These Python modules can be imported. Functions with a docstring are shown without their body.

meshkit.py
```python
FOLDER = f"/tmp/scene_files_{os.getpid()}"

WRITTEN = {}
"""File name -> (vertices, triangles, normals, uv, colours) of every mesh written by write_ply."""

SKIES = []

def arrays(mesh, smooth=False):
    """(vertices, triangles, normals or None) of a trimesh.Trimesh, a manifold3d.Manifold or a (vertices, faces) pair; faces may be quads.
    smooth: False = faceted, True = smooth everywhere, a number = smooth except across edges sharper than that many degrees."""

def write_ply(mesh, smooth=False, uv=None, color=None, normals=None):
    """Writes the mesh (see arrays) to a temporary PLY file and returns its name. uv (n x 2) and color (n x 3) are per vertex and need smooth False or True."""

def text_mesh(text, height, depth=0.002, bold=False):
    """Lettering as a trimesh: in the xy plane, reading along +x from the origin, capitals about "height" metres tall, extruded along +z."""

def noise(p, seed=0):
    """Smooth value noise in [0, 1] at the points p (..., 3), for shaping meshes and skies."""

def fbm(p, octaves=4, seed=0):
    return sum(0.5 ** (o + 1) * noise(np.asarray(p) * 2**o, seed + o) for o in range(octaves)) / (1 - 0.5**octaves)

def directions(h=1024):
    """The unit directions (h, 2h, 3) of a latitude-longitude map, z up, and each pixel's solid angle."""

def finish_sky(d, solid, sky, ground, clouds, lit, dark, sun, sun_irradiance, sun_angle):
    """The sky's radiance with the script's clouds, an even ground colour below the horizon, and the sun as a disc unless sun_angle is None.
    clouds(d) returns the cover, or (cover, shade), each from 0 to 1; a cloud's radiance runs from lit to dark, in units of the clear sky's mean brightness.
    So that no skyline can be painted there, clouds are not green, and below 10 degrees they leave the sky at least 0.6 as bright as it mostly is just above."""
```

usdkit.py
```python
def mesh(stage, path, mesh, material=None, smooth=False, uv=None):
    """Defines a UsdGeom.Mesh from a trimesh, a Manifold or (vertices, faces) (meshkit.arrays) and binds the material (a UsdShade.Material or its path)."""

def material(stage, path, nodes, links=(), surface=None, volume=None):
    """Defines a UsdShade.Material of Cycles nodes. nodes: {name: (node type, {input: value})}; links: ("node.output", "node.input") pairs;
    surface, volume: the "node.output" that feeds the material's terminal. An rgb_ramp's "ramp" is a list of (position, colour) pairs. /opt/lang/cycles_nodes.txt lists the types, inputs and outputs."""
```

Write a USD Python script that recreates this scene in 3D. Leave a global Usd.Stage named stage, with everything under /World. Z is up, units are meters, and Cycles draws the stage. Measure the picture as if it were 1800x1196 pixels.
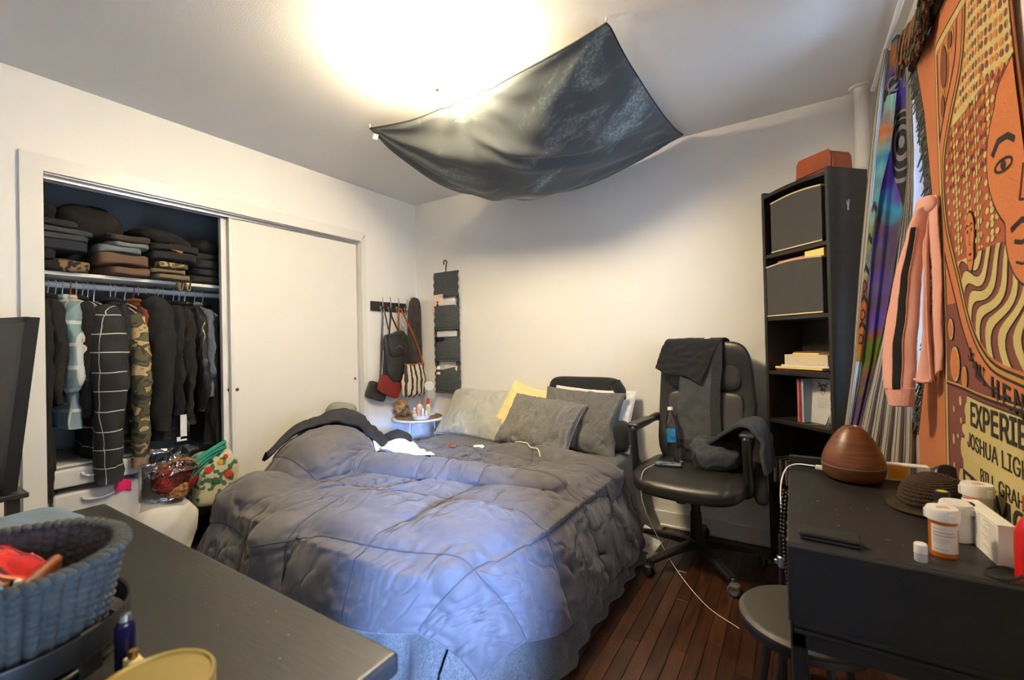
import math, random, numpy as np, trimesh, usdkit, meshkit
from pxr import Usd, UsdGeom, UsdLux, Gf, Sdf
from shapely.geometry import Polygon, Point, LineString, box as sbox
from shapely import affinity
from shapely.ops import unary_union

stage = Usd.Stage.CreateInMemory()
UsdGeom.SetStageUpAxis(stage, 'Z'); UsdGeom.SetStageMetersPerUnit(stage, 1.0)
UsdGeom.Xform.Define(stage, '/World'); UsdGeom.Scope.Define(stage, '/World/Looks')
RNG = np.random.default_rng(7); PI = math.pi

# ---------------------------------------------------------------- camera, exposure
EXPOSURE = 0.32
LAMP_STRENGTH = 122.0; BULB_STRENGTH = 2600.0
LAMP_COLOUR = (1.0, .80, .50)
SKY_COLOUR = (.48, .70, 1.0)
SKY_STRENGTH = 3.6
YAW, PITCH, ROLL, CAM_Z = .568, .008, -.022, 1.211
F_ = np.array([-math.sin(YAW)*math.cos(PITCH), math.cos(YAW)*math.cos(PITCH), math.sin(PITCH)])
R0 = np.array([math.cos(YAW), math.sin(YAW), 0]); U0 = np.cross(R0, F_)
R_ = math.cos(ROLL)*R0 + math.sin(ROLL)*U0; U_ = -math.sin(ROLL)*R0 + math.cos(ROLL)*U0
cam = UsdGeom.Camera.Define(stage, '/World/camera')
cam.AddTransformOp().Set(Gf.Matrix4d(*R_, 0, *U_, 0, *(-F_), 0, 0, 0, CAM_Z, 1))
cam.CreateHorizontalApertureAttr(36.0); cam.CreateVerticalApertureAttr(36.0*1196/1800)
cam.CreateFocalLengthAttr(777/1800*36.0)
cam.CreateFStopAttr(4.0); cam.CreateFocusDistanceAttr(2.9)
cam.CreateClippingRangeAttr(Gf.Vec2f(.03, 100)); cam.CreateExposureAttr(EXPOSURE)

# sky seen through the windows
dome = UsdLux.DomeLight.Define(stage, '/World/sky')
dome.CreateColorAttr(Gf.Vec3f(*SKY_COLOUR)); dome.CreateIntensityAttr(SKY_STRENGTH)
def rect_light(name, loc, rot, w, h, col, inten):
    l = UsdLux.RectLight.Define(stage, '/World/' + name)
    l.CreateWidthAttr(w); l.CreateHeightAttr(h); l.CreateColorAttr(Gf.Vec3f(*col)); l.CreateIntensityAttr(inten)
    l.AddTranslateOp().Set(Gf.Vec3d(*loc)); l.AddRotateXYZOp().Set(Gf.Vec3f(*rot))
    return l
# daylight outside the right-hand windows, the near one unseen, lighting the bed foot (lights point along -z of their frame)
WIN1_INT, WIN2_INT = 3.0, 0.6
rect_light('window_daylight', (.75, 2.12, 1.62), (0, 90, 0), 1.5, .62, SKY_COLOUR, WIN1_INT)
rect_light('unseen_window_daylight', (.62, .02, .92), (0, 90, 0), .7, .95, SKY_COLOUR, WIN2_INT)

# unseen source: soft bluish beam aimed through the low window at the bed foot
BEAM = np.array([-1.30, 1.02, -.44]); BEAM /= np.linalg.norm(BEAM)
unseen_beam = UsdLux.DistantLight.Define(stage, '/World/unseen_beam'); unseen_beam.CreateAngleAttr(16.0); unseen_beam.CreateIntensityAttr(165.0); unseen_beam.CreateColorAttr(Gf.Vec3f(.30, .48, 1.0))
bz_ = -BEAM; bx_ = np.cross([0, 0, 1.], bz_); bx_ /= np.linalg.norm(bx_); by_ = np.cross(bz_, bx_)
unseen_beam.AddTransformOp().Set(Gf.Matrix4d(*bx_, 0, *by_, 0, *bz_, 0, 0, 0, 5, 1))

# ---------------------------------------------------------------- helpers
def lin(*c):
    if len(c) == 1: c = c[0]
    c = np.asarray(c, float)/255
    return tuple(np.where(c <= .04045, c/12.92, ((c+.055)/1.055)**2.4))

class Node:
    def __init__(s, path, M): s.path, s.M, s.inv = path, M, np.linalg.inv(M)
_cnt = {}
def uniq(parent, name):
    n = _cnt.get((parent, name), -1) + 1; _cnt[(parent, name)] = n
    return name if n == 0 else f'{name}_{n:03d}'
def tag(prim, label=None, cat=None, group=None, kind=None):
    for k, v in (('label', label), ('category', cat), ('group', group), ('kind', kind)):
        if v: prim.SetCustomDataByKey(k, v)
def rotm(rx=0, ry=0, rz=0):
    return trimesh.transformations.euler_matrix(rx, ry, rz, 'sxyz')
def thing(name, label, cat, loc=(0, 0, 0), rz=0, group=None, kind=None, rx=0, ry=0):
    path = '/World/' + uniq('/World', name)
    x = UsdGeom.Xform.Define(stage, path)
    M = rotm(math.radians(rx), math.radians(ry), math.radians(rz)); M[:3, 3] = loc
    x.AddTransformOp().Set(Gf.Matrix4d(*[float(a) for a in M.T.ravel()]))
    tag(x.GetPrim(), label, cat, group, kind)
    n = Node(path, M); n.prim = x.GetPrim(); return n
def vf(mesh):
    if hasattr(mesh, 'vertices'): return np.array(mesh.vertices, float), np.array(mesh.faces)
    if hasattr(mesh, 'to_mesh'):
        v, f, _ = meshkit.arrays(mesh); return v, f
    v, f = np.asarray(mesh[0], float), np.asarray(mesh[1], int)
    if f.shape[1] == 4: f = np.vstack([f[:, [0, 1, 2]], f[:, [0, 2, 3]]])
    return v, f
def part(node, name, mesh, mat, smooth=35, label=None, world=False, kind=None, colors=None):
    v, f = vf(mesh)
    if world: v = v @ node.inv[:3, :3].T + node.inv[:3, 3]
    path = node.path + '/' + uniq(node.path, name)
    m = usdkit.mesh(stage, path, (v, f), MATS[mat], smooth)
    if colors is not None:
        UsdGeom.PrimvarsAPI(m).CreatePrimvar('tint', Sdf.ValueTypeNames.Color3fArray, 'vertex').Set([Gf.Vec3f(*map(float, c)) for c in colors])
    tag(m.GetPrim(), label, kind=kind)
    n = Node(path, node.M); n.prim = m.GetPrim(); return n
def single(name, mesh, mat, label, cat, smooth=35, group=None, kind=None, colors=None):
    v, f = vf(mesh); base = np.array([*(v.min(0)+v.max(0))[:2]/2, v[:, 2].min()])
    path = '/World/' + uniq('/World', name)
    m = usdkit.mesh(stage, path, (v-base, f), MATS[mat], smooth)
    m.AddTranslateOp().Set(Gf.Vec3d(*base))
    if colors is not None:
        UsdGeom.PrimvarsAPI(m).CreatePrimvar('tint', Sdf.ValueTypeNames.Color3fArray, 'vertex').Set([Gf.Vec3f(*map(float, c)) for c in colors])
    tag(m.GetPrim(), label, cat, group, kind)
    n = Node(path, np.array(trimesh.transformations.translation_matrix(base))); n.prim = m.GetPrim(); return n
def struct(name, mesh, mat, label=None, cat=None, smooth=False, parent=None):
    v, f = vf(mesh); p = parent.path if parent else '/World'
    path = p + '/' + uniq(p, name)
    m = usdkit.mesh(stage, path, (v, f), MATS[mat], smooth)
    if not parent: tag(m.GetPrim(), label, cat, kind='structure')
    n = Node(path, np.eye(4)); n.prim = m.GetPrim(); return n
def copy(src, loc, rz=0, label=None, cat=None, group=None, rx=0, ry=0, s=1):
    name = src.path.rsplit('/', 1)[1].rstrip('0123456789').rstrip('_')
    d = src.prim.GetCustomData()
    n = thing(name, label or d.get('label'), cat or d.get('category'), loc, rz, group or d.get('group'), None, rx, ry)
    n.prim.GetReferences().AddInternalReference(Sdf.Path(src.path)); n.prim.SetInstanceable(True)
    return n

# --- meshes
def cat(*ms):
    V, Fc, o = [], [], 0
    for m in ms:
        v, f = vf(m); V.append(v); Fc.append(f+o); o += len(v)
    return np.vstack(V), np.vstack(Fc)
def move(m, d=(0, 0, 0), rx=0, ry=0, rz=0, s=1):
    v, f = vf(m); v = v*np.asarray(s)
    M = rotm(math.radians(rx), math.radians(ry), math.radians(rz))
    return v @ M[:3, :3].T + np.asarray(d), f
def hull(p):
    h = trimesh.convex.convex_hull(np.asarray(p, float)); return np.array(h.vertices), np.array(h.faces)
_octs = {}
def box(a, b, r=0, n=1):
    """box from corner a to corner b, its edges chamfered (n=1) or rounded by r"""
    a, b = np.minimum(a, b).astype(float), np.maximum(a, b).astype(float)
    r = min(r, *(b-a)/2.001)
    if r <= 0:
        return np.array(trimesh.creation.box(bounds=[a, b]).vertices), np.array(trimesh.creation.box(bounds=[a, b]).faces)
    pts = []
    for sx in (-1, 1):
        for sy in (-1, 1):
            for sz in (-1, 1):
                s = np.array([sx, sy, sz]); c = np.where(s > 0, b-r, a+r)
                if n == 1: pts += [c+np.array([sx*r, 0, 0]), c+np.array([0, sy*r, 0]), c+np.array([0, 0, sz*r])]
                else:
                    for i in range(n+1):
                        for j in range(n+1):
                            t, u = i/n*PI/2, j/n*PI/2
                            pts.append(c+r*s*np.array([math.cos(t)*math.cos(u), math.cos(t)*math.sin(u), math.sin(t)]))
    return hull(pts)
def cbox(c, s, r=0, n=1):
    c, s = np.asarray(c, float), np.asarray(s, float)/2; return box(c-s, c+s, r, n)
def quads(n, m, close_u=False, close_v=False):
    i = np.arange(n if close_u else n-1); j = np.arange(m if close_v else m-1)
    I, J = np.meshgrid(i, j, indexing='ij'); I, J = I.ravel(), J.ravel()
    a, b, c, d = I*m+J, ((I+1) % n)*m+J, ((I+1) % n)*m+(J+1) % m, I*m+(J+1) % m
    return np.vstack([np.stack([a, b, c], 1), np.stack([a, c, d], 1)])
def lathe(prof, n=32, c=(0, 0, 0)):
    p = np.asarray(prof, float); t = np.arange(n)*2*PI/n
    v = np.stack([p[None, :, 0]*np.cos(t)[:, None], p[None, :, 0]*np.sin(t)[:, None], np.broadcast_to(p[None, :, 1], (n, len(p)))], -1)
    return v.reshape(-1, 3)+np.asarray(c), quads(n, len(p), True)
def cyl(c, r, h, n=24, ch=.0):
    ch = min(ch, r*.5, h*.4)
    pr = [(0, 0), (r-ch, 0), (r, ch), (r, h-ch), (r-ch, h), (0, h)] if ch else [(0, 0), (r, 0), (r, h), (0, h)]
    return lathe(pr, n, c)
def tube(pts, r, sides=8, closed=False, flat=None):
    """sweep a circle (or an ellipse: flat = ratio) along a polyline"""
    p = np.asarray(pts, float); n = len(p); r = np.broadcast_to(np.asarray(r, float), (n,))
    t = (np.roll(p, -1, 0)-np.roll(p, 1, 0)) if closed else np.gradient(p, axis=0)
    t /= np.linalg.norm(t, axis=1, keepdims=True)+1e-12
    a = np.array([0, 0, 1.]) if abs(t[0, 2]) < .9 else np.array([1., 0, 0])
    A = np.zeros_like(p)
    for i in range(n):
        a = a - t[i]*(a@t[i]); a /= np.linalg.norm(a)+1e-12; A[i] = a
    B = np.cross(t, A); th = np.arange(sides)*2*PI/sides
    fl = 1 if flat is None else flat
    v = p[:, None]+r[:, None, None]*(np.cos(th)[None, :, None]*A[:, None]+fl*np.sin(th)[None, :, None]*B[:, None])
    f = quads(n, sides, closed, True); v = v.reshape(-1, 3)
    if not closed:
        k = len(v); v = np.vstack([v, p[0], p[-1]])
        j = np.arange(sides); f = np.vstack([f, np.stack([np.full(sides, k), (j+1) % sides, j], 1), np.stack([np.full(sides, k+1), (n-1)*sides+j, (n-1)*sides+(j+1) % sides], 1)])
    return v, f
def bez(pts, n=16):
    """smooth Catmull-Rom curve through the points"""
    p = np.asarray(pts, float); p = np.vstack([2*p[0]-p[1], p, 2*p[-1]-p[-2]]); out = []
    for i in range(1, len(p)-2):
        for t in np.linspace(0, 1, n, endpoint=False):
            out.append(.5*(2*p[i]+(p[i+1]-p[i-1])*t+(2*p[i-1]-5*p[i]+4*p[i+1]-p[i+2])*t*t+(3*p[i]-p[i-1]-3*p[i+1]+p[i+2])*t**3))
    return np.array(out+[p[-2]])
def normals(P):
    du, dv = np.gradient(P, axis=0), np.gradient(P, axis=1)
    n = np.cross(du, dv); return n/(np.linalg.norm(n, axis=-1, keepdims=True)+1e-12)
def shell(P, th, N=None):
    """a grid of points as a closed sheet of thickness th (number or array): both faces and the rim"""
    n, m = P.shape[:2]; N = normals(P) if N is None else N
    h = np.broadcast_to(np.asarray(th, float), (n, m))[..., None]/2
    a, b = (P+N*h).reshape(-1, 3), (P-N*h).reshape(-1, 3); k = n*m
    f = quads(n, m); idx = np.arange(k).reshape(n, m)
    rim = np.concatenate([idx[:, 0], idx[-1, 1:], idx[-2::-1, -1], idx[0, -2:0:-1]])
    r2 = np.roll(rim, -1)
    return np.vstack([a, b]), np.vstack([f, f[:, ::-1]+k, np.stack([rim, rim+k, r2+k], 1), np.stack([rim, r2+k, r2], 1)])
def sq(c, s, e1=.5, e2=.5, n=20, m=32, noise=0, ns=8, seed=0, rot=(0, 0, 0)):
    """superellipsoid cushion with noise along its normals"""
    t, u = np.meshgrid(np.linspace(-PI/2, PI/2, n), np.linspace(-PI, PI, m, endpoint=False), indexing='ij')
    pw = lambda x, e: np.sign(x)*np.abs(x)**e
    P = np.stack([pw(np.cos(t), e1)*pw(np.cos(u), e2), pw(np.cos(t), e1)*pw(np.sin(u), e2), pw(np.sin(t), e1)], -1)*np.asarray(s)/2
    if noise:
        d = P/(np.asarray(s)/2)**2; d /= np.linalg.norm(d, axis=-1, keepdims=True)+1e-9
        P = P+d*((meshkit.fbm(P*ns+seed*7.3, 3, seed)-.5)*2*noise)[..., None]
    M = rotm(*np.radians(rot))[:3, :3]
    return P.reshape(-1, 3) @ M.T+np.asarray(c), quads(n, m, False, True)
def prism(poly, h, axis='z', at=0):
    """polygon extruded by h; axis: the direction of the extrusion ('x': polygon in y,z; 'y': in x,z)"""
    poly = poly if hasattr(poly, 'exterior') else Polygon(poly)
    v, f = vf(trimesh.creation.extrude_polygon(poly, h, engine='earcut'))
    if axis == 'x': v = v[:, [2, 0, 1]]
    if axis == 'y': v = v[:, [0, 2, 1]]; f = f[:, ::-1]
    v[:, 'xyz'.index(axis)] += at
    return v, f
def rrect(w, h, r, c=(0, 0)):
    return sbox(c[0]-w/2+r, c[1]-h/2+r, c[0]+w/2-r, c[1]+h/2-r).buffer(r, quad_segs=4)
def noise3(P, s, seed=0, o=3): return meshkit.fbm(np.asarray(P)*s+11.7*seed, o, seed)-.5

# --- materials
MATS = {}
def custom(name, nodes, links, out='p.BSDF'):
    MATS[name] = usdkit.material(stage, '/World/Looks/'+name, nodes, links, surface=out)
def mat(name, col, rough=.6, col2=None, scale=12, bump=0, bscale=150, metal=0, detail=4, stretch=None, lo=.35, hi=.65, **kw):
    nodes = {'p': ('principled_bsdf', dict(base_color=col, roughness=rough, metallic=metal, **kw)), 'tc': ('texture_coordinate', {})}
    links = []; src = 'tc.object'
    if stretch is not None:
        nodes['mp'] = ('mapping', {'scale': stretch}); links.append(('tc.object', 'mp.vector')); src = 'mp.vector'
    if col2 is not None:
        nodes['n'] = ('noise_texture', {'scale': scale, 'detail': detail}); nodes['r'] = ('rgb_ramp', {'ramp': [(0, col), (lo, col), (hi, col2), (1, col2)]})
        links += [(src, 'n.vector'), ('n.fac', 'r.fac'), ('r.color', 'p.base_color')]
    if bump:
        nodes['bn'] = ('noise_texture', {'scale': bscale, 'detail': 3}); nodes['b'] = ('bump', {'strength': bump, 'distance': .004})
        links += [(src, 'bn.vector'), ('bn.fac', 'b.height'), ('b.normal', 'p.normal')]
    custom(name, nodes, links)
# ---------------------------------------------------------------- general materials
mat('wall_paint', (.87, .855, .825), .55, bump=.10, bscale=120)
mat('ceiling_paint', (.82, .81, .79), .6, bump=.14, bscale=160)
mat('white_gloss', (.80, .79, .755), .35, bump=.03, bscale=60)
mat('door_white', (.82, .80, .745), .4, bump=.03, bscale=40)
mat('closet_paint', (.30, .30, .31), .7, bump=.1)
mat('track_metal', (.55, .55, .56), .35, metal=.8)
mat('gap_dark', lin(150, 148, 150), .8, col2=lin(70, 62, 58), scale=40)
mat('outside', (.8, .82, .85), .8)
for k in range(4):
    c = [(.060, .021, .009), (.046, .016, .008), (.072, .027, .012), (.035, .013, .008)][k]
    mat(f'plank_{k}', c, .33, col2=tuple(np.array(c)*.35), scale=5, stretch=(9, 1.2, 9), bump=.06, bscale=30, lo=.4, hi=.7)
custom('pane_glass', {'t': ('transparent_bsdf', {'color': (.96, .98, 1)}), 'g': ('glossy_bsdf', {'roughness': .02, 'color': (1, 1, 1)}), 'f': ('fresnel', {'IOR': 1.45}), 'm': ('mix_closure', {})},
       [('f.fac', 'm.fac'), ('t.BSDF', 'm.closure1'), ('g.BSDF', 'm.closure2')], 'm.closure')

# ---------------------------------------------------------------- room shell
XL, XR, YB, YF, H = -2.918, .42, 2.961, -1.6, 2.5
CY0, CY1, CZ = .559, 2.336, 2.057            # closet opening
T = .1
floor = struct('floor', box((XL-.9, YF-.1, -.06), (XR+.1, YB+.1, -.0085)), 'gap_dark', 'dark brown narrow strip wood floor with pale dusty joints', 'floor')
bw, g = .0571, .0009
rr = random.Random(3); k = 0
x = XR
while x > XL-.02:
    y = YB
    first = True
    while y > YF:
        L = rr.uniform(.7, 1.9) if not first else rr.uniform(.3, 1.4)
        first = False
        y0 = max(y-L, YF)
        struct('plank', box((x-bw+g, y0+g, -.0085), (x-g, y-g, 0+rr.uniform(-.0006, 0)), .0012), f'plank_{rr.choice((0,0,1,1,2,3))}', parent=floor)
        y = y0
    x -= bw
struct('ceiling', box((XL-.1, YF-.1, H), (XR+.1, YB+.1, H+.1)), 'ceiling_paint', 'white painted plaster ceiling over the whole room', 'ceiling')
struct('wall_back', box((XL-.1, YB, -.06), (XR+.1, YB+.1, H+.1)), 'wall_paint', 'cream white wall behind the head of the bed', 'wall')
struct('wall_front', box((XL-.1, YF-.1, -.06), (XR+.1, YF, H+.1)), 'wall_paint', 'white wall behind the camera', 'wall')
struct('wall_left', cat(box((XL-T, YF, -.06), (XL, CY0, H)), box((XL-T, CY1, -.06), (XL, YB, H)), box((XL-T, CY0, CZ), (XL, CY1, H))), 'wall_paint', 'white wall around the closet opening', 'wall')
# closet interior
CB = XL-.78
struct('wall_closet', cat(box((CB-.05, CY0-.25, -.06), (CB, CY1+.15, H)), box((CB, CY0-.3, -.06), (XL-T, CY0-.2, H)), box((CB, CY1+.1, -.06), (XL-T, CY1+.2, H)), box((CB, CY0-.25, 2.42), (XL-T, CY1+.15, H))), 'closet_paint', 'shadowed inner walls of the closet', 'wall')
# right wall with two windows
def wall_with_holes(holes):
    r = sbox(YF, -.06, YB, H)
    for h in holes: r = r.difference(sbox(*h))
    return prism(r, .14, 'x', XR)
W1 = (1.80, .9, 2.44, 2.34); W2 = (-.45, .55, .50, 1.30)  # W2 is out of view, placed to light the foot of the bed
struct('wall_right', wall_with_holes([W1, W2]), 'wall_paint', 'white wall on the right behind the woven tapestry', 'wall')
for k, w in enumerate((W1, W2)):
    win = thing(f'window_{k+1}', ['bright white framed window between the striped curtain and the woven tapestry', 'unseen white framed window low on the right wall, placed to light the foot of the bed'][k], 'window', (XR, w[0], w[1]), kind='structure')
    a, b, c, d = w; f = .045; xx = (XR+.05, XR+.10)
    zm = (b+d)/2
    part(win, 'window_frame', cat(box((xx[0], a, b), (xx[1], a+f, d), .004), box((xx[0], c-f, b), (xx[1], c, d), .004), box((xx[0], a, b), (xx[1], c, b+f), .004), box((xx[0], a, d-f), (xx[1], c, d), .004)), 'white_gloss', False, world=True)
    part(win, 'meeting_rail', box((xx[0]-.005, a, zm-.022), (xx[1]-.005, c, zm+.022), .004), 'white_gloss', False, world=True)
    for z0, z1 in ((b+f, zm-.022), (zm+.022, d-f)):
        part(win, 'pane', box((XR+.072, a+f, z0), (XR+.076, c-f, z1)), 'pane_glass', False, world=True)
    part(win, 'window_sill', box((XR-.004, a-.02, b-.03), (XR+.06, c+.02, b), .003), 'white_gloss', False, world=True)
struct('wall_added_blocker', box((XR+.14, 1.20, -.06), (2.9, 1.32, 3.2)), 'wall_paint', 'added wall out of view that keeps the blue beam off the far window', 'wall')  # added outside only to stop the beam entering the far window
# baseboards
struct('baseboard_back', cat(box((XL, YB-.014, 0), (XR, YB, .10), .003), box((XL, YB-.022, 0), (XR, YB, .018), .004)), 'white_gloss', 'white baseboard along the wall behind the bed', 'baseboard')
struct('baseboard_left', box((XL, CY1+.1, 0), (XL+.014, YB, .10), .003), 'white_gloss', 'short white baseboard between closet and corner', 'baseboard')
struct('baseboard_right', box((XR-.014, YF, 0), (XR, YB, .10), .003), 'white_gloss', 'white baseboard under the windows', 'baseboard')
# closet casing
cw = .075
def casing(poly): return prism(poly, .016, 'x', XL)
struct('trim_1', casing([(CY0-cw, -.0), (CY0, 0), (CY0, CZ), (CY0-cw, CZ+cw)]), 'white_gloss', 'left upright white casing of the closet opening', 'door casing')
struct('trim_2', casing([(CY0-cw, CZ+cw), (CY0, CZ), (CY1, CZ), (CY1+cw*.6, CZ+cw)]), 'white_gloss', 'white casing across the top of the closet opening', 'door casing')
struct('trim_3', casing([(CY1, 0), (CY1+.045, 0), (CY1+.045, CZ+.055), (CY1, CZ)]), 'white_gloss', 'right upright white casing of the closet opening', 'door casing')
track = thing('trim_4', 'grey metal sliding door track under the closet head', 'door track', (XL-.05, CY0, CZ), kind='structure')
part(track, 'track_front', box((XL-.035, CY0, CZ-.022), (XL-.03, CY1, CZ)), 'track_metal', False, world=True)
part(track, 'track_middle', box((XL-.068, CY0, CZ-.028), (XL-.063, CY1, CZ)), 'track_metal', False, world=True)
part(track, 'track_top', box((XL-.098, CY0, CZ-.006), (XL-.0, CY1, CZ)), 'track_metal', False, world=True)
mat('pull_brass', lin(150, 110, 60), .35, metal=.9)
def slide_door(n, y0, y1, x0, label):
    d = thing(f'door_{n}', label, 'door', (x0, y0, .012), kind='structure')
    part(d, 'door_panel', box((x0, y0, .012), (x0+.03, y1, CZ-.024), .002), 'door_white', False, world=True)
    part(d, 'door_edge', box((x0-.001, y0-.004, .012), (x0+.032, y0+.016, CZ-.024), .002), 'white_gloss', False, world=True)
    for yy in ((y0+.03, y1-.03) if n == 1 else (y0+.03,)):
        part(d, 'finger_pull', move(cyl((0, 0, 0), .011, .004, 16, .001), (x0+.0285, yy, .96), ry=90), 'pull_brass', 40, world=True)
slide_door(1, 1.378, 2.322, XL-.062, 'front sliding closet door, plain cream white, pushed to the right')
slide_door(2, 1.346, 2.2, XL-.096, 'rear sliding closet door showing only its narrow left edge')
# corner pipe
pipe = thing('heating_pipe', 'white painted vertical pipe in the corner behind the bookcase', 'pipe', (.318, 2.9, 0))
part(pipe, 'pipe_run', cyl((0, 0, 0), .030, H, 24), 'wall_paint', 40)
part(pipe, 'ceiling_collar', lathe([(.03, H-.012), (.048, H-.010), (.05, H-.001), (.03, H-.001)], 24), 'wall_paint', 40)
part(pipe, 'pipe_coupling', cyl((0, 0, 2.02), .036, .05, 24, .006), 'wall_paint', 40)
# ---------------------------------------------------------------- ceiling lamp and the galaxy cloth
custom('lamp_glass', {'e': ('emission', {'color': LAMP_COLOUR, 'strength': LAMP_STRENGTH})}, [], 'e.emission')
custom('bulb_glow', {'e': ('emission', {'color': LAMP_COLOUR, 'strength': BULB_STRENGTH})}, [], 'e.emission')
mat('brushed_brass', lin(170, 140, 90), .3, metal=1)
LX, LY = -1.30, 1.47
lamp = thing('ceiling_lamp', 'glowing round flush ceiling lamp beside the hanging galaxy cloth', 'ceiling lamp', (LX, LY, H))
part(lamp, 'ceiling_plate', lathe([(0, -.0), (.085, -.0), (.085, -.03), (0, -.03)], 40), 'brushed_brass', 40)
part(lamp, 'lamp_stem', cyl((0, 0, -.165), .008, .14, 16), 'brushed_brass', 40)
for s in (-1, 1): part(lamp, 'light_bulb', lathe([(0, -.058), (.012, -.059), (.022, -.068), (.024, -.080), (.018, -.092), (0, -.098)], 20, (.065*s, .03*s, 0)), 'bulb_glow', True)
part(lamp, 'glass_bowl', lathe([(.161, -.050), (.165, -.048), (.169, -.052), (.168, -.070), (.160, -.100), (.138, -.130), (.10, -.150), (.055, -.162), (0, -.165)], 48), 'lamp_glass', True)

def cloth(P, F, ku=1., kv=1., pins=None, collide=None, iters=200, g=.0012, damp=.97, fric=.6, relax=4, bend=.25):
    """position-based drape of a grid of points: F (n, m, 2) is the cloth laid flat, ku and kv shrink its edges along seams"""
    n, m = P.shape[:2]; P = P.copy(); Q = P.copy()
    ln = lambda q: np.linalg.norm(q, axis=-1, keepdims=True)
    Lu, Lv = ln(F[1:]-F[:-1])*np.reshape(ku, np.shape(ku)+(1,)), ln(F[:, 1:]-F[:, :-1])*np.reshape(kv, np.shape(kv)+(1,)); D1, D2 = ln(F[1:, 1:]-F[:-1, :-1]), ln(F[1:, :-1]-F[:-1, 1:]); bu, bv = ln(F[2:]-F[:-2]), ln(F[:, 2:]-F[:, :-2])
    keep = None if pins is None else P[pins].copy()
    def solve(a, b, L, k=1.):
        d = b-a; l = np.linalg.norm(d, axis=-1, keepdims=True)+1e-9
        c = d*((l-L)/l*(.5*k)); a += c; b -= c
    for it in range(iters):
        v = (P-Q)*damp; Q = P.copy(); P = P+v; P[..., 2] -= g
        for _ in range(relax):
            for s in (0, 1):
                o = P[s+1::2]; solve(P[s:-1:2][:len(o)], o, Lu[s::2][:len(o)])
                o = P[:, s+1::2]; k = o.shape[1]; solve(P[:, s:-1:2][:, :k], o, Lv[:, s::2][:, :k])
            for s in (0, 1):
                o = P[s+1::2, 1:]; solve(P[s:-1:2, :-1][:len(o)], o, D1[s::2][:len(o)], .5)
                o = P[s+1::2, :-1]; solve(P[s:-1:2, 1:][:len(o)], o, D2[s::2][:len(o)], .5)
            if bend:
                for s in range(4):
                    o = P[s+2::4]; solve(P[s::4][:len(o)], o, bu[s::4][:len(o)], bend)
                    o = P[:, s+2::4]; k = o.shape[1]; solve(P[:, s::4][:, :k], o, bv[:, s::4][:, :k], bend)
            if pins is not None: P[pins] = keep
        if collide is not None:
            N = collide(P); hit = np.abs(N-P).sum(-1) > 1e-7
            Q[hit] = N[hit]-(P[hit]-Q[hit])*(1-fric); P = N
    return P
def push_box(P, c, half, r):
    """pushes points out of a rounded box"""
    c, half = np.asarray(c), np.asarray(half)-r
    q = P-c; e = np.clip(q, -half, half); d = q-e; l = np.linalg.norm(d, axis=-1)
    inside = l < 1e-9
    out = P.copy()
    near = (~inside) & (l < r)
    out[near] = (c+e[near]+d[near]/l[near][:, None]*r)
    if inside.any():
        qi = q[inside]; k = np.argmax(np.abs(qi)-half, axis=1); w = qi.copy(); i = np.arange(len(k))
        w[i, k] = np.where(qi[i, k] >= 0, 1, -1)*(half[k]+r); out[inside] = c+w
    return out
def push_ell(P, c, s):
    q = (P-np.asarray(c))/np.asarray(s); l = np.linalg.norm(q, axis=-1, keepdims=True)
    return np.where(l < 1, np.asarray(c)+q/np.maximum(l, 1e-6)*np.asarray(s), P)

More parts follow.
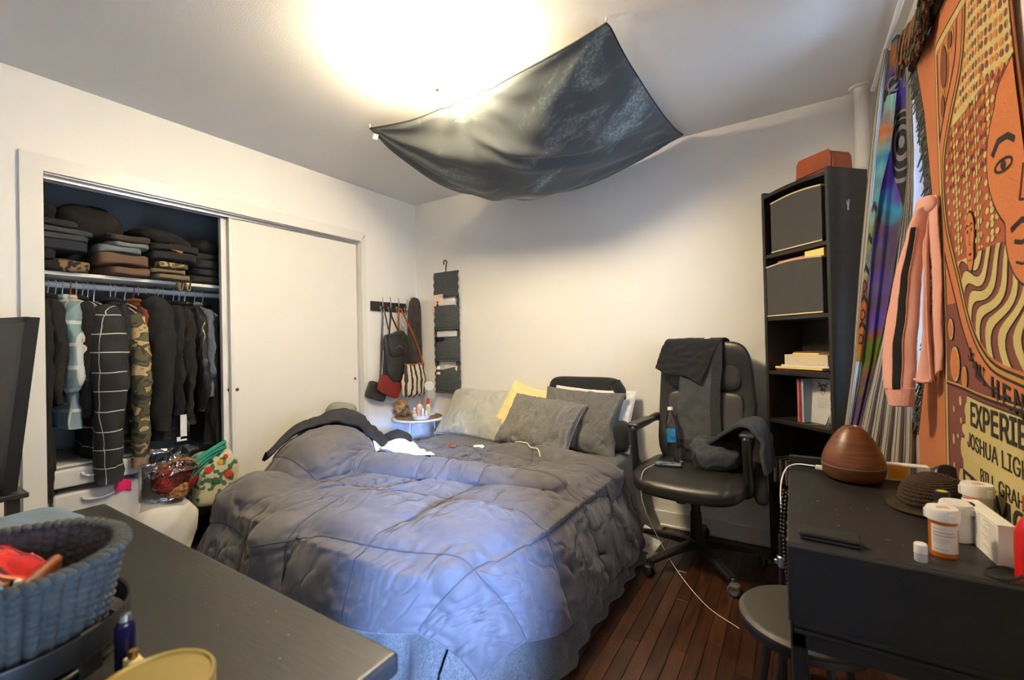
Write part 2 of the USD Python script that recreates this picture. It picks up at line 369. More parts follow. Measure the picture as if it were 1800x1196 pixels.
# galaxy cloth pinned to the ceiling at four corners
CA, CBk, CC, CD = np.array([-2.04, 1.72, 2.485]), np.array([-.60, 1.69, 2.488]), np.array([-.555, 2.90, 2.487]), np.array([-1.97, 2.84, 2.488])
n, m = 120, 110
u, v = np.meshgrid(np.linspace(0, 1, n), np.linspace(0, 1, m), indexing='ij'); U3, V3 = u[..., None], v[..., None]
P = (1-U3)*(1-V3)*CA+U3*(1-V3)*CBk+U3*V3*CC+(1-U3)*V3*CD
par = lambda t: 4*t*(1-t)
sag = .055*par(u)*(1-v)**1.6+.13*par(u)*v**2+.20*par(v)**.9*(1-u)**2+.05*par(v)*u**2
bul = .235*(np.sin(PI*u)**.8)*(np.sin(PI*np.clip(v, 0, 1))**.7)
d_in = .06*np.sin(PI*v)*(1-u)**3
# folds that run out from the pinned corners and from the lamp side
fold = 0
for (cu, cv, k, amp, ph) in ((0, 0, 13, .010, .4), (1, 0, 12, .005, 1.2), (1, 1, 15, .011, .2), (0, 1, 13, .010, 2.), (.5, -.06, 13, .005, .7)):
    ang = np.arctan2(v-cv, u-cu); r = np.hypot(u-cu, v-cv)
    fold = fold+amp*np.sin(k*ang+ph+2.5*r)*np.clip(r/.1, 0, 1)*np.exp(-((r-.3)/.32)**2)
sw = v-(.10+.55*np.clip(u-.42, 0, 1)/.58)                 # folds sweeping from the lamp side to the right corner
fold = fold+.018*np.clip((u-.42)/.1, 0, 1)*np.clip((1.02-u)/.3, 0, 1)*(np.exp(-(sw/.035)**2)+.7*np.exp(-((sw-.11)/.045)**2)-.5*np.exp(-((sw-.055)/.03)**2))
P[..., 2] -= sag+bul+fold
P[..., 0] += d_in
lip = -.012*np.exp(-(v/.02)**2)
P[..., 2] += lip
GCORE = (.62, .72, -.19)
gm = {'p': ('principled_bsdf', {'roughness': .85, 'sheen_weight': .15}), 'tc': ('texture_coordinate', {}), 'mp': ('mapping', {'rotation': (0, 0, .5), 'scale': (1.1, 2.1, .2)}), 'n1': ('noise_texture', {'scale': 1.9, 'detail': 8, 'roughness': .65, 'distortion': .6}),
      'n2': ('noise_texture', {'scale': 70, 'detail': 8, 'roughness': .75}), 'vo': ('voronoi_texture', {'scale': 48}), 'r1': ('rgb_ramp', {'ramp': [(0, (0, 0, 0)), (.51, (0, 0, 0)), (.56, (.30, .30, .30)), (.62, (.9, .9, .9)), (.68, (1, 1, 1))]}),
      'r2': ('rgb_ramp', {'ramp': [(0, (.10, .10, .10)), (.45, (.14, .14, .14)), (.60, (.55, .55, .55)), (.72, (1, 1, 1))]}), 'rs': ('rgb_ramp', {'ramp': [(0, (1, 1, 1)), (.05, (.6, .6, .6)), (.09, (0, 0, 0)), (1, (0, 0, 0))]}), 'mm': ('mix', {'mix_type': 'multiply', 'fac': 1.}),
      'n3': ('noise_texture', {'scale': 2.2, 'detail': 3}), 'rc': ('rgb_ramp', {'ramp': [(0, (.42, .62, .68)), (.5, (.5, .68, .72)), (.66, (.66, .46, .40))]}),
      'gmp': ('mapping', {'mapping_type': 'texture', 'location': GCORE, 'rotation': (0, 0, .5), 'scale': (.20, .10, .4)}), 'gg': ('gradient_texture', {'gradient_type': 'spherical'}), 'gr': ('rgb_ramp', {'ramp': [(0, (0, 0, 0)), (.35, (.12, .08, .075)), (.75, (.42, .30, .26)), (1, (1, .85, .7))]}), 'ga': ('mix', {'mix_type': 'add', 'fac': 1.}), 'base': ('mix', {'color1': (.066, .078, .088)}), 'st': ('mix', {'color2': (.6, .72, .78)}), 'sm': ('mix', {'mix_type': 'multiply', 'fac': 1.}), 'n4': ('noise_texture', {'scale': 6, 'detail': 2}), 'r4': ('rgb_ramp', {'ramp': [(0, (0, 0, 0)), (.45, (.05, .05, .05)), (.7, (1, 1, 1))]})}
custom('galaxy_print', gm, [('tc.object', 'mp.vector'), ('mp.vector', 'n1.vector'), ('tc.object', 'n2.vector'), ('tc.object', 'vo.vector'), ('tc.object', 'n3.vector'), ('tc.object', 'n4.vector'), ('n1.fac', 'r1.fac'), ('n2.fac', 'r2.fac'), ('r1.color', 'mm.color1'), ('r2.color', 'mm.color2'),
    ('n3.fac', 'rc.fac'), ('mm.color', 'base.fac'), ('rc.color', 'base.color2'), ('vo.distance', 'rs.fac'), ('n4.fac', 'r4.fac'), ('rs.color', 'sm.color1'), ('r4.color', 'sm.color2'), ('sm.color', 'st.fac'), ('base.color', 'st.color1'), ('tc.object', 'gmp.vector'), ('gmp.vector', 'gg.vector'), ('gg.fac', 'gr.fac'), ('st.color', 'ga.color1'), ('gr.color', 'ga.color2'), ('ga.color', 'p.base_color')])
mat('dark_hem', (.03, .035, .045), .8)
can = thing('ceiling_cloth', 'dark galaxy print cloth sagging from four pins in the ceiling', 'wall hanging', tuple(CA))
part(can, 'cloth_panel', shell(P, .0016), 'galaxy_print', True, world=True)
hem = np.concatenate([P[:, 0], P[-1, 1:], P[-2::-1, -1], P[0, -2:0:-1]])
part(can, 'hem', tube(hem, .0035, 6, True), 'dark_hem', True, world=True)
mat('white_plastic', (.8, .8, .79), .35)
mat('paper_white', (.80, .79, .76), .7)
mat('steel', (.6, .6, .6), .25, metal=1)
tagm = move(box((-.014, -.0004, -.03), (.014, .0004, 0)), tuple(CA+np.array([.03, .02, -.045])), rz=30, ry=20)
part(can, 'care_label', tagm, 'paper_white', False, world=True, label='small white care label')
for k, c in enumerate((CA, CBk, CC, CD)):
    pin = thing('push_pin', ['push pin in the ceiling at the corner of the cloth nearest the closet', 'push pin in the ceiling at the highest corner of the cloth in the picture', 'push pin at the top of the back wall holding the right corner of the cloth', 'push pin in the ceiling hidden behind the sagging far left corner of the cloth'][k], 'push pin', (c[0], c[1], H), group=None)
    part(pin, 'pin_head', lathe([(0, -.016), (.006, -.016), (.005, -.012), (.0035, -.006), (.005, -.0045), (.005, -.003), (0, -.003)], 12), 'white_plastic', 40)
    part(pin, 'pin_shaft', cyl((0, 0, -.004), .0007, .004, 8), 'steel', False)
# ---------------------------------------------------------------- bed
mat('grey_jersey', (.150, .150, .142), .9, col2=(.088, .088, .085), scale=160, detail=2, bump=.35, bscale=500, sheen_weight=.2)
mat('comforter_grey', (.098, .091, .096), .72, col2=(.084, .078, .083), scale=30, bump=.1, bscale=500, sheen_weight=.2)
mat('seam_thread', (.06, .06, .07), .9)
mat('bed_black', (.012, .012, .013), .5)
BX0, BX1, BY0, BY1, BZ = -2.42, -.90, 1.06, 2.93, .50
bed = thing('bed', 'low double bed in a grey sheet under the rumpled comforter', 'bed', ((BX0+BX1)/2, (BY0+BY1)/2, 0))
part(bed, 'bed_base', box((BX0+.02, BY0+.02, .03), (BX1-.02, BY1, .235), .012), 'bed_black', 30, world=True)
for sx in (BX0+.08, BX1-.08):
    for sy in (BY0+.1, BY1-.1): part(bed, 'bed_foot', cyl((sx, sy, 0), .025, .04, 12), 'bed_black', 40, world=True)
part(bed, 'mattress', box((BX0, BY0, .24), (BX1, BY1, BZ-.006), .05, 3), 'white_gloss', 40, world=True)
# sheet: draped over the mattress and flaring out to the floor at foot and right side
def sheet_surface(n=230, m=190):
    a = np.linspace(-.34, BX1-BX0+.60, n); b = np.linspace(-.60, BY1-BY0-.002, m)
    A, B = np.meshgrid(a, b, indexing='ij'); w, l = BX1-BX0, BY1-BY0; r = .055
    def fold(t, lim, flare):                     # arc length past the edge -> (out, down)
        s = np.maximum(t-(lim-r), 0); arc = np.clip(s/r, 0, PI/2); rest = np.maximum(s-r*PI/2, 0)
        out = r*np.sin(arc)+rest*flare; down = r*(1-np.cos(arc))+rest*math.sqrt(1-flare**2); return out, down
    oR, dR = fold(A, w, .30); oL, dL = fold(-A, 0+0, .62); oF, dF = fold(-B, 0, .28)
    x = np.clip(A, r, w-r)+oR-np.where(-A > -r, oL, 0); y = np.clip(B, r, None)-np.where(-B > -r, oF, 0)
    z = BZ-np.sqrt(dR**2+dF**2+dL**2)
    corner = np.clip(dR*dF*16, 0, 1)
    x -= corner*.03
    hang = np.clip(np.maximum(dR, np.maximum(dF, dL))/.1, 0, 1)
    top = 1-hang
    P = np.stack([BX0+x, BY0+y, z], -1)
    Q = np.stack([A, B, 0*A], -1)
    wr = noise3(Q*np.array([1, 1, 1]), 5, 1)*.028+np.abs(noise3(Q*np.array([1.5, .8, 1]), 13, 2))*.03
    P[..., 2] += wr*top
    # vertical pleats in the hanging part
    ph = np.where(dR > dF, B, A)
    pl = (np.sin(ph*34+4*noise3(Q, 3, 3))*.5+noise3(Q*np.array([1, 1, 0]), 9, 4)*1.4)*.022*hang*np.clip(np.maximum(dR, dF)/.3, .2, 1)
    P[..., 0] += np.where(dR > .02, pl, 0)+np.where(dR > .02, noise3(Q, 4, 5)*.05*hang, 0); P[..., 1] += np.where((dF > .02), pl+noise3(Q, 4, 6)*.06*hang, 0)
    P[..., 2] = np.maximum(P[..., 2], .008+.006*noise3(Q, 20, 6))
    return P
SHEET = sheet_surface(); SHEETTOP = SHEET.reshape(-1, 3)
part(bed, 'sheet', shell(SHEET, .004), 'grey_jersey', True, world=True, label='grey heathered jersey sheet')

# comforter: draped over the mattress by a small simulation
cw_, ch_ = 2.06, 1.80
n, m = 170, 152
du, dv = cw_/(n-1), ch_/(m-1)
A, B = np.meshgrid(np.linspace(0, cw_, n), np.linspace(0, ch_, m), indexing='ij')
SP, OA, OB = .38, .22, .24                     # spacing and offsets of the quilting lines
seam_d = lambda a, o: np.abs(((a-o+SP/2) % SP)-SP/2)
# start: spread above the bed, squeezed so that it must buckle into folds
Q0 = np.stack([A, B, 0*A], -1)
x = -2.46+A*(1.68/cw_)+.05*noise3(Q0, 2.2, 19); y = .935+.14*A/cw_+B*(1.33/ch_)+.16*(A/cw_-.4)*(B/ch_)+.07*noise3(Q0, 2.6, 20)
z = .80+.22*noise3(Q0, 3.1, 21)+.10*noise3(Q0, 8, 22)
# the far part is doubled back on itself in a long roll
fb = np.clip((B-1.12)/.26, 0, 1); z += .16*np.sin(PI*fb)+.04*fb
P0 = np.stack([x, y, z], -1)
def cap(P, a, b, r, fl=1.):
    a, b = np.asarray(a, float), np.asarray(b, float); t = np.clip(((P-a)@(b-a))/((b-a)@(b-a)), 0, 1)[..., None]
    c = a+t*(b-a); d = (P-c)*np.array([1, 1, 1/fl]); l = np.linalg.norm(d, axis=-1, keepdims=True)
    return np.where(l < r, c+(P-c)*r/np.maximum(l, 1e-6), P)
lumps = [((-2.26, 1.55, .48), (.24, .32, .27)), ((-1.5, 1.30, .48), (.34, .13, .07)), ((-1.08, 1.32, .47), (.22, .24, .10)), ((-2.2, 1.15, .46), (.2, .16, .13)), ((-1.75, 1.12, .46), (.12, .24, .08)), ((-1.30, 2.30, .48), (.50, .12, .10))]
rolls = [((-2.16, 1.60, .53), (-1.55, 1.72, .53), .085), ((-1.55, 1.72, .53), (-.98, 1.86, .52), .075)]
def bedcol(P):
    P = push_box(P, ((BX0+BX1)/2, (BY0+BY1)/2, BZ/2-.02), ((BX1-BX0)/2+.035, (BY1-BY0)/2+.035, BZ/2+.045), .09)
    for c, s in lumps: P = push_ell(P, c, s)
    for a, b, r in rolls: P = cap(P, a, b, r)
    dz = np.clip(BZ-.02-P[..., 2], 0, 1); cx, cl, cy, rc_ = BX1-.20, BX0+.20, BY0+.20, .20
    qx = np.maximum(P[..., 0]-cx, 0)-np.maximum(cl-P[..., 0], 0); qy = np.maximum(cy-P[..., 1], 0); dd = np.hypot(qx, qy); RR = rc_+.062+.30*dz
    hitc = (dd < RR) & (dd > .17) & (dz > 0); kk = np.where(hitc, RR/np.maximum(dd, .01), 1.)
    P[..., 0] += qx*(kk-1); P[..., 1] -= qy*(kk-1)
    P[..., 2] = np.maximum(P[..., 2], .04); P[..., 0] = np.maximum(P[..., 0], XL+.14)
    return P
sa, sb = np.exp(-(seam_d(A, OA)/.02)**2), np.exp(-(seam_d(B, OB)/.02)**2)
FL = np.stack([A, B], -1)                       # the cover laid flat, its corners rounded off
for ca, cb, k_, r_ in ((cw_, 0, .20, .55), (0, 0, .06, .3), (cw_, ch_, .06, .3), (0, ch_, .06, .3)):
    q_ = np.array([cw_/2-ca, ch_/2-cb]); w_ = np.exp(-(np.hypot(A-ca, B-cb)/r_)**2*2)[..., None]; FL = FL+w_*k_*q_/np.linalg.norm(q_)
P = cloth(P0, FL, 1-.16*(sb[1:]+sb[:-1])/2, 1-.16*(sa[:, 1:]+sa[:, :-1])/2, None, bedcol, 150, .0016, .92, .80, 4, .16)
COMF = P.copy()
# quilting: seams every .42 m, the filling puffed between them
def puff(a, b): return np.minimum(seam_d(a, OA), seam_d(b, OB))
def upsample(P, k):
    from scipy.ndimage import zoom
    return np.stack([zoom(P[..., i], k, order=3, mode='nearest', grid_mode=False) for i in range(3)], -1)
P2 = upsample(P, 2); n2, m2 = P2.shape[:2]
A2, B2 = np.meshgrid(np.linspace(0, cw_, n2), np.linspace(0, ch_, m2), indexing='ij')
d = puff(A2, B2); edge = np.minimum(np.minimum(A2, cw_-A2), np.minimum(B2, ch_-B2))
d = np.minimum(d, edge)
Q2 = np.stack([A2, B2, 0*A2], -1)
from scipy.ndimage import gaussian_filter
th = .010+.040*(1-np.exp(-(d/.05)))
pk = np.exp(-(d/.045)**2)                      # puckers across the seams
da_, db_ = seam_d(A2, OA), seam_d(B2, OB)
puck = np.where(da_ < db_, meshkit.noise(Q2*np.array([8, 46, 1]), 31), meshkit.noise(Q2*np.array([46, 8, 1]), 32))-.5
def crease(s, sd):
    q = noise3(Q2*np.array([1.5, .8, 1])+noise3(Q2, 4, sd+5)[..., None]*.22, s, sd, 2); w = np.clip(noise3(Q2, 3, sd+9)*5+.5, 0, 1)
    return np.exp(-(q/.035)**2)*w
wr = pk*np.clip(d/.012, 0, 1)*puck*.016+(1-pk)*(noise3(Q2*np.array([1, 1.6, 1]), 6, 33)*.030-crease(9, 34)*.010-crease(15, 36)*.006)
N2 = normals(np.stack([gaussian_filter(P2[..., i], 2.0, mode='nearest') for i in range(3)], -1))
if N2[..., 2].mean() < 0: N2 = -N2
com = thing('comforter', 'thick grey quilted comforter thrown in heaps across the bed', 'comforter', tuple(P2.reshape(-1, 3).mean(0)*[1, 1, 0]+[0, 0, P2[..., 2].min()]))
top = P2+N2*(th/2+wr)[..., None]; bot = P2-N2*(th/2)[..., None]
COMTOP = top.reshape(-1, 3)
k = n2*m2; f = quads(n2, m2)
if np.cross(P2[1, 0]-P2[0, 0], P2[0, 1]-P2[0, 0]) @ N2[0, 0] < 0: f = f[:, ::-1]
idx = np.arange(k).reshape(n2, m2); rim = np.concatenate([idx[:, 0], idx[-1, 1:], idx[-2::-1, -1], idx[0, -2:0:-1]]); r2 = np.roll(rim, -1)
V = np.vstack([top.reshape(-1, 3), bot.reshape(-1, 3)])
part(com, 'quilted_cover', (V, np.vstack([f, f[:, ::-1]+k, np.stack([rim, rim+k, r2+k], 1), np.stack([rim, r2+k, r2], 1)])), 'comforter_grey', True, world=True)
def line_on(fixed, val, lo, hi):
    t = np.linspace(lo, hi, 420)
    a, b = (np.full_like(t, val), t) if fixed == 'a' else (t, np.full_like(t, val))
    i, j = np.clip(a/cw_*(n2-1), 0, n2-1), np.clip(b/ch_*(m2-1), 0, m2-1)
    from scipy.ndimage import map_coordinates
    return np.stack([map_coordinates(top[..., q], [i, j], order=1) for q in range(3)], -1)
for s in range(8):
    for fx, L, M, o in (('a', cw_, ch_, OA), ('b', ch_, cw_, OB)):
        val = o+(s-1)*SP
        if .03 < val < L-.03: part(com, 'seam', tube(line_on(fx, val, .01, M-.01)+np.array([0, 0, .0005]), .0022, 5), 'seam_thread', True, world=True)
# ---------------------------------------------------------------- office chair
mat('black_leather', (.016, .016, .0165), .36, col2=(.022, .021, .020), scale=40, bump=.10, bscale=420)
mat('grey_leather', (.060, .056, .050), .42, bump=.12, bscale=420)
mat('black_plastic', (.014, .014, .015), .38)
mat('caster_grey', (.10, .10, .10), .5)
ch = thing('office_chair', 'black leather high backed office chair with clothes thrown over it', 'office chair', (-.475, 2.575, 0), -5)
def caster(c, a):
    ca, sa = math.cos(a), math.sin(a); ms = []
    for s in (-1, 1):
        o = np.array([c[0]-sa*s*.014, c[1]+ca*s*.014, .029])
        w = move(lathe([(0, -.009), (.022, -.009), (.028, -.005), (.028, .005), (.022, .009), (.012, .007), (0, .007)], 20), rx=90*1)
        ms.append(move(w, tuple(o), rz=math.degrees(a)))
    return cat(*ms)
for k in range(5):
    a = math.radians(-51+72*k+5); ca, sa = math.cos(a), math.sin(a)
    pr = [(.03, .10, .028, .036), (.12, .098, .026, .030), (.24, .085, .022, .024), (.325, .072, .018, .018)]
    rings = []
    for r, z, wd, hh in pr:
        for sx, sz in ((-1, -1), (1, -1), (1, .6), (.6, 1), (-.6, 1), (-1, .6)):
            rings.append((r*ca-sx*wd*sa, r*sa+sx*wd*ca, z+sz*hh*.5-.0))
    v = np.array(rings); f = quads(len(pr), 6, False, True); f = np.vstack([f, [[18, 19, 20], [18, 20, 21], [18, 21, 22], [18, 22, 23]]])
    leg = part(ch, 'base_leg', (v, f), 'black_plastic', 40)
    c = caster((.335*ca, .335*sa), a+.7+k)
    part(leg, 'caster', cat(c, cyl((.325*ca, .325*sa, .045), .008, .03, 10), sq((.34*ca, .34*sa, .047), (.05, .045, .022), .6, .8, 8, 14)), 'caster_grey' if k == 0 else 'black_plastic', 40)
part(ch, 'hub', cyl((0, 0, .075), .045, .05, 24, .006), 'black_plastic', 40)
part(ch, 'gas_lift', cat(cyl((0, 0, .11), .030, .16, 20, .004), cyl((0, 0, .26), .024, .08, 20), cyl((0, 0, .33), .014, .09, 16)), 'black_plastic', 40)
part(ch, 'seat_mechanism', cat(box((-.07, -.06, .385), (.07, .12, .425), .012, 2), cyl((-.045, -.10, .34), .030, .08, 16, .004), tube([(.06, 0, .40), (.2, -.02, .40), (.24, -.02, .395)], .007, 8), box((-.03, .1, .395), (.03, .32, .415), .005)), 'black_plastic', 40)
def cushion(c, s, e1, e2, n=36, m=72, f=None, seed=0, amp=.004):
    t, u = np.meshgrid(np.linspace(-PI/2, PI/2, n), np.linspace(-PI, PI, m, endpoint=False), indexing='ij')
    pw = lambda x, e: np.sign(x)*np.abs(x)**e
    P = np.stack([pw(np.cos(t), e1)*pw(np.cos(u), e2), pw(np.cos(t), e1)*pw(np.sin(u), e2), pw(np.sin(t), e1)], -1)*np.asarray(s)/2
    P = P*(1+noise3(P, 7, seed)[..., None]*amp*12)
    if f: P = f(P)
    return P.reshape(-1, 3)+np.asarray(c), quads(n, m, False, True)
def seatf(P):
    P = P.copy(); t = np.clip((-P[..., 1]-.10)/.17, 0, 1)
    P[..., 2] -= .035*t**2; P[..., 2] += .012*np.clip(np.abs(P[..., 0])/.27, 0, 1)**3
    P[..., 1] -= .03*(1-np.clip(np.abs(P[..., 0])/.28, 0, 1)**2)*t
    P[..., 2] -= np.where(P[..., 2] > 0, .006*np.exp(-((np.abs(P[..., 0])-.20)/.008)**2), 0); return P
st = part(ch, 'seat', cushion((0, -.0, .463), (.57, .52, .115), .55, .36, f=seatf, seed=3), 'black_leather', True)
def backf(P):
    P = P.copy(); z = P[..., 1]                           # cushion built flat: x width, y height, z thickness
    wd = np.interp(z, [-.36, -.2, .0, .25, .36], [.94, 1.0, 1.02, .95, .88]); P[..., 0] *= wd
    P[..., 2] += -.030*np.cos(np.clip(z/.36, -1, 1)*PI*.9)+.03*(P[..., 0]/.26)**2
    return P
def stand(m, tilt, c):
    v, f = vf(m); v = v[:, [0, 2, 1]]*np.array([1, -1, 1]); M = rotm(math.radians(tilt), 0, 0)[:3, :3]; return v @ M.T+np.asarray(c), f
BT, BC = -7, (0, .265, .835)
bk = part(ch, 'backrest', stand(cushion((0, 0, 0), (.53, .72, .085), .5, .28, 40, 80, backf, 5, .002), BT, BC), 'black_leather', True)
part(bk, 'head_panel', stand(cushion((0, .20, .018), (.40, .26, .075), .45, .3, 24, 48, lambda P: P+np.stack([0*P[..., 0], 0*P[..., 0], .035*(P[..., 0]/.26)**2-.01], -1), 6, .002), BT, BC), 'black_leather', True)
part(bk, 'lower_panel', stand(cushion((0, -.115, .012), (.42, .36, .075), .45, .25, 28, 56, lambda P: P+np.stack([0*P[..., 0], 0*P[..., 0], -.02*np.cos(np.clip(P[..., 1]/.2, -1, 1)*PI/2)+.035*(P[..., 0]/.26)**2], -1), 7, .002), BT, BC), 'grey_leather', True, label='taupe grey lower back panel')
for s in (-1, 1):
    x = s*.285
    arm = part(ch, 'armrest', cat(tube(bez([(x*.8, -.09, .43), (x, -.10, .45), (x, -.125, .55), (x, -.145, .70), (x, -.12, .722), (x, .05, .728), (x, .2, .735), (x*.93, .26, .73)], 8), .020, 10, flat=1.35)), 'black_plastic', True)
    part(arm, 'arm_pad', box((x-.034, -.165, .725), (x+.034, .12, .752), .013, 3), 'black_leather', 40)
def chp(x, y, z):                                       # chair frame -> world
    return ch.M[:3, :3] @ np.array([x, y, z])+ch.M[:3, 3]
def backsurf(x, s):
    """front of the backrest: x across, s = metres below the top along the cushion (negative: over the top and down the rear)"""
    x, s = np.broadcast_arrays(np.asarray(x, float), np.asarray(s, float))
    top = .36; yb = top-np.maximum(s, 0)
    f = .048+(-.012-.02*np.cos(np.clip((yb+.115)/.2, -1, 1)*PI/2))*np.clip((top-yb)/.2, 0, 1)+.032*(x/.26)**2+.012
    z = np.where(s >= .04, f, np.where(s > -.04, f*np.sin(np.clip(s/.04, -1, 1)*PI/2), -.052))
    hh = np.where(s >= .04, top-s+.02, np.where(s > -.04, top-.02+.035*np.cos(np.clip(s/.04, -1, 1)*PI/2), top-.02+s+.04))
    M = rotm(math.radians(BT), 0, 0)[:3, :3]
    L = np.stack([x, -z, hh], -1) @ M.T+np.asarray(BC)
    return L @ ch.M[:3, :3].T+ch.M[:3, 3]
# --- jeans over the backrest
mat('black_denim', (.030, .031, .033), .9, col2=(.018, .018, .020), scale=120, bump=.3, bscale=700)
mat('black_cotton', (.013, .0125, .013), .95, bump=.2, bscale=500, sheen_weight=.1)
mat('denim_fade', (.075, .078, .080), .9, col2=(.05, .052, .055), scale=14, bump=.3, bscale=700)
mat('navy_grey', (.055, .062, .072), .92, col2=(.038, .043, .052), scale=70, bump=.3, bscale=500)
mat('sock_dark', (.022, .021, .022), .95, bump=.4, bscale=600)
jn = thing('jeans', 'faded black jeans folded lengthwise over the chair backrest', 'jeans', tuple(chp(.0, .2, .5)))
S = np.linspace(-.30, .62, 70)
for i, (x0, x1, off, mt) in enumerate(((-.135, .075, .006, 'denim_fade'), (.045, .098, .016, 'black_denim'))):
    a, b = np.meshgrid(np.linspace(x0, x1, 22), S, indexing='ij')
    x = a*np.interp(b, [-.3, .1, .62], [1.0, 1.0, 1.1])+.01*np.sin(b*9+i)
    G = backsurf(x, b+.02*i); G = G+(ch.M[:3, :3] @ np.array([0, -1, .1]))*(off+.006*np.sin(a*90)[..., None]*0+noise3(G, 14, 40+i)[..., None]*.016+.010)
    part(jn, 'denim_leg', shell(G, .006), mt, True, world=True)
a, b = np.meshgrid(np.linspace(-.15, .11, 20), np.linspace(.60, .66, 6), indexing='ij')
G = backsurf(a, b)+(ch.M[:3, :3] @ np.array([0, -1, .0]))*(.02+.02*noise3(np.stack([a, b, 0*a], -1), 20, 3)[..., None])
part(jn, 'waistband', shell(G, .010), 'black_denim', True, world=True)
# --- black top over the upper corner
sh = thing('tshirt', 'black cotton top hanging off the upper left of the chair backrest', 'shirt', tuple(chp(-.1, .22, .9)))
e0 = np.array([(-.235, -.10), (-.20, .0), (-.24, .10), (-.265, .19)]); e1 = np.array([(.115, -.09), (.125, -.02), (.05, .12), (-.01, .275)])
t = np.linspace(0, 1, 34); s_ = np.linspace(0, 1, 40)
E0 = np.stack([np.interp(t, [0, .33, .6, 1], e0[:, k]) for k in (0, 1)], -1); E1 = np.stack([np.interp(t, [0, .33, .6, 1], e1[:, k]) for k in (0, 1)], -1)
XS = E0[:, None]*(1-s_[None, :, None])+E1[:, None]*s_[None, :, None]
XS[..., 1] += .012*np.sin(s_*7)[None]*t[:, None]
G = backsurf(XS[..., 0], XS[..., 1]); nd = ch.M[:3, :3] @ np.array([0, -1, .35])
fo = .020+np.abs(noise3(np.stack([XS[..., 0]*1.2+XS[..., 1], XS[..., 1]*2.2, 0*XS[..., 0]], -1), 13, 44))*.05+.010*t[:, None]
G = G+nd*fo[..., None]
part(sh, 'shirt_body', shell(G, .005), 'black_cotton', True, world=True)
part(sh, 'shirt_hem', tube(G[-1], .0045, 6), 'black_cotton', True, world=True)
ti = single('tissue', sq(chp(.03, .27, 1.205), (.15, .05, .03), .9, .9, 14, 30, .02, 26, 8), 'paper_white', 'crumpled white tissue on top of the chair backrest', 'tissue', True)
# --- things on the seat
custom('clear_plastic', {'p': ('principled_bsdf', {'transmission_weight': 1., 'roughness': .04, 'ior': 1.33, 'base_color': (.97, .985, 1)})}, [])
custom('clear_glass', {'p': ('principled_bsdf', {'transmission_weight': 1., 'roughness': .02, 'ior': 1.45, 'base_color': (.95, .97, .97)})}, [])
mat('blue_label', lin(40, 150, 200), .4, col2=lin(20, 60, 130), scale=30)
mat('phone_screen', (.05, .06, .08), .08, col2=(.30, .36, .45), scale=28, detail=1)
bt = thing('water_bottle', 'clear plastic water bottle with a blue label leaning against the backrest', 'water bottle', (-.605, 2.695, .524), -10, rx=-8, ry=-8)
part(bt, 'bottle_body', lathe([(0, 0), (.030, .002), (.035, .008), (.0335, .04), (.035, .05), (.035, .17), (.033, .195), (.026, .228), (.016, .252), (.0135, .262), (.0135, .272), (0, .272)], 28), 'clear_plastic', True)
part(bt, 'bottle_cap', lathe([(0, .272), (.0155, .272), (.0155, .290), (.014, .292), (0, .292)], 20), 'white_plastic', 30)
th_ = np.linspace(-1.1, .9, 14); LB = np.stack(np.meshgrid(th_, np.linspace(.085, .165, 4), indexing='ij'), -1)
part(bt, 'bottle_label', shell(np.stack([.0362*np.sin(LB[..., 0]), -.0362*np.cos(LB[..., 0]), LB[..., 1]], -1), .0006), 'blue_label', True)
gl = thing('drinking_glass', 'short clear glass on the chair seat beside the bottle', 'glass', (-.560, 2.625, .522))
part(gl, 'glass_wall', lathe([(0, 0), (.030, 0), (.036, .07), (.0345, .07), (.0285, .006), (0, .006)], 28), 'clear_glass', 40)
ph = thing('phone', 'black smartphone with a lit screen lying on the chair seat', 'phone', (-.60, 2.515, .521), 12)
part(ph, 'phone_body', box((-.072, -.036, 0), (.072, .036, .009), .004, 2), 'black_plastic', 30)
part(ph, 'phone_screen', box((-.064, -.033, .009), (.064, .033, .0094)), 'phone_screen', False)
single('note_paper', box((-.50, 2.66, .521), (-.455, 2.70, .523)), 'paper_white', 'scrap of white paper on the chair seat beside the trousers', 'paper')
# trousers: a heap on the seat and a leg over the right-hand arm
tr = thing('trousers', 'dark grey trousers heaped on the seat and over the right arm of the chair', 'trousers', (-.33, 2.66, .52))
def heap(c, s, seed, amp=.03, ns=11, e=(.7, .8), rot=(0, 0, 0), n=34, m=56): return sq(c, s, e[0], e[1], n, m, amp, ns, seed, rot)
part(tr, 'waist_heap', heap((-.375, 2.635, .585), (.25, .30, .15), 51, .035, 12, rot=(0, 0, 20)), 'navy_grey', True, world=True)
a, b = np.meshgrid(np.linspace(0, 1, 60), np.linspace(-1, 1, 30), indexing='ij')
path = bez([chp(.02, .12, .60), chp(.14, .08, .70), chp(.24, .03, .775), chp(.31, -.01, .775), chp(.345, -.02, .72), chp(.355, -.03, .62), chp(.36, -.03, .55)], 10)
pp = np.stack([np.interp(a[:, 0], np.linspace(0, 1, len(path)), path[:, k]) for k in range(3)], -1)
wd = np.interp(a[:, 0], [0, .4, 1], [.13, .115, .105])
G = pp[:, None]+b[..., None]*wd[:, None, None]*(ch.M[:3, :3] @ np.array([.05, 1, 0]))
G = G+noise3(G, 13, 52)[..., None]*np.array([.035, .01, .05])
part(tr, 'trouser_leg', shell(G, .018), 'navy_grey', True, world=True)
part(tr, 'pocket_lining', heap((-.40, 2.55, .565), (.16, .08, .11), 53, .02, 18), 'black_cotton', True, world=True)
part(tr, 'button', move(cyl((0, 0, 0), .008, .003, 12), (-.318, 2.555, .60), rx=70), 'steel', 40, world=True)
sk = thing('sock', 'dark sock hanging from the right arm of the chair under the trousers', 'sock', tuple(chp(.33, -.06, .42)))
